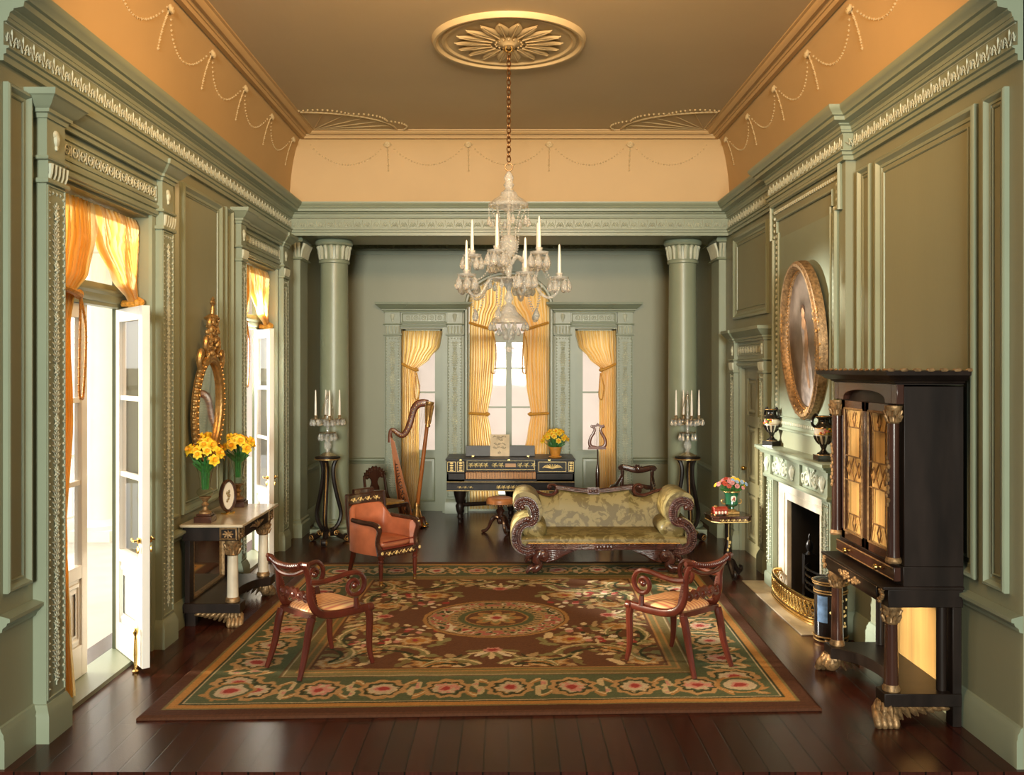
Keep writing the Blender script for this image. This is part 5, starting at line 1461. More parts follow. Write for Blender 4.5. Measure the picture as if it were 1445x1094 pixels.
ly = b.build('lyre_desk', M['harpdark'], t)
b = MB()
for k in range(5): x = (k - 2) * .017; b.tube([(x, -.004, lp2(0, 850)[1]), (x, -.004, lp2(0, 968)[1])], .0016, n=4)
b.build('strings', M['gilt_dark'], ly)
b = MB(); b.tube([(0, 0, 1.12), (0, 0, .90)], .008, n=8); b.lathe([(.03, 0), (.03, .25), (.02, .3), (.024, .5), (.028, .80), (.022, .86), (.012, .92)], 12); b.build('pole', dk, t)
for k in range(3):
    b = MB(); A = R(2 * PI * k / 3 + .5); b.tube(smooth([(.0, 0, .16), (.08, 0, .14), (.15, 0, .05), (.21, 0, .015)], 4), [.025, .022, .018, .016], n=8, M=A); b.build('leg', dk, t)
def daff_proto():
    b = MB()
    for k in range(6):
        a = 2 * PI * k / 6
        def pet(u, v, a=a):
            x = (u - .5) * 2 * .020 * math.sin(PI * (.15 + .80 * v)) ; y = .010 + .040 * v; z = .012 * math.sin(v * 2.4) - .006 * v + .004 * abs(u - .5) * 2
            return (x * math.cos(a) - y * math.sin(a), x * math.sin(a) + y * math.cos(a), z)
        b.sheet(pet, 2, 4)
    return b
def trump_proto():
    b = MB(); b.lathe([(.009, 0), (.013, .012), (.016, .026), (.022, .034), (.018, .032), (.012, .020), (.002, .008)], 10); return b
_dp = daff_proto(); _tp = trump_proto(); _bl = [None, None]
def add_bloom(parent, P, N, sc=1.0):
    N = Vector(N).normalized()
    if _bl[0] is None:
        o = _dp.build('bloom', M['yellow'], parent, sharp=80); q = _tp.build('trumpet', M['yellow_deep'], o); _bl[0] = o; _bl[1] = q
    else:
        o = _bl[0].copy(); C.objects.link(o); o.parent = parent
        q = _bl[1].copy(); C.objects.link(q); q.parent = o
    o.matrix_local = Matrix.Translation(P) @ N.to_track_quat('Z', 'Y').to_matrix().to_4x4() @ Matrix.Scale(sc, 4)
# ------------------------------------------------------------------ curtains
def cloth_mesh(name, fn, nu, nv, m, parent):
    V = []; F = []; uvs = []
    for j in range(nv + 1):
        for i in range(nu + 1): V.append(tuple(fn(i / nu, j / nv))); uvs.append((i / nu, j / nv))
    for j in range(nv):
        for i in range(nu): a = j * (nu + 1) + i; F.append((a, a + 1, a + nu + 2, a + nu + 1))
    me = bpy.data.meshes.new(name); me.from_pydata(V, [], F)
    me.polygons.foreach_set('use_smooth', [True] * len(F))
    uv = me.uv_layers.new(name='cloth')
    idx = np.empty(len(me.loops), np.int32); me.loops.foreach_get('vertex_index', idx)
    uv.data.foreach_set('uv', np.array(uvs, np.float32)[idx].ravel())
    me.materials.append(m)
    o = bpy.data.objects.new(name, me); C.objects.link(o)
    if parent is not None: o.parent = parent
    return o
def curtain(F, label, keys, n0, folds, group, ztop=None, tie=(), cord=None, seed=1, amp=.035):
    """keys: (z, u outer edge, u leading edge) from top to bottom"""
    zs = [k[0] for k in keys]
    def at(z):
        if z >= zs[0]: return keys[0][1], keys[0][2]
        for (a, b_) in zip(keys[:-1], keys[1:]):
            if z >= b_[0]:
                f = (a[0] - z) / (a[0] - b_[0]); f = f * f * (3 - 2 * f) * .6 + f * .4
                return a[1] + (b_[1] - a[1]) * f, a[2] + (b_[2] - a[2]) * f
        return keys[-1][1], keys[-1][2]
    rn = random.Random(seed); ph = [rn.uniform(0, 6.28) for _ in range(4)]
    w0 = abs(keys[0][2] - keys[0][1])
    def fn(t, v):
        z = zs[0] + (zs[-1] - zs[0]) * v
        uo, ul = at(z); u = uo + (ul - uo) * t
        zz = z
        if ztop is not None:
            zt_ = ztop(keys[0][1] + (keys[0][2] - keys[0][1]) * t); zz = zt_ + (zs[-1] - zt_) * v
            uo, ul = at(zz); u = uo + (ul - uo) * t
        w = abs(ul - uo); a = amp * (.45 + .55 * min(1, w / w0)) * (.5 + .5 * min(1, v * 12))
        tt = t + .012 * math.sin(v * 9 + ph[0]) + .02 * math.sin(t * 7 + ph[1])
        n = n0 + a * math.sin(tt * folds * 2 * PI) + a * .4 * math.sin(tt * folds * 3.7 * PI + v * 5 + ph[2]) + .02 * (1 - min(1, w / w0))
        u += a * .5 * math.cos(tt * folds * 2 * PI)
        return F @ Vector((u, n, zz))
    th = thing('curtain', label, 'curtain', tuple(F @ Vector((keys[-1][1], n0, keys[-1][0]))), 0, group)
    Mi = Matrix.Translation(th.location).inverted()
    cloth_mesh('panel', lambda t, v: Mi @ fn(t, v), int(folds * 10), 90, M['silk'], th)
    for (zt0, drop) in tie:
        uo, ul = at(zt0); b = MB(Mi @ F)
        P = smooth([(uo, n0 + .03, zt0 + drop), ((uo + ul) / 2, n0 + .075, zt0 + drop * .4), (ul, n0 + .06, zt0 - drop * .1), (ul + (ul - uo) * .06, n0, zt0), (ul, n0 - .05, zt0)], 4)
        b.tube(P, .022, n=8, flat=1.3); b.ell((ul, n0 + .06, zt0), (.035, .03, .035), 8, 6); b.build('tieback', M['cord'], th)
    if cord:
        uc, nc, z0, z1 = cord; b = MB(Mi @ F)
        P = smooth([(uc, nc, z0), (uc + .035, nc + .01, z0 - .15), (uc + .045, nc + .01, (z0 + z1) / 2), (uc + .03, nc, z1 + .04), (uc, nc, z1), (uc - .03, nc, z1 + .05), (uc - .025, nc, (z0 + z1) / 2), (uc - .01, nc, z0)], 5)
        b.tube(P, .008, n=6)
        for p in P: b.ell(p, .0105, 6, 4)
        b.build('looped_cord', M['cord'], th)
    return th
G = 'gold silk curtains of the french doors'
for (d, nm, off) in ((DO[0], 'near', 0), (DO[1], 'far', 3.885)):
    curtain(FL, 'gold silk curtain on the left half of the %s french door' % nm,
            [(3.35, 5.74 + off, 6.40 + off), (3.1, 5.74 + off, 6.40 + off), (2.85, 5.74 + off, 6.30 + off), (2.69, 5.75 + off, 6.10 + off), (2.5, 5.75 + off, 6.05 + off), (1.9, 5.75 + off, 6.08 + off), (1.2, 5.75 + off, 5.98 + off), (.5, 5.75 + off, 6.02 + off), (.035, 5.75 + off, 6.08 + off)],
            -.105, 13, G, tie=((2.69, .05),), cord=(6.12 + off, -.04, 2.66, 2.0), seed=2)
    curtain(FL, 'short gathered gold silk curtain at top right of the %s french door' % nm,
            [(3.35, 7.14 + off, 6.46 + off), (3.1, 7.14 + off, 6.55 + off), (2.85, 7.14 + off, 6.80 + off), (2.72, 7.14 + off, 7.02 + off), (2.69, 7.13 + off, 7.05 + off), (2.665, 7.13 + off, 7.03 + off)],
            -.105, 13, G, tie=((2.695, .04),), seed=5)
G2 = 'gold silk curtains of the alcove windows'
for s, nm in ((-1, 'left'), (1, 'right')):
    curtain(FB, 'single gold silk curtain at the %s side window of the alcove' % nm,
            [(2.78, s * 1.635, s * 1.015), (2.55, s * 1.635, s * 1.06), (2.35, s * 1.635, s * 1.22), (2.18, s * 1.635, s * 1.42), (2.05, s * 1.635, s * 1.40), (1.6, s * 1.635, s * 1.38), (.9, s * 1.635, s * 1.38), (.04, s * 1.635, s * 1.37)],
            -.10, 9, G2, tie=((2.18, .09),), cord=(s * 1.41, -.05, 2.12, 1.72) , seed=7)
    curtain(FB, 'gold silk curtain on the %s half of the arched centre window, tied twice' % nm,
            [(3.62, s * .605, s * .005), (3.2, s * .605, s * .03), (3.0, s * .605, s * .16), (2.80, s * .605, s * .23), (2.4, s * .605, s * .22), (1.95, s * .605, s * .26), (1.5, s * .605, s * .33), (1.2, s * .605, s * .28), (.8, s * .605, s * .20), (.04, s * .605, s * .16)],
            -.09, 10, G2, ztop=lambda u: 3.13 + .47 * math.sqrt(max(0, 1 - (u / CW) ** 2)), tie=((2.80, .10), (1.5, .01)), cord=(s * .24, -.03, 2.74, 2.12), seed=9)

# ------------------------------------------------------------------ candle stands and candelabra on both sides of the columns
def torchere(x, label):
    t = thing('candle_stand', label, 'candle stand', (x, 11.62, 0), 0, 'candle stands before the columns')
    e = M['ebony']
    b = MB(); b.lathe([(.001, 1.055), (.11, 1.055), (.15, 1.06), (.160, 1.07), (.160, 1.085), (.14, 1.09), (.001, 1.09)], 28); tp = b.build('top', e, t)
    b = MB(); b.lathe([(.152, 1.050), (.164, 1.055), (.164, 1.064), (.152, 1.066)], 28); b.build('gilt_edge', M['gilt'], tp)
    for k in range(3):
        A = R(-PI / 2 + 2 * PI * k / 3)
        pr_ = smooth([(.125, 0, 1.06), (.085, 0, .99), (.072, 0, .90), (.085, 0, .76), (.125, 0, .58), (.165, 0, .43), (.175, 0, .34), (.145, 0, .24), (.09, 0, .175), (.05, 0, .16)], 4)
        b = MB(A); b.tube(pr_, .026, n=8, N=(0, 1, 0), flat=1.15); lg = b.build('leg', e, t)
        b = MB(A); b.tube([(p.x + .023, 0, p.z - .002) for p in pr_[2:-8]], .007, n=6, N=(0, 1, 0), flat=1.1); b.build('gilt_line', M['gilt'], lg)
        b = MB(A); P = smooth([(.03, 0, .13), (.10, 0, .12), (.17, 0, .07), (.23, 0, .045)], 4); b.tube(P, [.05, .042, .03, .026], n=8, N=(0, 1, 0))
        b.lathe([(.001, -.03), (.045, -.03), (.05, 0), (.045, .03), (.001, .03)], 14, T(.245, 0, .05) @ R(PI / 2, 'X')); b.build('foot', e, t)
        b = MB(A)
        for sy in (-1, 1):
            sp_ = spiral(.245, .05, .040, .010, PI, 1.6, 20); b.tube([(x_, sy * .033, z_) for x_, z_ in sp_], .006, n=5)
            sp_ = spiral(.10, .12, .036, .010, 0, 1.4, 18); b.tube([(x_, sy * .043, z_) for x_, z_ in sp_], .006, n=5)
        b.build('gilt_scrolls', M['gilt'], lg)
    b = MB(); b.lathe([(.001, .09), (.06, .10), (.075, .13), (.06, .165), (.04, .17), (.001, .18)], 18); b.build('base_block', e, t)
    return t
def drop_mesh():
    b = MB(); b.lathe([(.001, -.075), (.012, -.070), (.019, -.055), (.020, -.045), (.014, -.025), (.005, -.008), (.003, 0)], 8)
    return b
def beads(b, pts, r, step=.022):
    P = [Vector(p) for p in pts]; acc = 0
    for a, c in zip(P[:-1], P[1:]):
        L = (c - a).length
        while acc < L: b.ball(tuple(a + (c - a) * (acc / L)), r); acc += step
        acc -= L
def candle(b, x, y, z, h, r=.015):
    b.lathe([(r, 0), (r * .85, h * .5), (r * .5, h - .015), (r * .15, h)], 12, T(x, y, z))
def candelabra(x, label, rot):
    t = thing('candelabra', label, 'candelabra', (x, 11.62, 1.09), rot, 'crystal candelabra on the stands')
    cr = M['crystal']; si = M['silver']
    b = MB(); b.lathe([(.001, 0), (.115, .002), (.12, .012), (.09, .022), (.06, .04), (.03, .055)], 24); b.build('foot', si, t)
    b = MB(); b.lathe([(.03, .055), (.022, .075), (.045, .11), (.048, .15), (.03, .20), (.016, .24), (.025, .27), (.016, .30), (.02, .40), (.028, .44), (.016, .47)], 16); b.build('stem', cr, t)
    dm = drop_mesh()
    proto = None
    b = MB(); b.lathe([(.001, .285), (.10, .292), (.105, .305), (.06, .312), (.001, .315)], 24); ga = b.build('gallery', si, t)
    b = MB(); b.lathe([(.001, .40), (.06, .405), (.07, .42), (.03, .445), (.001, .45)], 20); hub = b.build('hub', si, t)
    def drops(parent, pts, sc=1.0):
        nonlocal proto
        for p in pts:
            if proto is None:
                o = dm.build('drop', M['drop'], parent); proto = o
            else:
                o = proto.copy(); C.objects.link(o); o.parent = parent
            o.location = p; o.scale = (sc, sc, sc)
    drops(ga, [(.10 * math.cos(2 * PI * k / 10), .10 * math.sin(2 * PI * k / 10), .290) for k in range(10)], 1.25)
    for k in range(4):
        a = 2 * PI * k / 4; c, s = math.cos(a), math.sin(a); r = .15
        b = MB(); b.tube(smooth([(.02 * c, .02 * s, .43), (.07 * c, .07 * s, .40), (.115 * c, .115 * s, .41), (r * c, r * s, .45)], 4), .010, n=6); ar = b.build('arm', si, t)
        b = MB(); b.lathe([(.001, .45), (.05, .46), (.062, .475), (.058, .478), (.02, .468), (.02, .50), (.024, .51), (.018, .52)], 16, T(r * c, r * s, 0)); b.build('drip_pan', si, ar)
        drops(ar, [(r * c + .055 * math.cos(2 * PI * q / 6), r * s + .055 * math.sin(2 * PI * q / 6), .472) for q in range(6)], 1.15)
        b = MB(); candle(b, r * c, r * s, .50, .34); b.build('candle', M['wax'], ar)
    b = MB(); b.lathe([(.016, .47), (.02, .50), (.008, .54), (.018, .60), (.008, .66), (.016, .72), (.007, .77), (.012, .80), (.001, .835)], 12); b.build('spire', cr, t)
    for k in range(8):
        b = MB(); a = 2 * PI * k / 8; P = smooth([(.006, 0, .80), (.045, 0, .68), (.075, 0, .55), (.06, 0, .46)], 5); beads(b, [R(a) @ p for p in P], .007, .018); b.build('bead_string', M['silver'], t)
    return t
torchere(-2.285, 'black and gilt tripod candle stand before the left column'); candelabra(-2.285, 'crystal candelabra with four white candles before the left column', .35)
torchere(2.255, 'black and gilt tripod candle stand before the right column, behind the sofa arm'); candelabra(2.255, 'crystal candelabra with four white candles before the right column', .15)

# ------------------------------------------------------------------ chandelier
t = thing('chandelier', 'crystal chandelier with white candles and hanging drops below the ceiling rose', 'chandelier', (.0, 8.29, 0), 0)
cr = M['crystal']
def cz(zy): return 4.113 - .001691 * zy
b = MB(); z = 5.10; i = 0
b.tube([(.03 * math.cos(q), 0, 5.075 + .03 * math.sin(q)) for q in [2 * PI * j / 12 for j in range(12)]], .007, n=6, closed=True)
ch = b.build('ceiling_ring', M['brass'], t)
lk = MB(); lk.tube([(.019 * math.cos(q), 0, .027 * math.sin(q)) for q in [2 * PI * j / 12 for j in range(12)]], .0055, n=6, closed=True)
l0 = None; z = 5.03; i = 0
while z > 4.05:
    if l0 is None: l0 = lk.build('chain_link', M['chain'], t); o = l0
    else: o = l0.copy(); C.objects.link(o); o.parent = t
    o.location = (0, 0, z); o.rotation_euler = (0, 0, (i % 2) * PI / 2 + .5); z -= .043; i += 1
b = MB(); b.tube([(.034 * math.cos(q), 0, cz(60) + .034 * math.sin(q)) for q in [2 * PI * j / 14 for j in range(14)]], .007, n=6, closed=True); b.build('hanging_ring', M['gilt_dark'], t)
b = MB(); b.lathe([(.006, cz(78)), (.03, cz(98)), (.045, cz(115)), (.035, cz(140)), (.05, cz(155)), (.03, cz(175)), (.05, cz(185)), (.02, cz(200)),
                   (.018, cz(300)), (.018, cz(420)), (.06, cz(432)), (.088, cz(460)), (.08, cz(500)), (.04, cz(530)), (.02, cz(545)), (.035, cz(560)), (.035, cz(600)), (.02, cz(640)),
                   (.06, cz(680)), (.03, cz(700)), (.018, cz(720)), (.04, cz(760)), (.02, cz(790))], 20); b.build('stem', cr, t)
b = MB(); b.lathe([(.03, cz(185)), (.07, cz(195)), (.085, cz(215)), (.14, cz(235)), (.186, cz(258)), (.175, cz(272)), (.12, cz(275)), (.05, cz(290)), (.02, cz(300))], 32); can = b.build('canopy', cr, t)
b = MB(); b.lathe([(.02, cz(785)), (.055, cz(800)), (.075, cz(830)), (.13, cz(860)), (.16, cz(880)), (.165, cz(890)), (.14, cz(885)), (.06, cz(850)), (.02, cz(830))], 32); bowl = b.build('lower_bowl', cr, t)
dm = drop_mesh(); dproto = None
def drops(parent, pts, sc=1.0):
    global dproto
    for p in pts:
        if dproto is None: o = dm.build('drop', M['drop'], parent); dproto = o
        else: o = dproto.copy(); C.objects.link(o); o.parent = parent
        o.location = p; o.scale = (sc, sc, sc)
def ring(r, z, n, a0=0): return [(r * math.cos(a0 + 2 * PI * k / n), r * math.sin(a0 + 2 * PI * k / n), z) for k in range(n)]
for k in range(8):
    a = 2 * PI * k / 8 + .2; b = MB(can.matrix_world) if False else MB()
    beads(b, [(.18 * math.cos(a), .18 * math.sin(a), cz(265) - .008 * q) for q in range(12)], .008, .02); b.build('bead_string', cr, can)
drops(can, ring(.18, cz(325), 8, .2), 1.15)
drops(bowl, ring(.165, cz(885), 10), 1.05); drops(bowl, ring(.095, cz(915), 8, .3), 1.0); drops(bowl, ring(.035, cz(935), 4, .3), 1.0)
b = MB(); b.lathe([(.02, cz(830)), (.012, cz(960)), (.001, cz(1000))], 8); b.ell((0, 0, cz(1030)), .026, 10, 8); b.build('pendant_ball', cr, bowl)
def chand_arm(a, r, zp, zdip, zroot, hc):
    c, s = math.cos(a), math.sin(a)
    b = MB(); P = smooth([(.03, zroot), (r * .3, zroot + .075), (r * .52, zroot + .03), (r * .68, zdip + .02), (r * .84, zdip), (r * .97, zdip + .05), (r, zp)], 4) if False else None
    pts = [(.03, zroot), (r * .26, zroot + .06), (r * .48, zroot + .03), (r * .64, zdip + .035), (r * .80, zdip), (r * .95, zdip + .045), (r, zp)]
    b.tube(smooth([(q * c, q * s, z) for q, z in pts], 4), [.016, .014, .013, .013, .013, .012], n=7); ar = b.build('arm', cr, t)
    b = MB(A := T(r * c, r * s, zp)); b.lathe([(.012, 0), (.03, .008), (.075, .018), (.088, .038), (.080, .030), (.03, .018), (.016, .022), (.026, .045), (.034, .075), (.026, .07), (.02, .05)], 16); b.build('drip_pan', cr, ar)
    drops(ar, [(r * c + x, r * s + y, zp + z) for x, y, z in ring(.082, .020, 6, a)], 1.6)
    b = MB(); candle(b, r * c, r * s, zp + .045, hc, .017); b.build('candle', M['wax'], ar)
    return ar
for k in range(5):
    a = math.radians(72 * k); chand_arm(a, .455, cz(668), cz(755), cz(690), .29)
    chand_arm(a + PI, .33, cz(548), cz(590), cz(575), .31)
for k in range(10):
    a = math.radians(36 * k + 18); a0, a1 = math.radians(36 * k), math.radians(36 * k + 36)
    r0, r1 = (.455, .33) if k % 2 == 0 else (.33, .455); z0, z1 = (cz(668), cz(548)) if k % 2 == 0 else (cz(548), cz(668))
    b = MB(); P = smooth([(r0 * math.cos(a0) * .98, r0 * math.sin(a0) * .98, z0), (.40 * math.cos(a), .40 * math.sin(a), (z0 + z1) / 2 - .10), (r1 * math.cos(a1) * .98, r1 * math.sin(a1) * .98, z1)], 8); beads(b, P, .010, .024); b.build('bead_string', cr, t)
for k in range(8):
    a = 2 * PI * k / 8; b = MB(); P = smooth([(.15 * math.cos(a), .15 * math.sin(a), cz(280)), (.09 * math.cos(a), .09 * math.sin(a), cz(380)), (.085 * math.cos(a), .085 * math.sin(a), cz(480)), (.05 * math.cos(a), .05 * math.sin(a), cz(560))], 6); beads(b, P, .010, .024); b.build('bead_string', cr, t)
for k in range(5):
    a = math.radians(72 * k + 36); c, s = math.cos(a), math.sin(a)
    b = MB(); beads(b, smooth([(.20 * c, .20 * s, cz(700)), (.25 * c, .25 * s, cz(800)), (.31 * c, .31 * s, cz(820)), (.36 * c, .36 * s, cz(690))], 8), .010, .024); bs = b.build('bead_string', cr, t)
    drops(bs, [(.30 * c, .30 * s, cz(815))], 1.5)
b = MB(); b.lathe([(.02, cz(640)), (.20, cz(655)), (.205, cz(662)), (.10, cz(672)), (.02, cz(690))], 28); pl_ = b.build('arm_plate', cr, t); drops(pl_, ring(.195, cz(665), 9, .2), 1.1)

# ------------------------------------------------------------------ pier table with looking glass, vases, framed oval
def paw(b, A, L=.30, flip=1):
    """hairy gilded lion paw with an acanthus wing; local x runs along the wing"""
    for k in range(4): b.tube(smooth([(-.015 + .024 * (k - 1.5), 0, .095), (-.015 + .03 * (k - 1.5), -.04, .06), (-.015 + .032 * (k - 1.5), -.065, .02), (-.015 + .032 * (k - 1.5), -.07, .0)], 3), [.025, .028, .025, .014], n=7, M=A)
    for k in range(9):
        a = 2 * PI * k / 9; b.tube(smooth([(.035 * math.cos(a), -.005 + .03 * math.sin(a), .13), (.05 * math.cos(a), -.01 + .042 * math.sin(a), .095), (.058 * math.cos(a), -.015 + .05 * math.sin(a), .055)], 3), [.018, .022, .008], n=6, M=A)
    b.ell((0, 0, .08), (.055, .05, .065), 10, 6, M=A)
    for row in range(2):
        n = 7
        for k in range(n):
            f = k / (n - 1); x0 = .03 + (L - .08) * f; z0 = .115 - .01 * row
            b.tube(smooth([(x0, -.012 + .028 * row, z0), (x0 + .03, -.03 + .03 * row, z0 - .03 + .015 * f), (x0 + .062, -.022 + .03 * row, z0 - .085 * (1 - f * .75))], 3), [.016, .019, .005], n=6, M=A)
    b.tube([(.02, 0, .12), (L, 0, .125)], [.03, .012], n=6, M=A)
def corinth(b, A, r, h):
    b.lathe([(r * .9, 0), (r * 1.05, h * .08), (r * .95, h * .14), (r * 1.0, h * .4), (r * 1.35, h * .85), (r * 1.4, h * .9), (r * 1.4, h)], 14, A)
    for row in range(2):
        for k in range(8):
            a = 2 * PI * (k + .5 * row) / 8
            b.tube(smooth([(r * .98, 0, h * (.12 + .28 * row)), (r * 1.15, 0, h * (.30 + .28 * row)), (r * 1.45, 0, h * (.45 + .28 * row)), (r * 1.40, 0, h * (.38 + .28 * row))], 3), [r * .28, r * .30, r * .20, r * .1], n=6, M=A @ R(a))
e = M['ebony']
t = thing('pier_table', 'black pier table with cream marble top, white columns and gilded paw feet below the mirror', 'table', (-2.245, 8.38, 0), PI / 2)
b = MB(); b.box(-.61, .61, 0, .535, .855, .88); b.build('marble_top', M['marble_top'], t, bevel=.006)
b = MB(); b.box(-.575, .575, .05, .52, .735, .855); ap = b.build('apron', e, t, bevel=.004)
b = MB(); A = T(0, .049, 0)
for s in (-1, 1):
    Fp_ = frame((s * .49, .049, .795), (1, 0, 0), (0, -1, 0))
    b.rect(-.075, .075, -.05, .055, [(0, 0), (0, .006), (.012, .012), (.016, .003)], M=Fp_)
    for k in range(8): b.tube([(0, .004, 0), (.045 * math.cos(k * PI / 4), .010, .035 * math.sin(k * PI / 4))], [.012, .007], n=5, M=Fp_)
    b.build('gilt_rosette', M['gilt_dark'], ap); b = MB()
Fp_ = frame((0, .049, .795), (1, 0, 0), (0, -1, 0))
for k in range(7): b.tube(smooth([(0, .004, -.03), ((k - 3) * .05, .010, .0), ((k - 3) * .075, .006, .03 - .01 * abs(k - 3))], 3), [.012, .010, .004], n=5, M=Fp_)
b.build('gilt_palmette', M['gilt_dark'], ap); b = MB()
Fp_ = frame((-.576, .13, .795), (0, 1, 0), (-1, 0, 0))
b.rect(-.075, .075, -.05, .055, [(0, 0), (0, .006), (.012, .012), (.016, .003)], M=Fp_)
for k in range(8): b.tube([(0, .004, 0), (.045 * math.cos(k * PI / 4), .010, .035 * math.sin(k * PI / 4))], [.012, .007], n=5, M=Fp_)
b.build('gilt_rosette', M['gilt_dark'], ap)
for s in (-1, 1):
    b = MB(); b.lathe([(.050, .235), (.048, .30), (.044, .60)], 20, T(s * .49, .12, 0)); co = b.build('column', M['marble'], t)
    b = MB(); corinth(b, T(s * .49, .12, .60), .05, .135); b.build('gilded_capital', M['gilt_dark'], co); b = MB(); b.lathe([(.06, .205), (.062, .22), (.055, .24), (.05, .245)], 18, T(s * .49, .12, 0)); b.build('gilded_base_ring', M['gilt_dark'], co)
    b = MB(); b.box(s * .49 - .05, s * .49 + .05, .47, .515, .20, .735); b.build('rear_pilaster', e, t, bevel=.004)
    b = MB(); paw(b, T(s * .49, .10, .0) @ R(PI / 2) @ S(1, s, 1), .33); b.build('paw_foot', M['gilt_dark'], t, sharp=60)
    b = MB(); b.box(s * .49 - .03, s * .49 + .03, .43, .52, 0, .13); b.build('rear_foot', e, t, sharp=60)
b = MB(); pl = [(-.58, .515), (-.58, .03), (-.42, .03)] + [(p.x, p.y) for p in smooth([(-.40, .06, 0), (-.28, .16, 0), (0, .21, 0), (.28, .16, 0), (.40, .06, 0)], 5)] + [(.42, .03), (.58, .03), (.58, .515)]
b.prism(pl, .125, .205, plane='xy'); b.build('base_shelf', e, t, bevel=.004)
b = MB(); b.box(-.44, .44, .495, .505, .21, .735); b.build('looking_glass', M['mirror'], t)
b = MB(); b.rect(-.44, .44, .205, .735, [(0, 0), (0, .02), (.02, .025), (.03, 0)], M=frame((0, .495, 0), (1, 0, 0), (0, -1, 0))); b.build('glass_frame', M['gilt_dark'], t)

for P_, N_b in pot_blooms: add_bloom(pot_thing, P_, N_b, .85)
def daff_vase(x, y, label, flabel, seed):
    z0 = .88
    t = thing('glass_vase', label, 'vase', (x, y, z0))
    b = MB(); b.box(-.075, .075, -.075, .075, 0, .055); b.box(-.06, .06, -.06, .06, .055, .075); b.build('plinth', M['rosewood'], t, bevel=.006)
    b = MB(); b.lathe([(.055, .075), (.05, .09), (.025, .105), (.018, .13), (.035, .15), (.018, .17), (.03, .195), (.05, .21), (.052, .218)], 18); b.build('bronze_stem', M['gilt_dark'], t)
    b = MB(); b.lathe([(.02, .218), (.055, .225), (.072, .25), (.068, .275), (.045, .295), (.046, .33), (.060, .42), (.085, .50), (.088, .505), (.083, .50), (.056, .42), (.042, .33), (.040, .29)], 24); b.build('glass_bowl', M['vase_glass'], t)
    f = thing('daffodil_bunch', flabel, 'flowers', (x, y, z0)); rn = random.Random(seed)
    b = MB()
    for k in range(16):
        a = rn.uniform(0, 6.28); r = rn.uniform(.0, .03); b.tube([(r * math.cos(a), r * math.sin(a), .28), (r * 1.5 * math.cos(a), r * 1.5 * math.sin(a), .52)], .006, n=5)
    b.build('stems', M['stem'], f)
    b = MB()
    for k in range(12): a = rn.uniform(0, 6.28); leafblade(b, (.02 * math.cos(a), .02 * math.sin(a), .42), (.11 * math.cos(a), .11 * math.sin(a), rn.uniform(.53, .60)), .016)
    b.build('leaves', M['leaf'], f)
    for k in range(19):
        a = k * 2.4; r = .155 * math.sqrt((k + .5) / 19); z = .665 - r * r * 4 + rn.uniform(-.035, .03); b = MB(); b.tube(smooth([(r * .25 * math.cos(a), r * .25 * math.sin(a), .48), (r * .7 * math.cos(a), r * .7 * math.sin(a), z * .92), (r * math.cos(a), r * math.sin(a), z)], 3), .004, n=4); b.build('stem', M['stem'], f)
        add_bloom(f, (r * math.cos(a), r * math.sin(a), z), (math.cos(a) * r * 9 + .25, math.sin(a) * r * 9 - .55, .6), rn.uniform(.85, 1.1))
daff_vase(-2.61, 7.92, 'footed glass vase on the near end of the pier table', 'bunch of yellow daffodils in the near vase, before the mirror', 3)
daff_vase(-2.585, 8.80, 'footed glass vase on the far end of the pier table', 'bunch of yellow daffodils in the far vase, beside the far french door', 4)
t = thing('oval_picture_stand', 'small oval frame on a low foot between the two daffodil vases', 'picture frame', (-2.55, 8.36, .88), math.radians(62))
b = MB()
P = [(.085 * math.cos(q), 0, .165 + .135 * math.sin(q)) for q in [2 * PI * j / 32 for j in range(32)]]
b.tube(P, .014, n=8, N=(0, 1, 0), closed=True, flat=1.6); b.build('frame', M['rosewood'], t)
b = MB(); V = [(.08 * math.cos(q), -.004, .165 + .13 * math.sin(q)) for q in [2 * PI * j / 32 for j in range(32)]]; b.prism([(v[0], v[2]) for v in V], -.004, .012); fc = b.build('face', M['white_glaze'], t)
b = MB()
for (x, z) in ((0, .17), (.012, .20), (-.014, .19), (.006, .14), (-.01, .12), (.016, .165)): b.ell((x, -.004, z), (.014, .002, .018), 8, 4)
b.build('painted_figure', M['silver'], fc)
b = MB(); b.box(-.05, .05, -.035, .035, 0, .012); b.tube([(0, 0, .01), (0, 0, .04)], .015, n=8)
for s in (-1, 1): b.ell((s * .04, -.03, .01), (.016, .016, .010), 8, 4)
b.build('foot', M['brass'], t)

# ------------------------------------------------------------------ gilded oval mirror above the pier table
t = thing('oval_mirror', 'oval mirror in a carved gilded frame with tall crest above the pier table', 'mirror', (-2.775, 8.38, 1.84), PI / 2)
mt = T(0, 0, 0) @ R(math.radians(2.5), 'X')
def oval(a, b_, y, n=64): return [(a * math.cos(2 * PI * j / n), y, b_ * math.sin(2 * PI * j / n)) for j in range(n)]
b = MB(mt); b.prism([(x, z) for x, y, z in oval(.325, .42, 0)], -.035, -.01); b.build('glass', M['mirror'], t)
b = MB(mt); b.tube(oval(.335, .432, -.05), .022, n=8, N=(0, 1, 0), closed=True); b.tube(oval(.365, .462, -.04), .034, n=8, N=(0, 1, 0), closed=True); b.build('frame', M['gilt'], t)
b = MB(mt)
for j in range(58):
    q = 2 * PI * j / 58
    if math.sin(q) > .88: continue
    b.ell((.395 * math.cos(q), -.05, .493 * math.sin(q)), (.024, .024, .024), 7, 5); b.ell((.37 * math.cos(q + .05), -.075, .468 * math.sin(q + .05)), (.012, .012, .012), 6, 4)
b.build('carved_border', M['gilt'], t)
b = MB(mt); rn = random.Random(11)
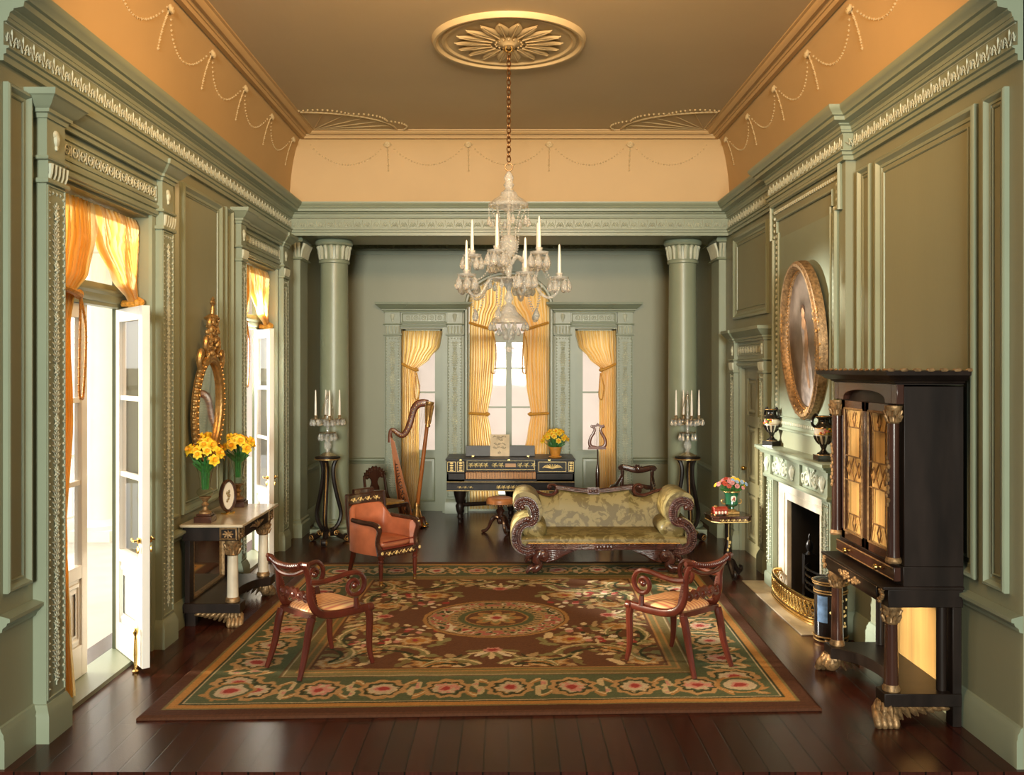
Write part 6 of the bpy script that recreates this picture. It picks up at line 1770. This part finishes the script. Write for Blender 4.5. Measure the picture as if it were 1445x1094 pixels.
for k in range(130):
    f = rn.random(); z = .47 + .36 * f; w = (.135 * (1 - f) ** .55 + .03); x = rn.uniform(-w, w)
    b.ell((x, -.05 + rn.uniform(-.03, .02), z), (rn.uniform(.012, .026), .02, rn.uniform(.014, .032)), 7, 5)
for s in (-1, 1):
    b.tube(smooth([(s * .30, -.05, .36), (s * .33, -.05, .44), (s * .29, -.05, .52), (s * .25, -.05, .48), (s * .27, -.05, .44)], 4), [.022, .026, .022, .012], n=7)
    b.tube(smooth([(s * .12, -.05, .50), (s * .19, -.05, .56), (s * .16, -.05, .64), (s * .11, -.05, .62), (s * .13, -.05, .57)], 4), [.02, .024, .02, .012], n=7)
    b.tube(smooth([(s * .06, -.05, .70), (s * .11, -.05, .76), (s * .08, -.05, .82), (s * .05, -.05, .79)], 4), [.02, .022, .016, .012], n=7)
b.lathe([(.06, .80), (.075, .82), (.05, .84), (.02, .86), (.022, .90), (.012, .93), (.028, .955), (.012, .975), (.02, .99), (.001, 1.02)], 12, T(0, -.04, 0)); 
for s in (-1, 1): b.ell((s * .03, -.04, .965), (.016, .014, .016), 7, 5)
b.build('carved_crest', M['gilt'], t)
# ------------------------------------------------------------------ chimneypiece
P1, P2 = (7.56, 7.77), (9.21, 9.42)
t = thing('chimneypiece', 'pale green carved chimneypiece with cream marble slips below the oval portrait', 'fireplace', (XBR, 8.49, 0), 0)
F = frame((0, -8.49, 0), (0, 1, 0), (-1, 0, 0))
b = MB(F)
for (a, c) in (P1, P2):
    b.box(a, c, 0, .10, .0, 1.12)
    b.plan([(a, 0), (a, .10), (c, .10), (c, 0)], [(0, 0), (.02, 0), (.02, .12), (.01, .135), (0, .14)])
    b.rect(a + .03, c - .03, .2, 1.08, [(0, 0), (0, .008), (.012, .010), (.016, 0)], M=T(0, .10, 0))
    b.box(a - .005, c + .005, 0, .125, 1.12, 1.355)
b.box(P1[0], P2[1], 0, .095, 1.12, 1.36); b.box(8.30, 8.68, 0, .12, 1.12, 1.355)
b.plan([(P1[0], 0), (P1[0], .12), (P2[1], .12), (P2[1], 0)], [(0, 1.10), (.012, 1.105), (.018, 1.125), (.008, 1.14), (0, 1.145)])
b.build('surround', M['trim'], t, bevel=.002)
b = MB(F); SHP = [(0, 1.34), (.02, 1.345), (.03, 1.365), (.05, 1.37), (.06, 1.388), (.07, 1.392), (.07, 1.415), (.06, 1.42), (0, 1.42)]
pth = [(P1[0] - .03, 0), (P1[0] - .03, .13), (P2[1] + .03, .13), (P2[1] + .03, 0)]
b.plan(pth, SHP); b.box(P1[0] - .03, P2[1] + .03, 0, .13, 1.345, 1.419); b.build('shelf', M['trim'], t)
b = MB(F)
for (a, c) in (P1, P2):
    b = MB(F); pil_ornament(b, Matrix.Identity(4), a + .01, c - .01, .105, .24, 1.05); b.build('pilaster_ornament', M['relief'], t)
for (a, c) in ((7.79, 8.28), (8.70, 9.19)):
    b = MB(F); m = (a + c) / 2
    for s in (-1, 1):
        sp_ = spiral(m + s * .115, 1.235, .085, .02, PI / 2, s * 1.6, 26); b.tube([(x, .10, z) for x, z in sp_], .013, n=6, N=(0, 1, 0))
        sp_ = spiral(m + s * .21, 1.225, .05, .012, -PI / 2, s * 1.3, 18); b.tube([(x, .10, z) for x, z in sp_], .010, n=6, N=(0, 1, 0))
        b.ell((m + s * .115, .10, 1.235), (.022, .016, .022), 8, 5)
    for k in range(5): b.tube([(m, .10, 1.17), (m + .03 * (k - 2), .108, 1.24), (m + .045 * (k - 2), .10, 1.30 - .012 * abs(k - 2))], [.008, .012, .004], n=5)
    b.build('frieze_scrolls', M['relief'], t)
for m in (8.49, (P1[0] + P1[1]) / 2, (P2[0] + P2[1]) / 2):
    b = MB(F)
    for k in range(5): b.tube([(m, .125, 1.17), (m + .025 * (k - 2), .132, 1.24), (m + .035 * (k - 2), .125, 1.31 - .012 * abs(k - 2))], [.010, .014, .005], n=5)
    b.ell((m, .128, 1.18), (.03, .016, .02), 8, 5); b.build('carved_palmette', M['relief'], t)
b = MB(F); b.box(7.775, FO[0], 0, .045, 0, FH); b.box(FO[1], 9.205, 0, .045, 0, FH); b.box(7.775, 9.205, 0, .045, FH, 1.12)
b.rect(7.775 + .01, 9.205 - .01, -.2, 1.11, [(0, 0), (0, .008), (.02, .012), (.03, .0)], M=T(0, .045, 0)) if False else None
b.plan([(FO[0] - .09, .045), (FO[0] - .06, .045)], [(0, 0), (.01, 0), (.01, FH), (0, FH)])
for u in (FO[0] - .07, FO[1] + .07): b.box(u - .008, u + .008, .045, .055, 0, FH + .07)
b.box(FO[0] - .07, FO[1] + .07, .045, .055, FH + .06, FH + .076)
b.build('marble_slips', M['marble'], t, bevel=.003)
# firebox lining, hearth stone
b = MB(FBR); b.box(FO[0], FO[1], -.36, -.33, 0, FH); b.box(FO[0], FO[0] + .012, -.33, -.0, 0, FH); b.box(FO[1] - .012, FO[1], -.33, 0, 0, FH); b.box(FO[0], FO[1], -.33, 0, FH - .012, FH); b.box(FO[0] + .012, FO[1] - .012, -.33, 0, .0, .012)
struct(b, 'trim_50', M['soot'])
hs = thing('hearth_stone', 'buff stone hearth slab let into the floor before the fireplace', 'hearth', (2.57, 8.55, 0))
b = MB(); b.box(-.16, .165, -.97, .97, -.0, .008); b.build('slab', M['stone'], hs)
# register grate
t = thing('fire_grate', 'black iron fire grate with urn finials inside the fireplace', 'grate', (2.86, 8.45, .012), -PI / 2)
ir = M['iron']
b = MB(); b.prism([(-.30, .05), (-.30, .52), (-.2, .62), (0, .68), (.2, .62), (.30, .52), (.30, .05)], .10, .13); bp_ = b.build('fireback', ir, t)
b = MB()
for k in range(14):
    a = k * .7; b.ell((.18 * math.cos(a) * (.4 + .04 * k), .098, .36 + .18 * math.sin(a)), (.018, .008, .018), 6, 4)
b.build('cast_flowers', M['gilt_dark'], bp_)
b = MB()
for z in (.16, .22, .28, .34): b.tube(smooth([(-.27, -.02, z), (-.14, -.09, z), (0, -.11, z), (.14, -.09, z), (.27, -.02, z)], 5), .010, n=6)
b.tube([(-.27, .1, .14), (.27, .1, .14)], .012, n=6)
for x in (-.2, -.1, 0, .1, .2): b.tube([(x, .1, .14), (x, -.09 + abs(x) * .25, .15)], .009, n=6)
b.build('bars', ir, t)
for s in (-1, 1):
    b = MB(); b.box(s * .31 - .035, s * .31 + .035, -.06, .06, 0, .42); b.lathe([(.04, .42), (.02, .45), (.038, .49), (.03, .53), (.012, .56), (.016, .585), (.001, .62)], 12, T(s * .31, 0, 0)); b.build('side_post', ir, t, bevel=.004)
# pierced brass fender
t = thing('fender', 'pierced gilt brass fender curving round the fireplace on the hearth', 'fender', (2.73, 8.44, .008), 0)
def fcurve(f):
    a = -PI / 2 + PI * f; return (-.215 * abs(math.cos(a)) ** .55, .66 * math.sin(a) * (1 if True else 1))
N_ = 84; cv = [fcurve(i / N_) for i in range(N_ + 1)]
b = MB()
for (z, r) in ((.215, .011), (.195, .007), (.06, .008), (.035, .011), (.012, .016)): b.tube([(x, y, z) for x, y in cv], r, n=6)
b.build('rails', M['brass'], t)
L = [0]
for (p, q_) in zip(cv[:-1], cv[1:]): L.append(L[-1] + math.dist(p, q_))
def at_len(s_):
    s_ = max(0, min(L[-1], s_)); i = max(0, min(N_ - 1, next((k for k in range(N_) if L[k + 1] >= s_), N_ - 1))); f = (s_ - L[i]) / (L[i + 1] - L[i] + 1e-9)
    return (cv[i][0] + (cv[i + 1][0] - cv[i][0]) * f, cv[i][1] + (cv[i + 1][1] - cv[i][1]) * f)
b = MB(); st = .068; n = int(L[-1] / st); st = L[-1] / n
for i in range(n):
    z0, z1, zm = .065, .19, .1275
    def pt(s_, z): x, y = at_len(s_); return (x, y, z)
    for (sa, za, sb, zb) in ((0, zm, .5, z1), (.5, z1, 1, zm), (0, zm, .5, z0), (.5, z0, 1, zm)):
        b.tube([pt((i + sa) * st, za), pt((i + (sa + sb) / 2) * st, (za + zb) / 2), pt((i + sb) * st, zb)], .0062, n=5)
    c = pt((i + .5) * st, zm); b.ell(c, (.012, .012, .014), 7, 5)
    for zz in (z0 + .012, z1 - .012): b.ell(pt(i * st, zz), (.012, .012, .014), 6, 4)
b.build('pierced_work', M['brass'], t)

# ------------------------------------------------------------------ pair of painted vases on the mantel shelf
def urn(x, y, z, rz, h, label):
    t = thing('mantel_vase', label, 'vase', (x, y, z), rz, 'painted vases on the mantel shelf'); k = h / .37
    A = S(k, k, k)
    b = MB(A); b.box(-.065, .065, -.065, .065, 0, .05); b.lathe([(.05, .05), (.052, .062), (.03, .075), (.018, .095), (.024, .11), (.034, .135)], 20); b.build('base', M['black_glaze'], t)
    b = MB(A); b.lathe([(.034, .135), (.055, .165), (.070, .205), (.072, .215)], 24); lo = b.build('lower_body', M['white_glaze'], t)
    b = MB(A)
    for q in range(10):
        a = 2 * PI * q / 10; b.tube(smooth([(.034, 0, .135), (.0565, 0, .165), (.071, 0, .205)], 3), [.007, .011, .014], n=6, M=R(a))
    b.build('fluting', M['black_glaze'], lo)
    b = MB(A); b.lathe([(.072, .215), (.074, .235), (.072, .268)], 24); mi = b.build('painted_band', M['white_glaze'], t)
    rn = random.Random(2)
    for (mk, n_) in (('red_paint', 7), ('yellow', 5), ('pink_paint', 4), ('leaf', 6)):
        b = MB(A)
        for q in range(n_):
            a = -PI / 2 + rn.uniform(-.7, .7) + (PI if q % 3 == 2 else 0); b.ell((.073 * math.cos(a), .073 * math.sin(a), .242 + rn.uniform(-.018, .018)), (.013, .013, .011), 7, 4)
        b.build('painted_' + {'red_paint': 'red_roses', 'yellow': 'yellow_roses', 'pink_paint': 'pink_roses', 'leaf': 'leaves'}[mk], M[mk], mi)
    b = MB(A); b.lathe([(.073, .266), (.078, .272), (.074, .282), (.052, .30), (.044, .315), (.044, .335), (.062, .352), (.066, .362), (.058, .365), (.04, .345)], 24); b.build('neck', M['black_glaze'], t)
    for s in (-1, 1):
        b = MB(A); b.tube(smooth([(s * .072, 0, .275), (s * .092, 0, .30), (s * .088, 0, .34), (s * .070, 0, .372), (s * .056, 0, .372), (s * .052, 0, .355)], 4), [.012, .012, .011, .012, .009], n=7); b.build('handle', M['black_glaze'], t)
    b = MB(A)
    for z_, r_ in ((.266, .076), (.216, .074), (.361, .066), (.05, .053)): b.tube([(r_ * math.cos(q), r_ * math.sin(q), z_) for q in [2 * PI * j / 24 for j in range(24)]], .003, n=5, closed=True)
    b.build('gilt_lines', M['gilt'], t)
urn(2.655, 7.77, 1.42, .0, .385, 'painted two handled vase on the near end of the mantel shelf, beside the secretaire')
urn(2.655, 9.30, 1.42, -PI / 3, .375, 'painted two handled vase on the far end of the mantel shelf, beside the panelled door')

# ------------------------------------------------------------------ oval portrait
t = thing('oval_portrait', 'dark oval portrait of a standing woman in a wide gilded frame over the mantel', 'painting', (XBR - .02, 8.36, 2.46), -PI / 2)
tl = R(math.radians(3.0), 'X')
ra, rb = .44, .62
b = MB(tl); b.prism([(x, z) for x, y, z in oval(ra + .01, rb + .01, 0)], -.035, -.02); cv_ = b.build('canvas', M['oil'], t)
b = MB(tl); b.prism([(p.x, p.y) for p in smooth([(-.05, -.12, 0), (-.12, -.30, 0), (-.16, -.52, 0), (0, -.60, 0), (.17, -.52, 0), (.16, -.25, 0), (.09, -.02, 0), (.10, .10, 0), (.02, .17, 0), (-.06, .12, 0), (-.05, 0, 0)], 4, True)], -.037, -.034); b.build('painted_dress', M['oil_dress'], cv_)
b = MB(tl); b.prism([(p.x, p.y) for p in smooth([(.02, .17, 0), (.09, .10, 0), (.10, -.05, 0), (.06, -.2, 0), (.10, -.42, 0), (.04, -.40, 0), (-.01, -.15, 0), (.02, 0, 0)], 4, True)], -.0385, -.036); b.build('painted_shawl', M['oil_gown'], cv_)
b = MB(tl); b.prism([(.005 + .045 * math.cos(q), .245 + .06 * math.sin(q)) for q in [2 * PI * j / 20 for j in range(20)]], -.0385, -.036); b.prism([(p.x, p.y) for p in smooth([(-.02, .20, 0), (.03, .20, 0), (.07, .15, 0), (.03, .09, 0), (-.04, .12, 0)], 4, True)], -.0395, -.036); b.build('painted_head', M['oil_skin'], cv_)
b = MB(tl); b.prism([(p.x, p.y) for p in smooth([(-.04, .24, 0), (-.05, .29, 0), (0, .325, 0), (.05, .30, 0), (.055, .25, 0), (.04, .275, 0), (0, .295, 0), (-.025, .275, 0)], 4, True)], -.040, -.036); b.build('painted_hair', M['rosewood'], cv_)
def ovalframe(b, prof, a0, b0, n=72):
    V = []; F_ = []; k = len(prof)
    for j in range(n):
        q = 2 * PI * j / n
        for (o, y) in prof: V.append(((a0 + o) * math.cos(q), y, (b0 + o) * math.sin(q)))
    for j in range(n):
        j2 = (j + 1) % n
        for i in range(k - 1): F_.append((j * k + i, j2 * k + i, j2 * k + i + 1, j * k + i + 1))
    b.add(V, F_)
b = MB(tl); ovalframe(b, [(-.01, -.03), (.0, -.045), (.012, -.05), (.02, -.075), (.05, -.105), (.075, -.105), (.085, -.09), (.095, -.085), (.10, -.05), (.10, -.01), (-.01, -.01)], ra, rb); b.build('frame', M['gilt_dark'], t)
b = MB(tl); rn = random.Random(4)
for q0 in (0, PI, 3 * PI / 2):
    for k in range(44):
        q = q0 + rn.uniform(-.42, .42); o = rn.uniform(.035, .10); b.ell(((ra + o) * math.cos(q), -.098 + .02 * (o > .08), (rb + o) * math.sin(q)), (.013, .009, .015), 7, 4)
for k in range(120): q = 2 * PI * k / 120; b.ell(((ra + .012) * math.cos(q), -.052, (rb + .012) * math.sin(q)), (.008, .008, .008), 5, 4)
b.build('carved_leaves', M['gilt'], t)

# ------------------------------------------------------------------ tilt-top table with urn of flowers and painted box
t = thing('pedestal_table', 'small black and gilt pedestal table with canted corners by the panelled door', 'table', (2.31, 9.72, 0), .12)
b = MB(); pl = [(-.22, -.12), (-.16, -.19), (.16, -.19), (.22, -.12), (.22, .12), (.16, .19), (-.16, .19), (-.22, .12)]
b.prism(pl, .645, .665, plane='xy'); b.prism([(x * .95, y * .95) for x, y in pl], .60, .645, plane='xy'); tp_ = b.build('top', M['rosewood'], t, bevel=.004)
b = MB(); b.tube([(x * .96, y * .96, .604) for x, y in pl], .005, n=5, closed=True); stencil_leaves(b, frame((0, -.181, .624), (1, 0, 0), (0, -1, 0)), -.15, .15, 0, 0, .035, .06); b.build('gilt_edge', M['stencil'], tp_)
b = MB(); b.lathe([(.05, .13), (.06, .16), (.035, .20), (.045, .24), (.038, .30), (.026, .36), (.03, .55), (.05, .60)], 14); pe = b.build('pedestal', M['ebony'], t)
b = MB()
for k in range(7): a = -PI / 2 + .3 * (k % 3 - 1); b.ell((.04 * math.cos(a), .04 * math.sin(a), .17 + .04 * k), (.012, .008, .018), 6, 4)
b.tube([(0, -.031, .32), (0, -.032, .58)], .004, n=4); b.build('gilt_leaves', M['stencil'], pe)
for k in range(3):
    b = MB(); A = R(-PI / 2 + 2 * PI * k / 3); b.tube(smooth([(.0, 0, .17), (.06, 0, .16), (.12, 0, .09), (.17, 0, .04), (.21, 0, .05), (.215, 0, .085), (.19, 0, .095)], 4), [.036, .034, .028, .025, .022, .018, .012], n=8, N=(0, 1, 0), M=A)
    b.ell((.175, 0, .02), (.022, .022, .02), 8, 5, M=A); b.build('leg', M['ebony'], t)
t = thing('flower_urn', 'green and gilt porcelain urn of mixed flowers on the pedestal table', 'urn', (2.355, 9.74, .665), .1)
b = MB(); b.box(-.065, .065, -.065, .065, 0, .028); b.lathe([(.05, .028), (.045, .04), (.028, .052)], 18); b.build('plinth', M['gilt'], t, bevel=.004)
b = MB(); b.lathe([(.028, .052), (.026, .07), (.055, .085), (.072, .105), (.066, .14), (.066, .18), (.078, .225), (.086, .235), (.07, .235), (.06, .20)], 26); bd = b.build('body', M['green_glaze'], t)
b = MB(); b.lathe([(.080, .226), (.090, .232), (.088, .242), (.076, .240)], 26)
b.build('gilt_rim', M['gilt'], t)
for s in (-1, 1): b = MB(); b.tube(smooth([(s * .07, 0, .105), (s * .10, 0, .11), (s * .105, 0, .14), (s * .085, 0, .15)], 4), .008, n=6); b.build('handle', M['gilt'], t)
b = MB(); b.ell((0, -.064, .165), (.030, .012, .038), 14, 6); md = b.build('medallion', M['white_glaze'], bd)
b = MB(); b.ell((0, -.076, .168), (.012, .004, .014), 8, 4); b.ell((.008, -.075, .15), (.007, .003, .008), 6, 4); b.ell((-.012, -.075, .155), (.008, .003, .008), 6, 4); b.build('painted_posy', M['red_paint'], t)
rn = random.Random(8); kinds = ['yellow', 'pink_paint', 'blue_paint', 'white_petal', 'red_paint', 'yellow', 'yellow', 'pink_paint']
fp = {}
def posy_bloom(mk, nm):
    b = MB(); b.ell((0, 0, .008), (.012, .012, .010), 7, 5)
    for q in range(7):
        a = 2 * PI * q / 7; b.ell((.022 * math.cos(a), .022 * math.sin(a), .004), (.015, .015, .007), 7, 4)
    return b
fl = thing('mixed_flowers', 'bunch of yellow, pink, blue and white flowers in the green urn', 'flowers', (2.355, 9.74, .665), 0)
NM = {'yellow': 'yellow_bloom', 'pink_paint': 'pink_bloom', 'blue_paint': 'blue_bloom', 'white_petal': 'white_bloom', 'red_paint': 'red_bloom'}
for k in range(32):
    a = k * 2.4; r = .135 * math.sqrt((k + .5) / 32); z = .375 - r * r * 4.5 + rn.uniform(-.015, .015); mk = kinds[k % 8]
    N = Vector((math.cos(a) * r * 8, math.sin(a) * r * 8 - .5, .7)).normalized()
    if mk not in fp: fp[mk] = posy_bloom(mk, '').build(NM[mk], M[mk], fl); o = fp[mk]
    else: o = fp[mk].copy(); C.objects.link(o); o.parent = fl
    o.matrix_local = Matrix.Translation((r * 1.25 * math.cos(a), r * math.sin(a), z)) @ N.to_track_quat('Z', 'Y').to_matrix().to_4x4() @ Matrix.Scale(rn.uniform(.55, .85), 4)
b = MB()
for k in range(26):
    a = rn.uniform(0, 6.28); leafblade(b, (.03 * math.cos(a), .03 * math.sin(a), .22), (rn.uniform(.08, .17) * math.cos(a), .12 * math.sin(a), rn.uniform(.26, .36)), .016, .02)
b.build('leaves', M['leaf'], fl)
t = thing('painted_box', 'small red and white domed casket beside the green urn', 'box', (2.205, 9.64, .665), .25)
b = MB(); b.box(-.075, .075, -.045, .045, .012, .055); bx = b.build('body', M['red_paint'], t, bevel=.006)
b = MB(); b.prism([(.045 * math.cos(q), .055 + .035 * math.sin(q)) for q in [PI * j / 10 for j in range(11)]], -.075, .075, plane='yz'); b.build('lid', M['red_paint'], t, bevel=.003)
b = MB()
for k in range(4): b.prism([(-.062 + .036 * k + .012 * math.cos(q), .033 + .016 * math.sin(q)) for q in [2 * PI * j / 12 for j in range(12)]], -.0475, -.044)
b.build('white_panels', M['white_glaze'], bx)
for s in (-1, 1): 
    for sy in (-1, 1): b = MB(); b.ell((s * .07, sy * .04, .008), (.014, .014, .010), 8, 4); b.build('foot', M['gilt'], t)
b = MB(); b.ell((-.055, -.02, .095), (.022, .016, .014), 8, 5); b.build('finial', M['gilt'], t)

# ------------------------------------------------------------------ painted barrel by the hearth
t = thing('coal_barrel', 'black painted barrel with gilt hoops and a lake scene between the hearth and the secretaire', 'barrel', (2.60, 7.44, 0), 0)
b = MB(); b.lathe([(.125, .045), (.130, .06), (.128, .30), (.128, .46), (.13, .47)], 32); bd = b.build('body', M['black_glaze'], t)
b = MB(); b.lathe([(.135, .47), (.142, .478), (.142, .49), (.11, .515), (.03, .53), (.03, .54), (.001, .55)], 32); b.build('lid', M['black_glaze'], t)
b = MB()
b = None
for z, r in ((.052, .135), (.47, .137), (.49, .143), (.42, .130), (.40, .130), (.02, .13)): b = MB(); b.tube([(r * math.cos(q), r * math.sin(q), z) for q in [2 * PI * j / 32 for j in range(32)]], .006, n=6, closed=True); b.build('gilt_hoop', M['gilt'], bd)
b = MB(); V = []; F_ = []
for i in range(9):
    a = math.radians(200 + 5 * i); V += [(.1305 * math.cos(a), .1305 * math.sin(a), .17), (.1305 * math.cos(a), .1305 * math.sin(a), .38)]
for i in range(8): F_.append((2 * i, 2 * i + 2, 2 * i + 3, 2 * i + 1))
b.add(V, F_); b.build('painted_lake', M['lake'], bd)
b = MB()
for k in range(16): a = math.radians(-75 + rn.uniform(-35, 35)); b.ell((.129 * math.cos(a), .129 * math.sin(a), rn.uniform(.09, .36)), (.009, .009, .012), 6, 4)
b.build('painted_sprigs', M['stencil'], bd)
for k in range(3): a = 2 * PI * k / 3; b = MB(); b.ell((.10 * math.cos(a), .10 * math.sin(a), .022), (.028, .028, .022), 8, 5); b.build('foot', M['gilt_dark'], t)

# ------------------------------------------------------------------ secretaire cabinet
t = thing('secretaire', 'tall black secretaire cabinet with gold silk doors and gilded paw feet at the right wall', 'cabinet', (2.42, 6.18, 0), -PI / 2)
hw = .54; e = M['ebony']
b = MB(); b.box(-hw, hw, .0, .365, .985, 2.09); b.box(-hw, hw, -.005, .365, .86, .985); b.build('cabinet_body', e, t, bevel=.004)
b = MB(); b.plan([(-hw, .365), (-hw, .0), (hw, .0), (hw, .365)], [(0, 0)]) if False else None
b = MB(); pth = [(hw, .365), (hw, -.05), (-hw, -.05), (-hw, .365)]
b.plan(pth, [(o_, z_) for o_, z_ in ((0, 2.105), (.015, 2.11), (.02, 2.12), (.045, 2.128), (.075, 2.152), (.095, 2.158), (.10, 2.185), (.0, 2.19))])
b.box(-hw, hw, -.05, .365, 2.10, 2.188)
# which side is outwards depends on the path direction; both ends are closed by the box
co = b.build('cornice', e, t)
b = MB()
for k in range(14): b.ell((-hw - .06 + (2 * hw + .12) * k / 13, -.145, 2.19), (.03, .012, .010), 7, 4)
for k in range(7): b.ell((hw + .095, -.12 + .48 * k / 6, 2.19), (.012, .03, .012), 7, 4)
b.build('gilt_leaf_edge', M['gilt_dark'], co)
# frieze with recessed arch
b = MB(); 
arcp = [(-.46, 1.98), (-.46, 2.105), (.46, 2.105), (.46, 1.98), (.36, 1.98)] + [(.36 * math.cos(q), 1.98 + .075 * math.sin(q) ** .6) for q in [PI * j / 16 for j in range(1, 16)]] + [(-.36, 1.98)]
b.prism(arcp, -.045, .0); b.box(-hw, -.46, -.045, 0, 1.98, 2.105); b.box(.46, hw, -.045, 0, 1.98, 2.105); b.build('frieze', M['rosewood'], t, bevel=.003)
# columns
for s in (-1, 1):
    b = MB(); b.lathe([(.040, 1.03), (.036, 1.10), (.034, 1.86)], 18, T(s * .49, -.045, 0)); cl = b.build('column', M['rosewood'], t)
    b = MB(); corinth(b, T(s * .49, -.045, 1.86), .038, .11); b.build('gilded_capital', M['gilt_dark'], cl); b = MB(); b.lathe([(.046, 1.0), (.050, 1.012), (.044, 1.03), (.041, 1.035)], 16, T(s * .49, -.045, 0)); b.build('gilded_base_ring', M['gilt_dark'], cl)
    b = MB()
    for k in range(12): b.ell((s * .49 + .014 * math.sin(k * 2.2), -.080, 1.36 + .026 * k), (.016, .010, .017), 6, 4)
    b.build('gilt_spray', M['gilt_dark'], cl)
    # glazed door with tracery over pleated silk
    x0, x1 = (-.43, -.003) if s < 0 else (.003, .43); Fd = frame((0, -.0, 0), (1, 0, 0), (0, -1, 0))
    b = MB()
    b.box(x0, x0 + .06, -.03, 0, .99, 1.975); b.box(x1 - .06, x1, -.03, 0, .99, 1.975); b.box(x0, x1, -.03, 0, .99, 1.06); b.box(x0, x1, -.03, 0, 1.91, 1.975)
    dr = b.build('door', M['rosewood'], t, bevel=.003)
    a, c, z0, z1 = x0 + .06, x1 - .06, 1.06, 1.91; m_ = (a + c) / 2
    b = MB(Fd); b.sheet(lambda u, v: (a + (c - a) * u, .004 + .004 * math.sin(u * 2 * PI * 22), z0 + (z1 - z0) * v), 176, 2); b.build('pleated_silk', M['pleat'], dr)
    b = MB(Fd); b.box(a, c, .013, .016, z0, z1); b.build('glass_pane', M['cabinet_glass'], dr)
    b = MB(Fd); r_ = .0055; y_ = .022
    def seg(*pts): b.tube([(x, y_, z) for x, z in pts], r_, n=5)
    zm = 1.50; h_ = .085
    seg((a, zm + h_), (c, zm + h_)); seg((a, zm - h_), (c, zm - h_)); seg((m_, zm + h_), (m_ + .06, zm), (m_, zm - h_), (m_ - .06, zm), (m_, zm + h_))
    for q in (-1, 1): seg((m_ + q * .09, zm + h_ * .6), (m_ + q * .13, zm), (m_ + q * .09, zm - h_ * .6), (m_ + q * .055, zm), (m_ + q * .09, zm + h_ * .6))
    for (zz, sg) in ((z1, -1), (z0, 1)):
        seg((a + .02, zz), (a + .06, zz + sg * .12), (c - .06, zz + sg * .12), (c - .02, zz)); seg((m_, zz + sg * .01), (m_ + .03, zz + sg * .065), (m_, zz + sg * .12), (m_ - .03, zz + sg * .065), (m_, zz + sg * .01))
    seg((a + .05, z0 + .12), (a + .05, zm - h_)); seg((c - .05, z0 + .12), (c - .05, zm - h_)); seg((a + .05, zm + h_), (a + .05, z1 - .12)); seg((c - .05, zm + h_), (c - .05, z1 - .12))
    b.build('tracery', M['gilt_dark'], dr)
    b = MB(Fd); b.rect(x0 + .045, x1 - .045, 1.045, 1.925, [(0, .03), (.004, .036), (.012, .036), (.015, .03)]); 
    b.build('gilt_border', M['gilt_dark'], dr)
# drawer row
b = MB(); b.box(-.50, .50, -.045, 0, .885, .97); dw = b.build('drawer', M['rosewood'], t, bevel=.003)
for z in (.893, .962):
    b = MB(frame((0, -.045, 0), (1, 0, 0), (0, -1, 0)))
    k = -.49
    while k < .49: b.ball((k, 0, z), .006); k += .0135
    b.build('bead_edge', M['gilt_dark'], dw)
for s in (-1, 1): b = MB(); b.lathe([(.008, 0), (.010, .012), (.022, .022), (.018, .034), (.001, .038)], 12, T(s * .27, -.045, .927) @ R(PI / 2, 'X')); b.build('knob', M['brass'], dw)
# desk below
b = MB(); b.box(-.56, .56, -.135, .36, .845, .865); b.box(-.545, .545, -.10, .36, .735, .845)
b.prism([(-.135, .845), (-.14, .81), (-.125, .76), (-.10, .735), (-.09, .735), (-.09, .845)], -.45, .45, plane='yz'); b.build('desk', e, t, bevel=.004)
b = MB()
for k in range(40):
    f = rn.uniform(-1, 1); b.ell((f * .20, -.140, .80 + rn.uniform(-.03, .03) * (1 - abs(f) * .6)), (.018, .010, .013), 6, 4)
b.build('gilt_mount', M['gilt_dark'], t)
for s in (-1, 1):
    b = MB()
    for k in range(8): b.ell((s * .50 + rn.uniform(-.03, .03), -.125, .76 + .012 * k), (.020, .014, .014), 6, 4)
    b.build('gilt_mount', M['gilt_dark'], t)
b = MB(); b.tube([(-.45, -.13, .84), (.45, -.13, .84)], .006, n=5); b.build('gilt_line', M['gilt_dark'], t)
for s in (-1, 1):
    b = MB(); b.lathe([(.044, .24), (.042, .35), (.038, .62)], 18, T(s * .47, -.05, 0)); cl = b.build('lower_column', M['rosewood'], t)
    b = MB(); corinth(b, T(s * .47, -.05, .62), .042, .118); b.build('gilded_capital', M['gilt_dark'], cl); b = MB(); b.lathe([(.052, .205), (.054, .22), (.046, .24), (.044, .246)], 16, T(s * .47, -.05, 0)); b.build('gilded_base_ring', M['gilt_dark'], cl)
    b = MB(); b.box(s * .49 - .045, s * .49 + .045, .30, .355, .0, .735); b.lathe([(.03, .205), (.03, .735)], 12, T(s * .47, .26, 0)); b.build('rear_post', e, t, bevel=.003)
    b = MB(); paw(b, T(s * .47, -.09, 0) @ R(PI / 2) @ S(1.1, s * 1.2, 1.08), .34); b.build('paw_foot', M['gilt_dark'], t, sharp=60)
b = MB(); pl = [(-.54, .355), (-.54, -.12), (-.40, -.12)] + [(p.x, p.y) for p in smooth([(-.38, -.08, 0), (-.25, .03, 0), (0, .08, 0), (.25, .03, 0), (.38, -.08, 0)], 5)] + [(.40, -.12), (.54, -.12), (.54, .355)]
b.prism(pl, .125, .205, plane='xy'); b.build('base_shelf', e, t, bevel=.004)
b = MB(); b.sheet(lambda u, v: (-.44 + .88 * u, .318 + .005 * math.sin(u * 2 * PI * 46), .205 + .53 * v), 368, 2); b.box(-.44, .44, .325, .335, .205, .735); b.build('pleated_panel', M['pleat'], t)
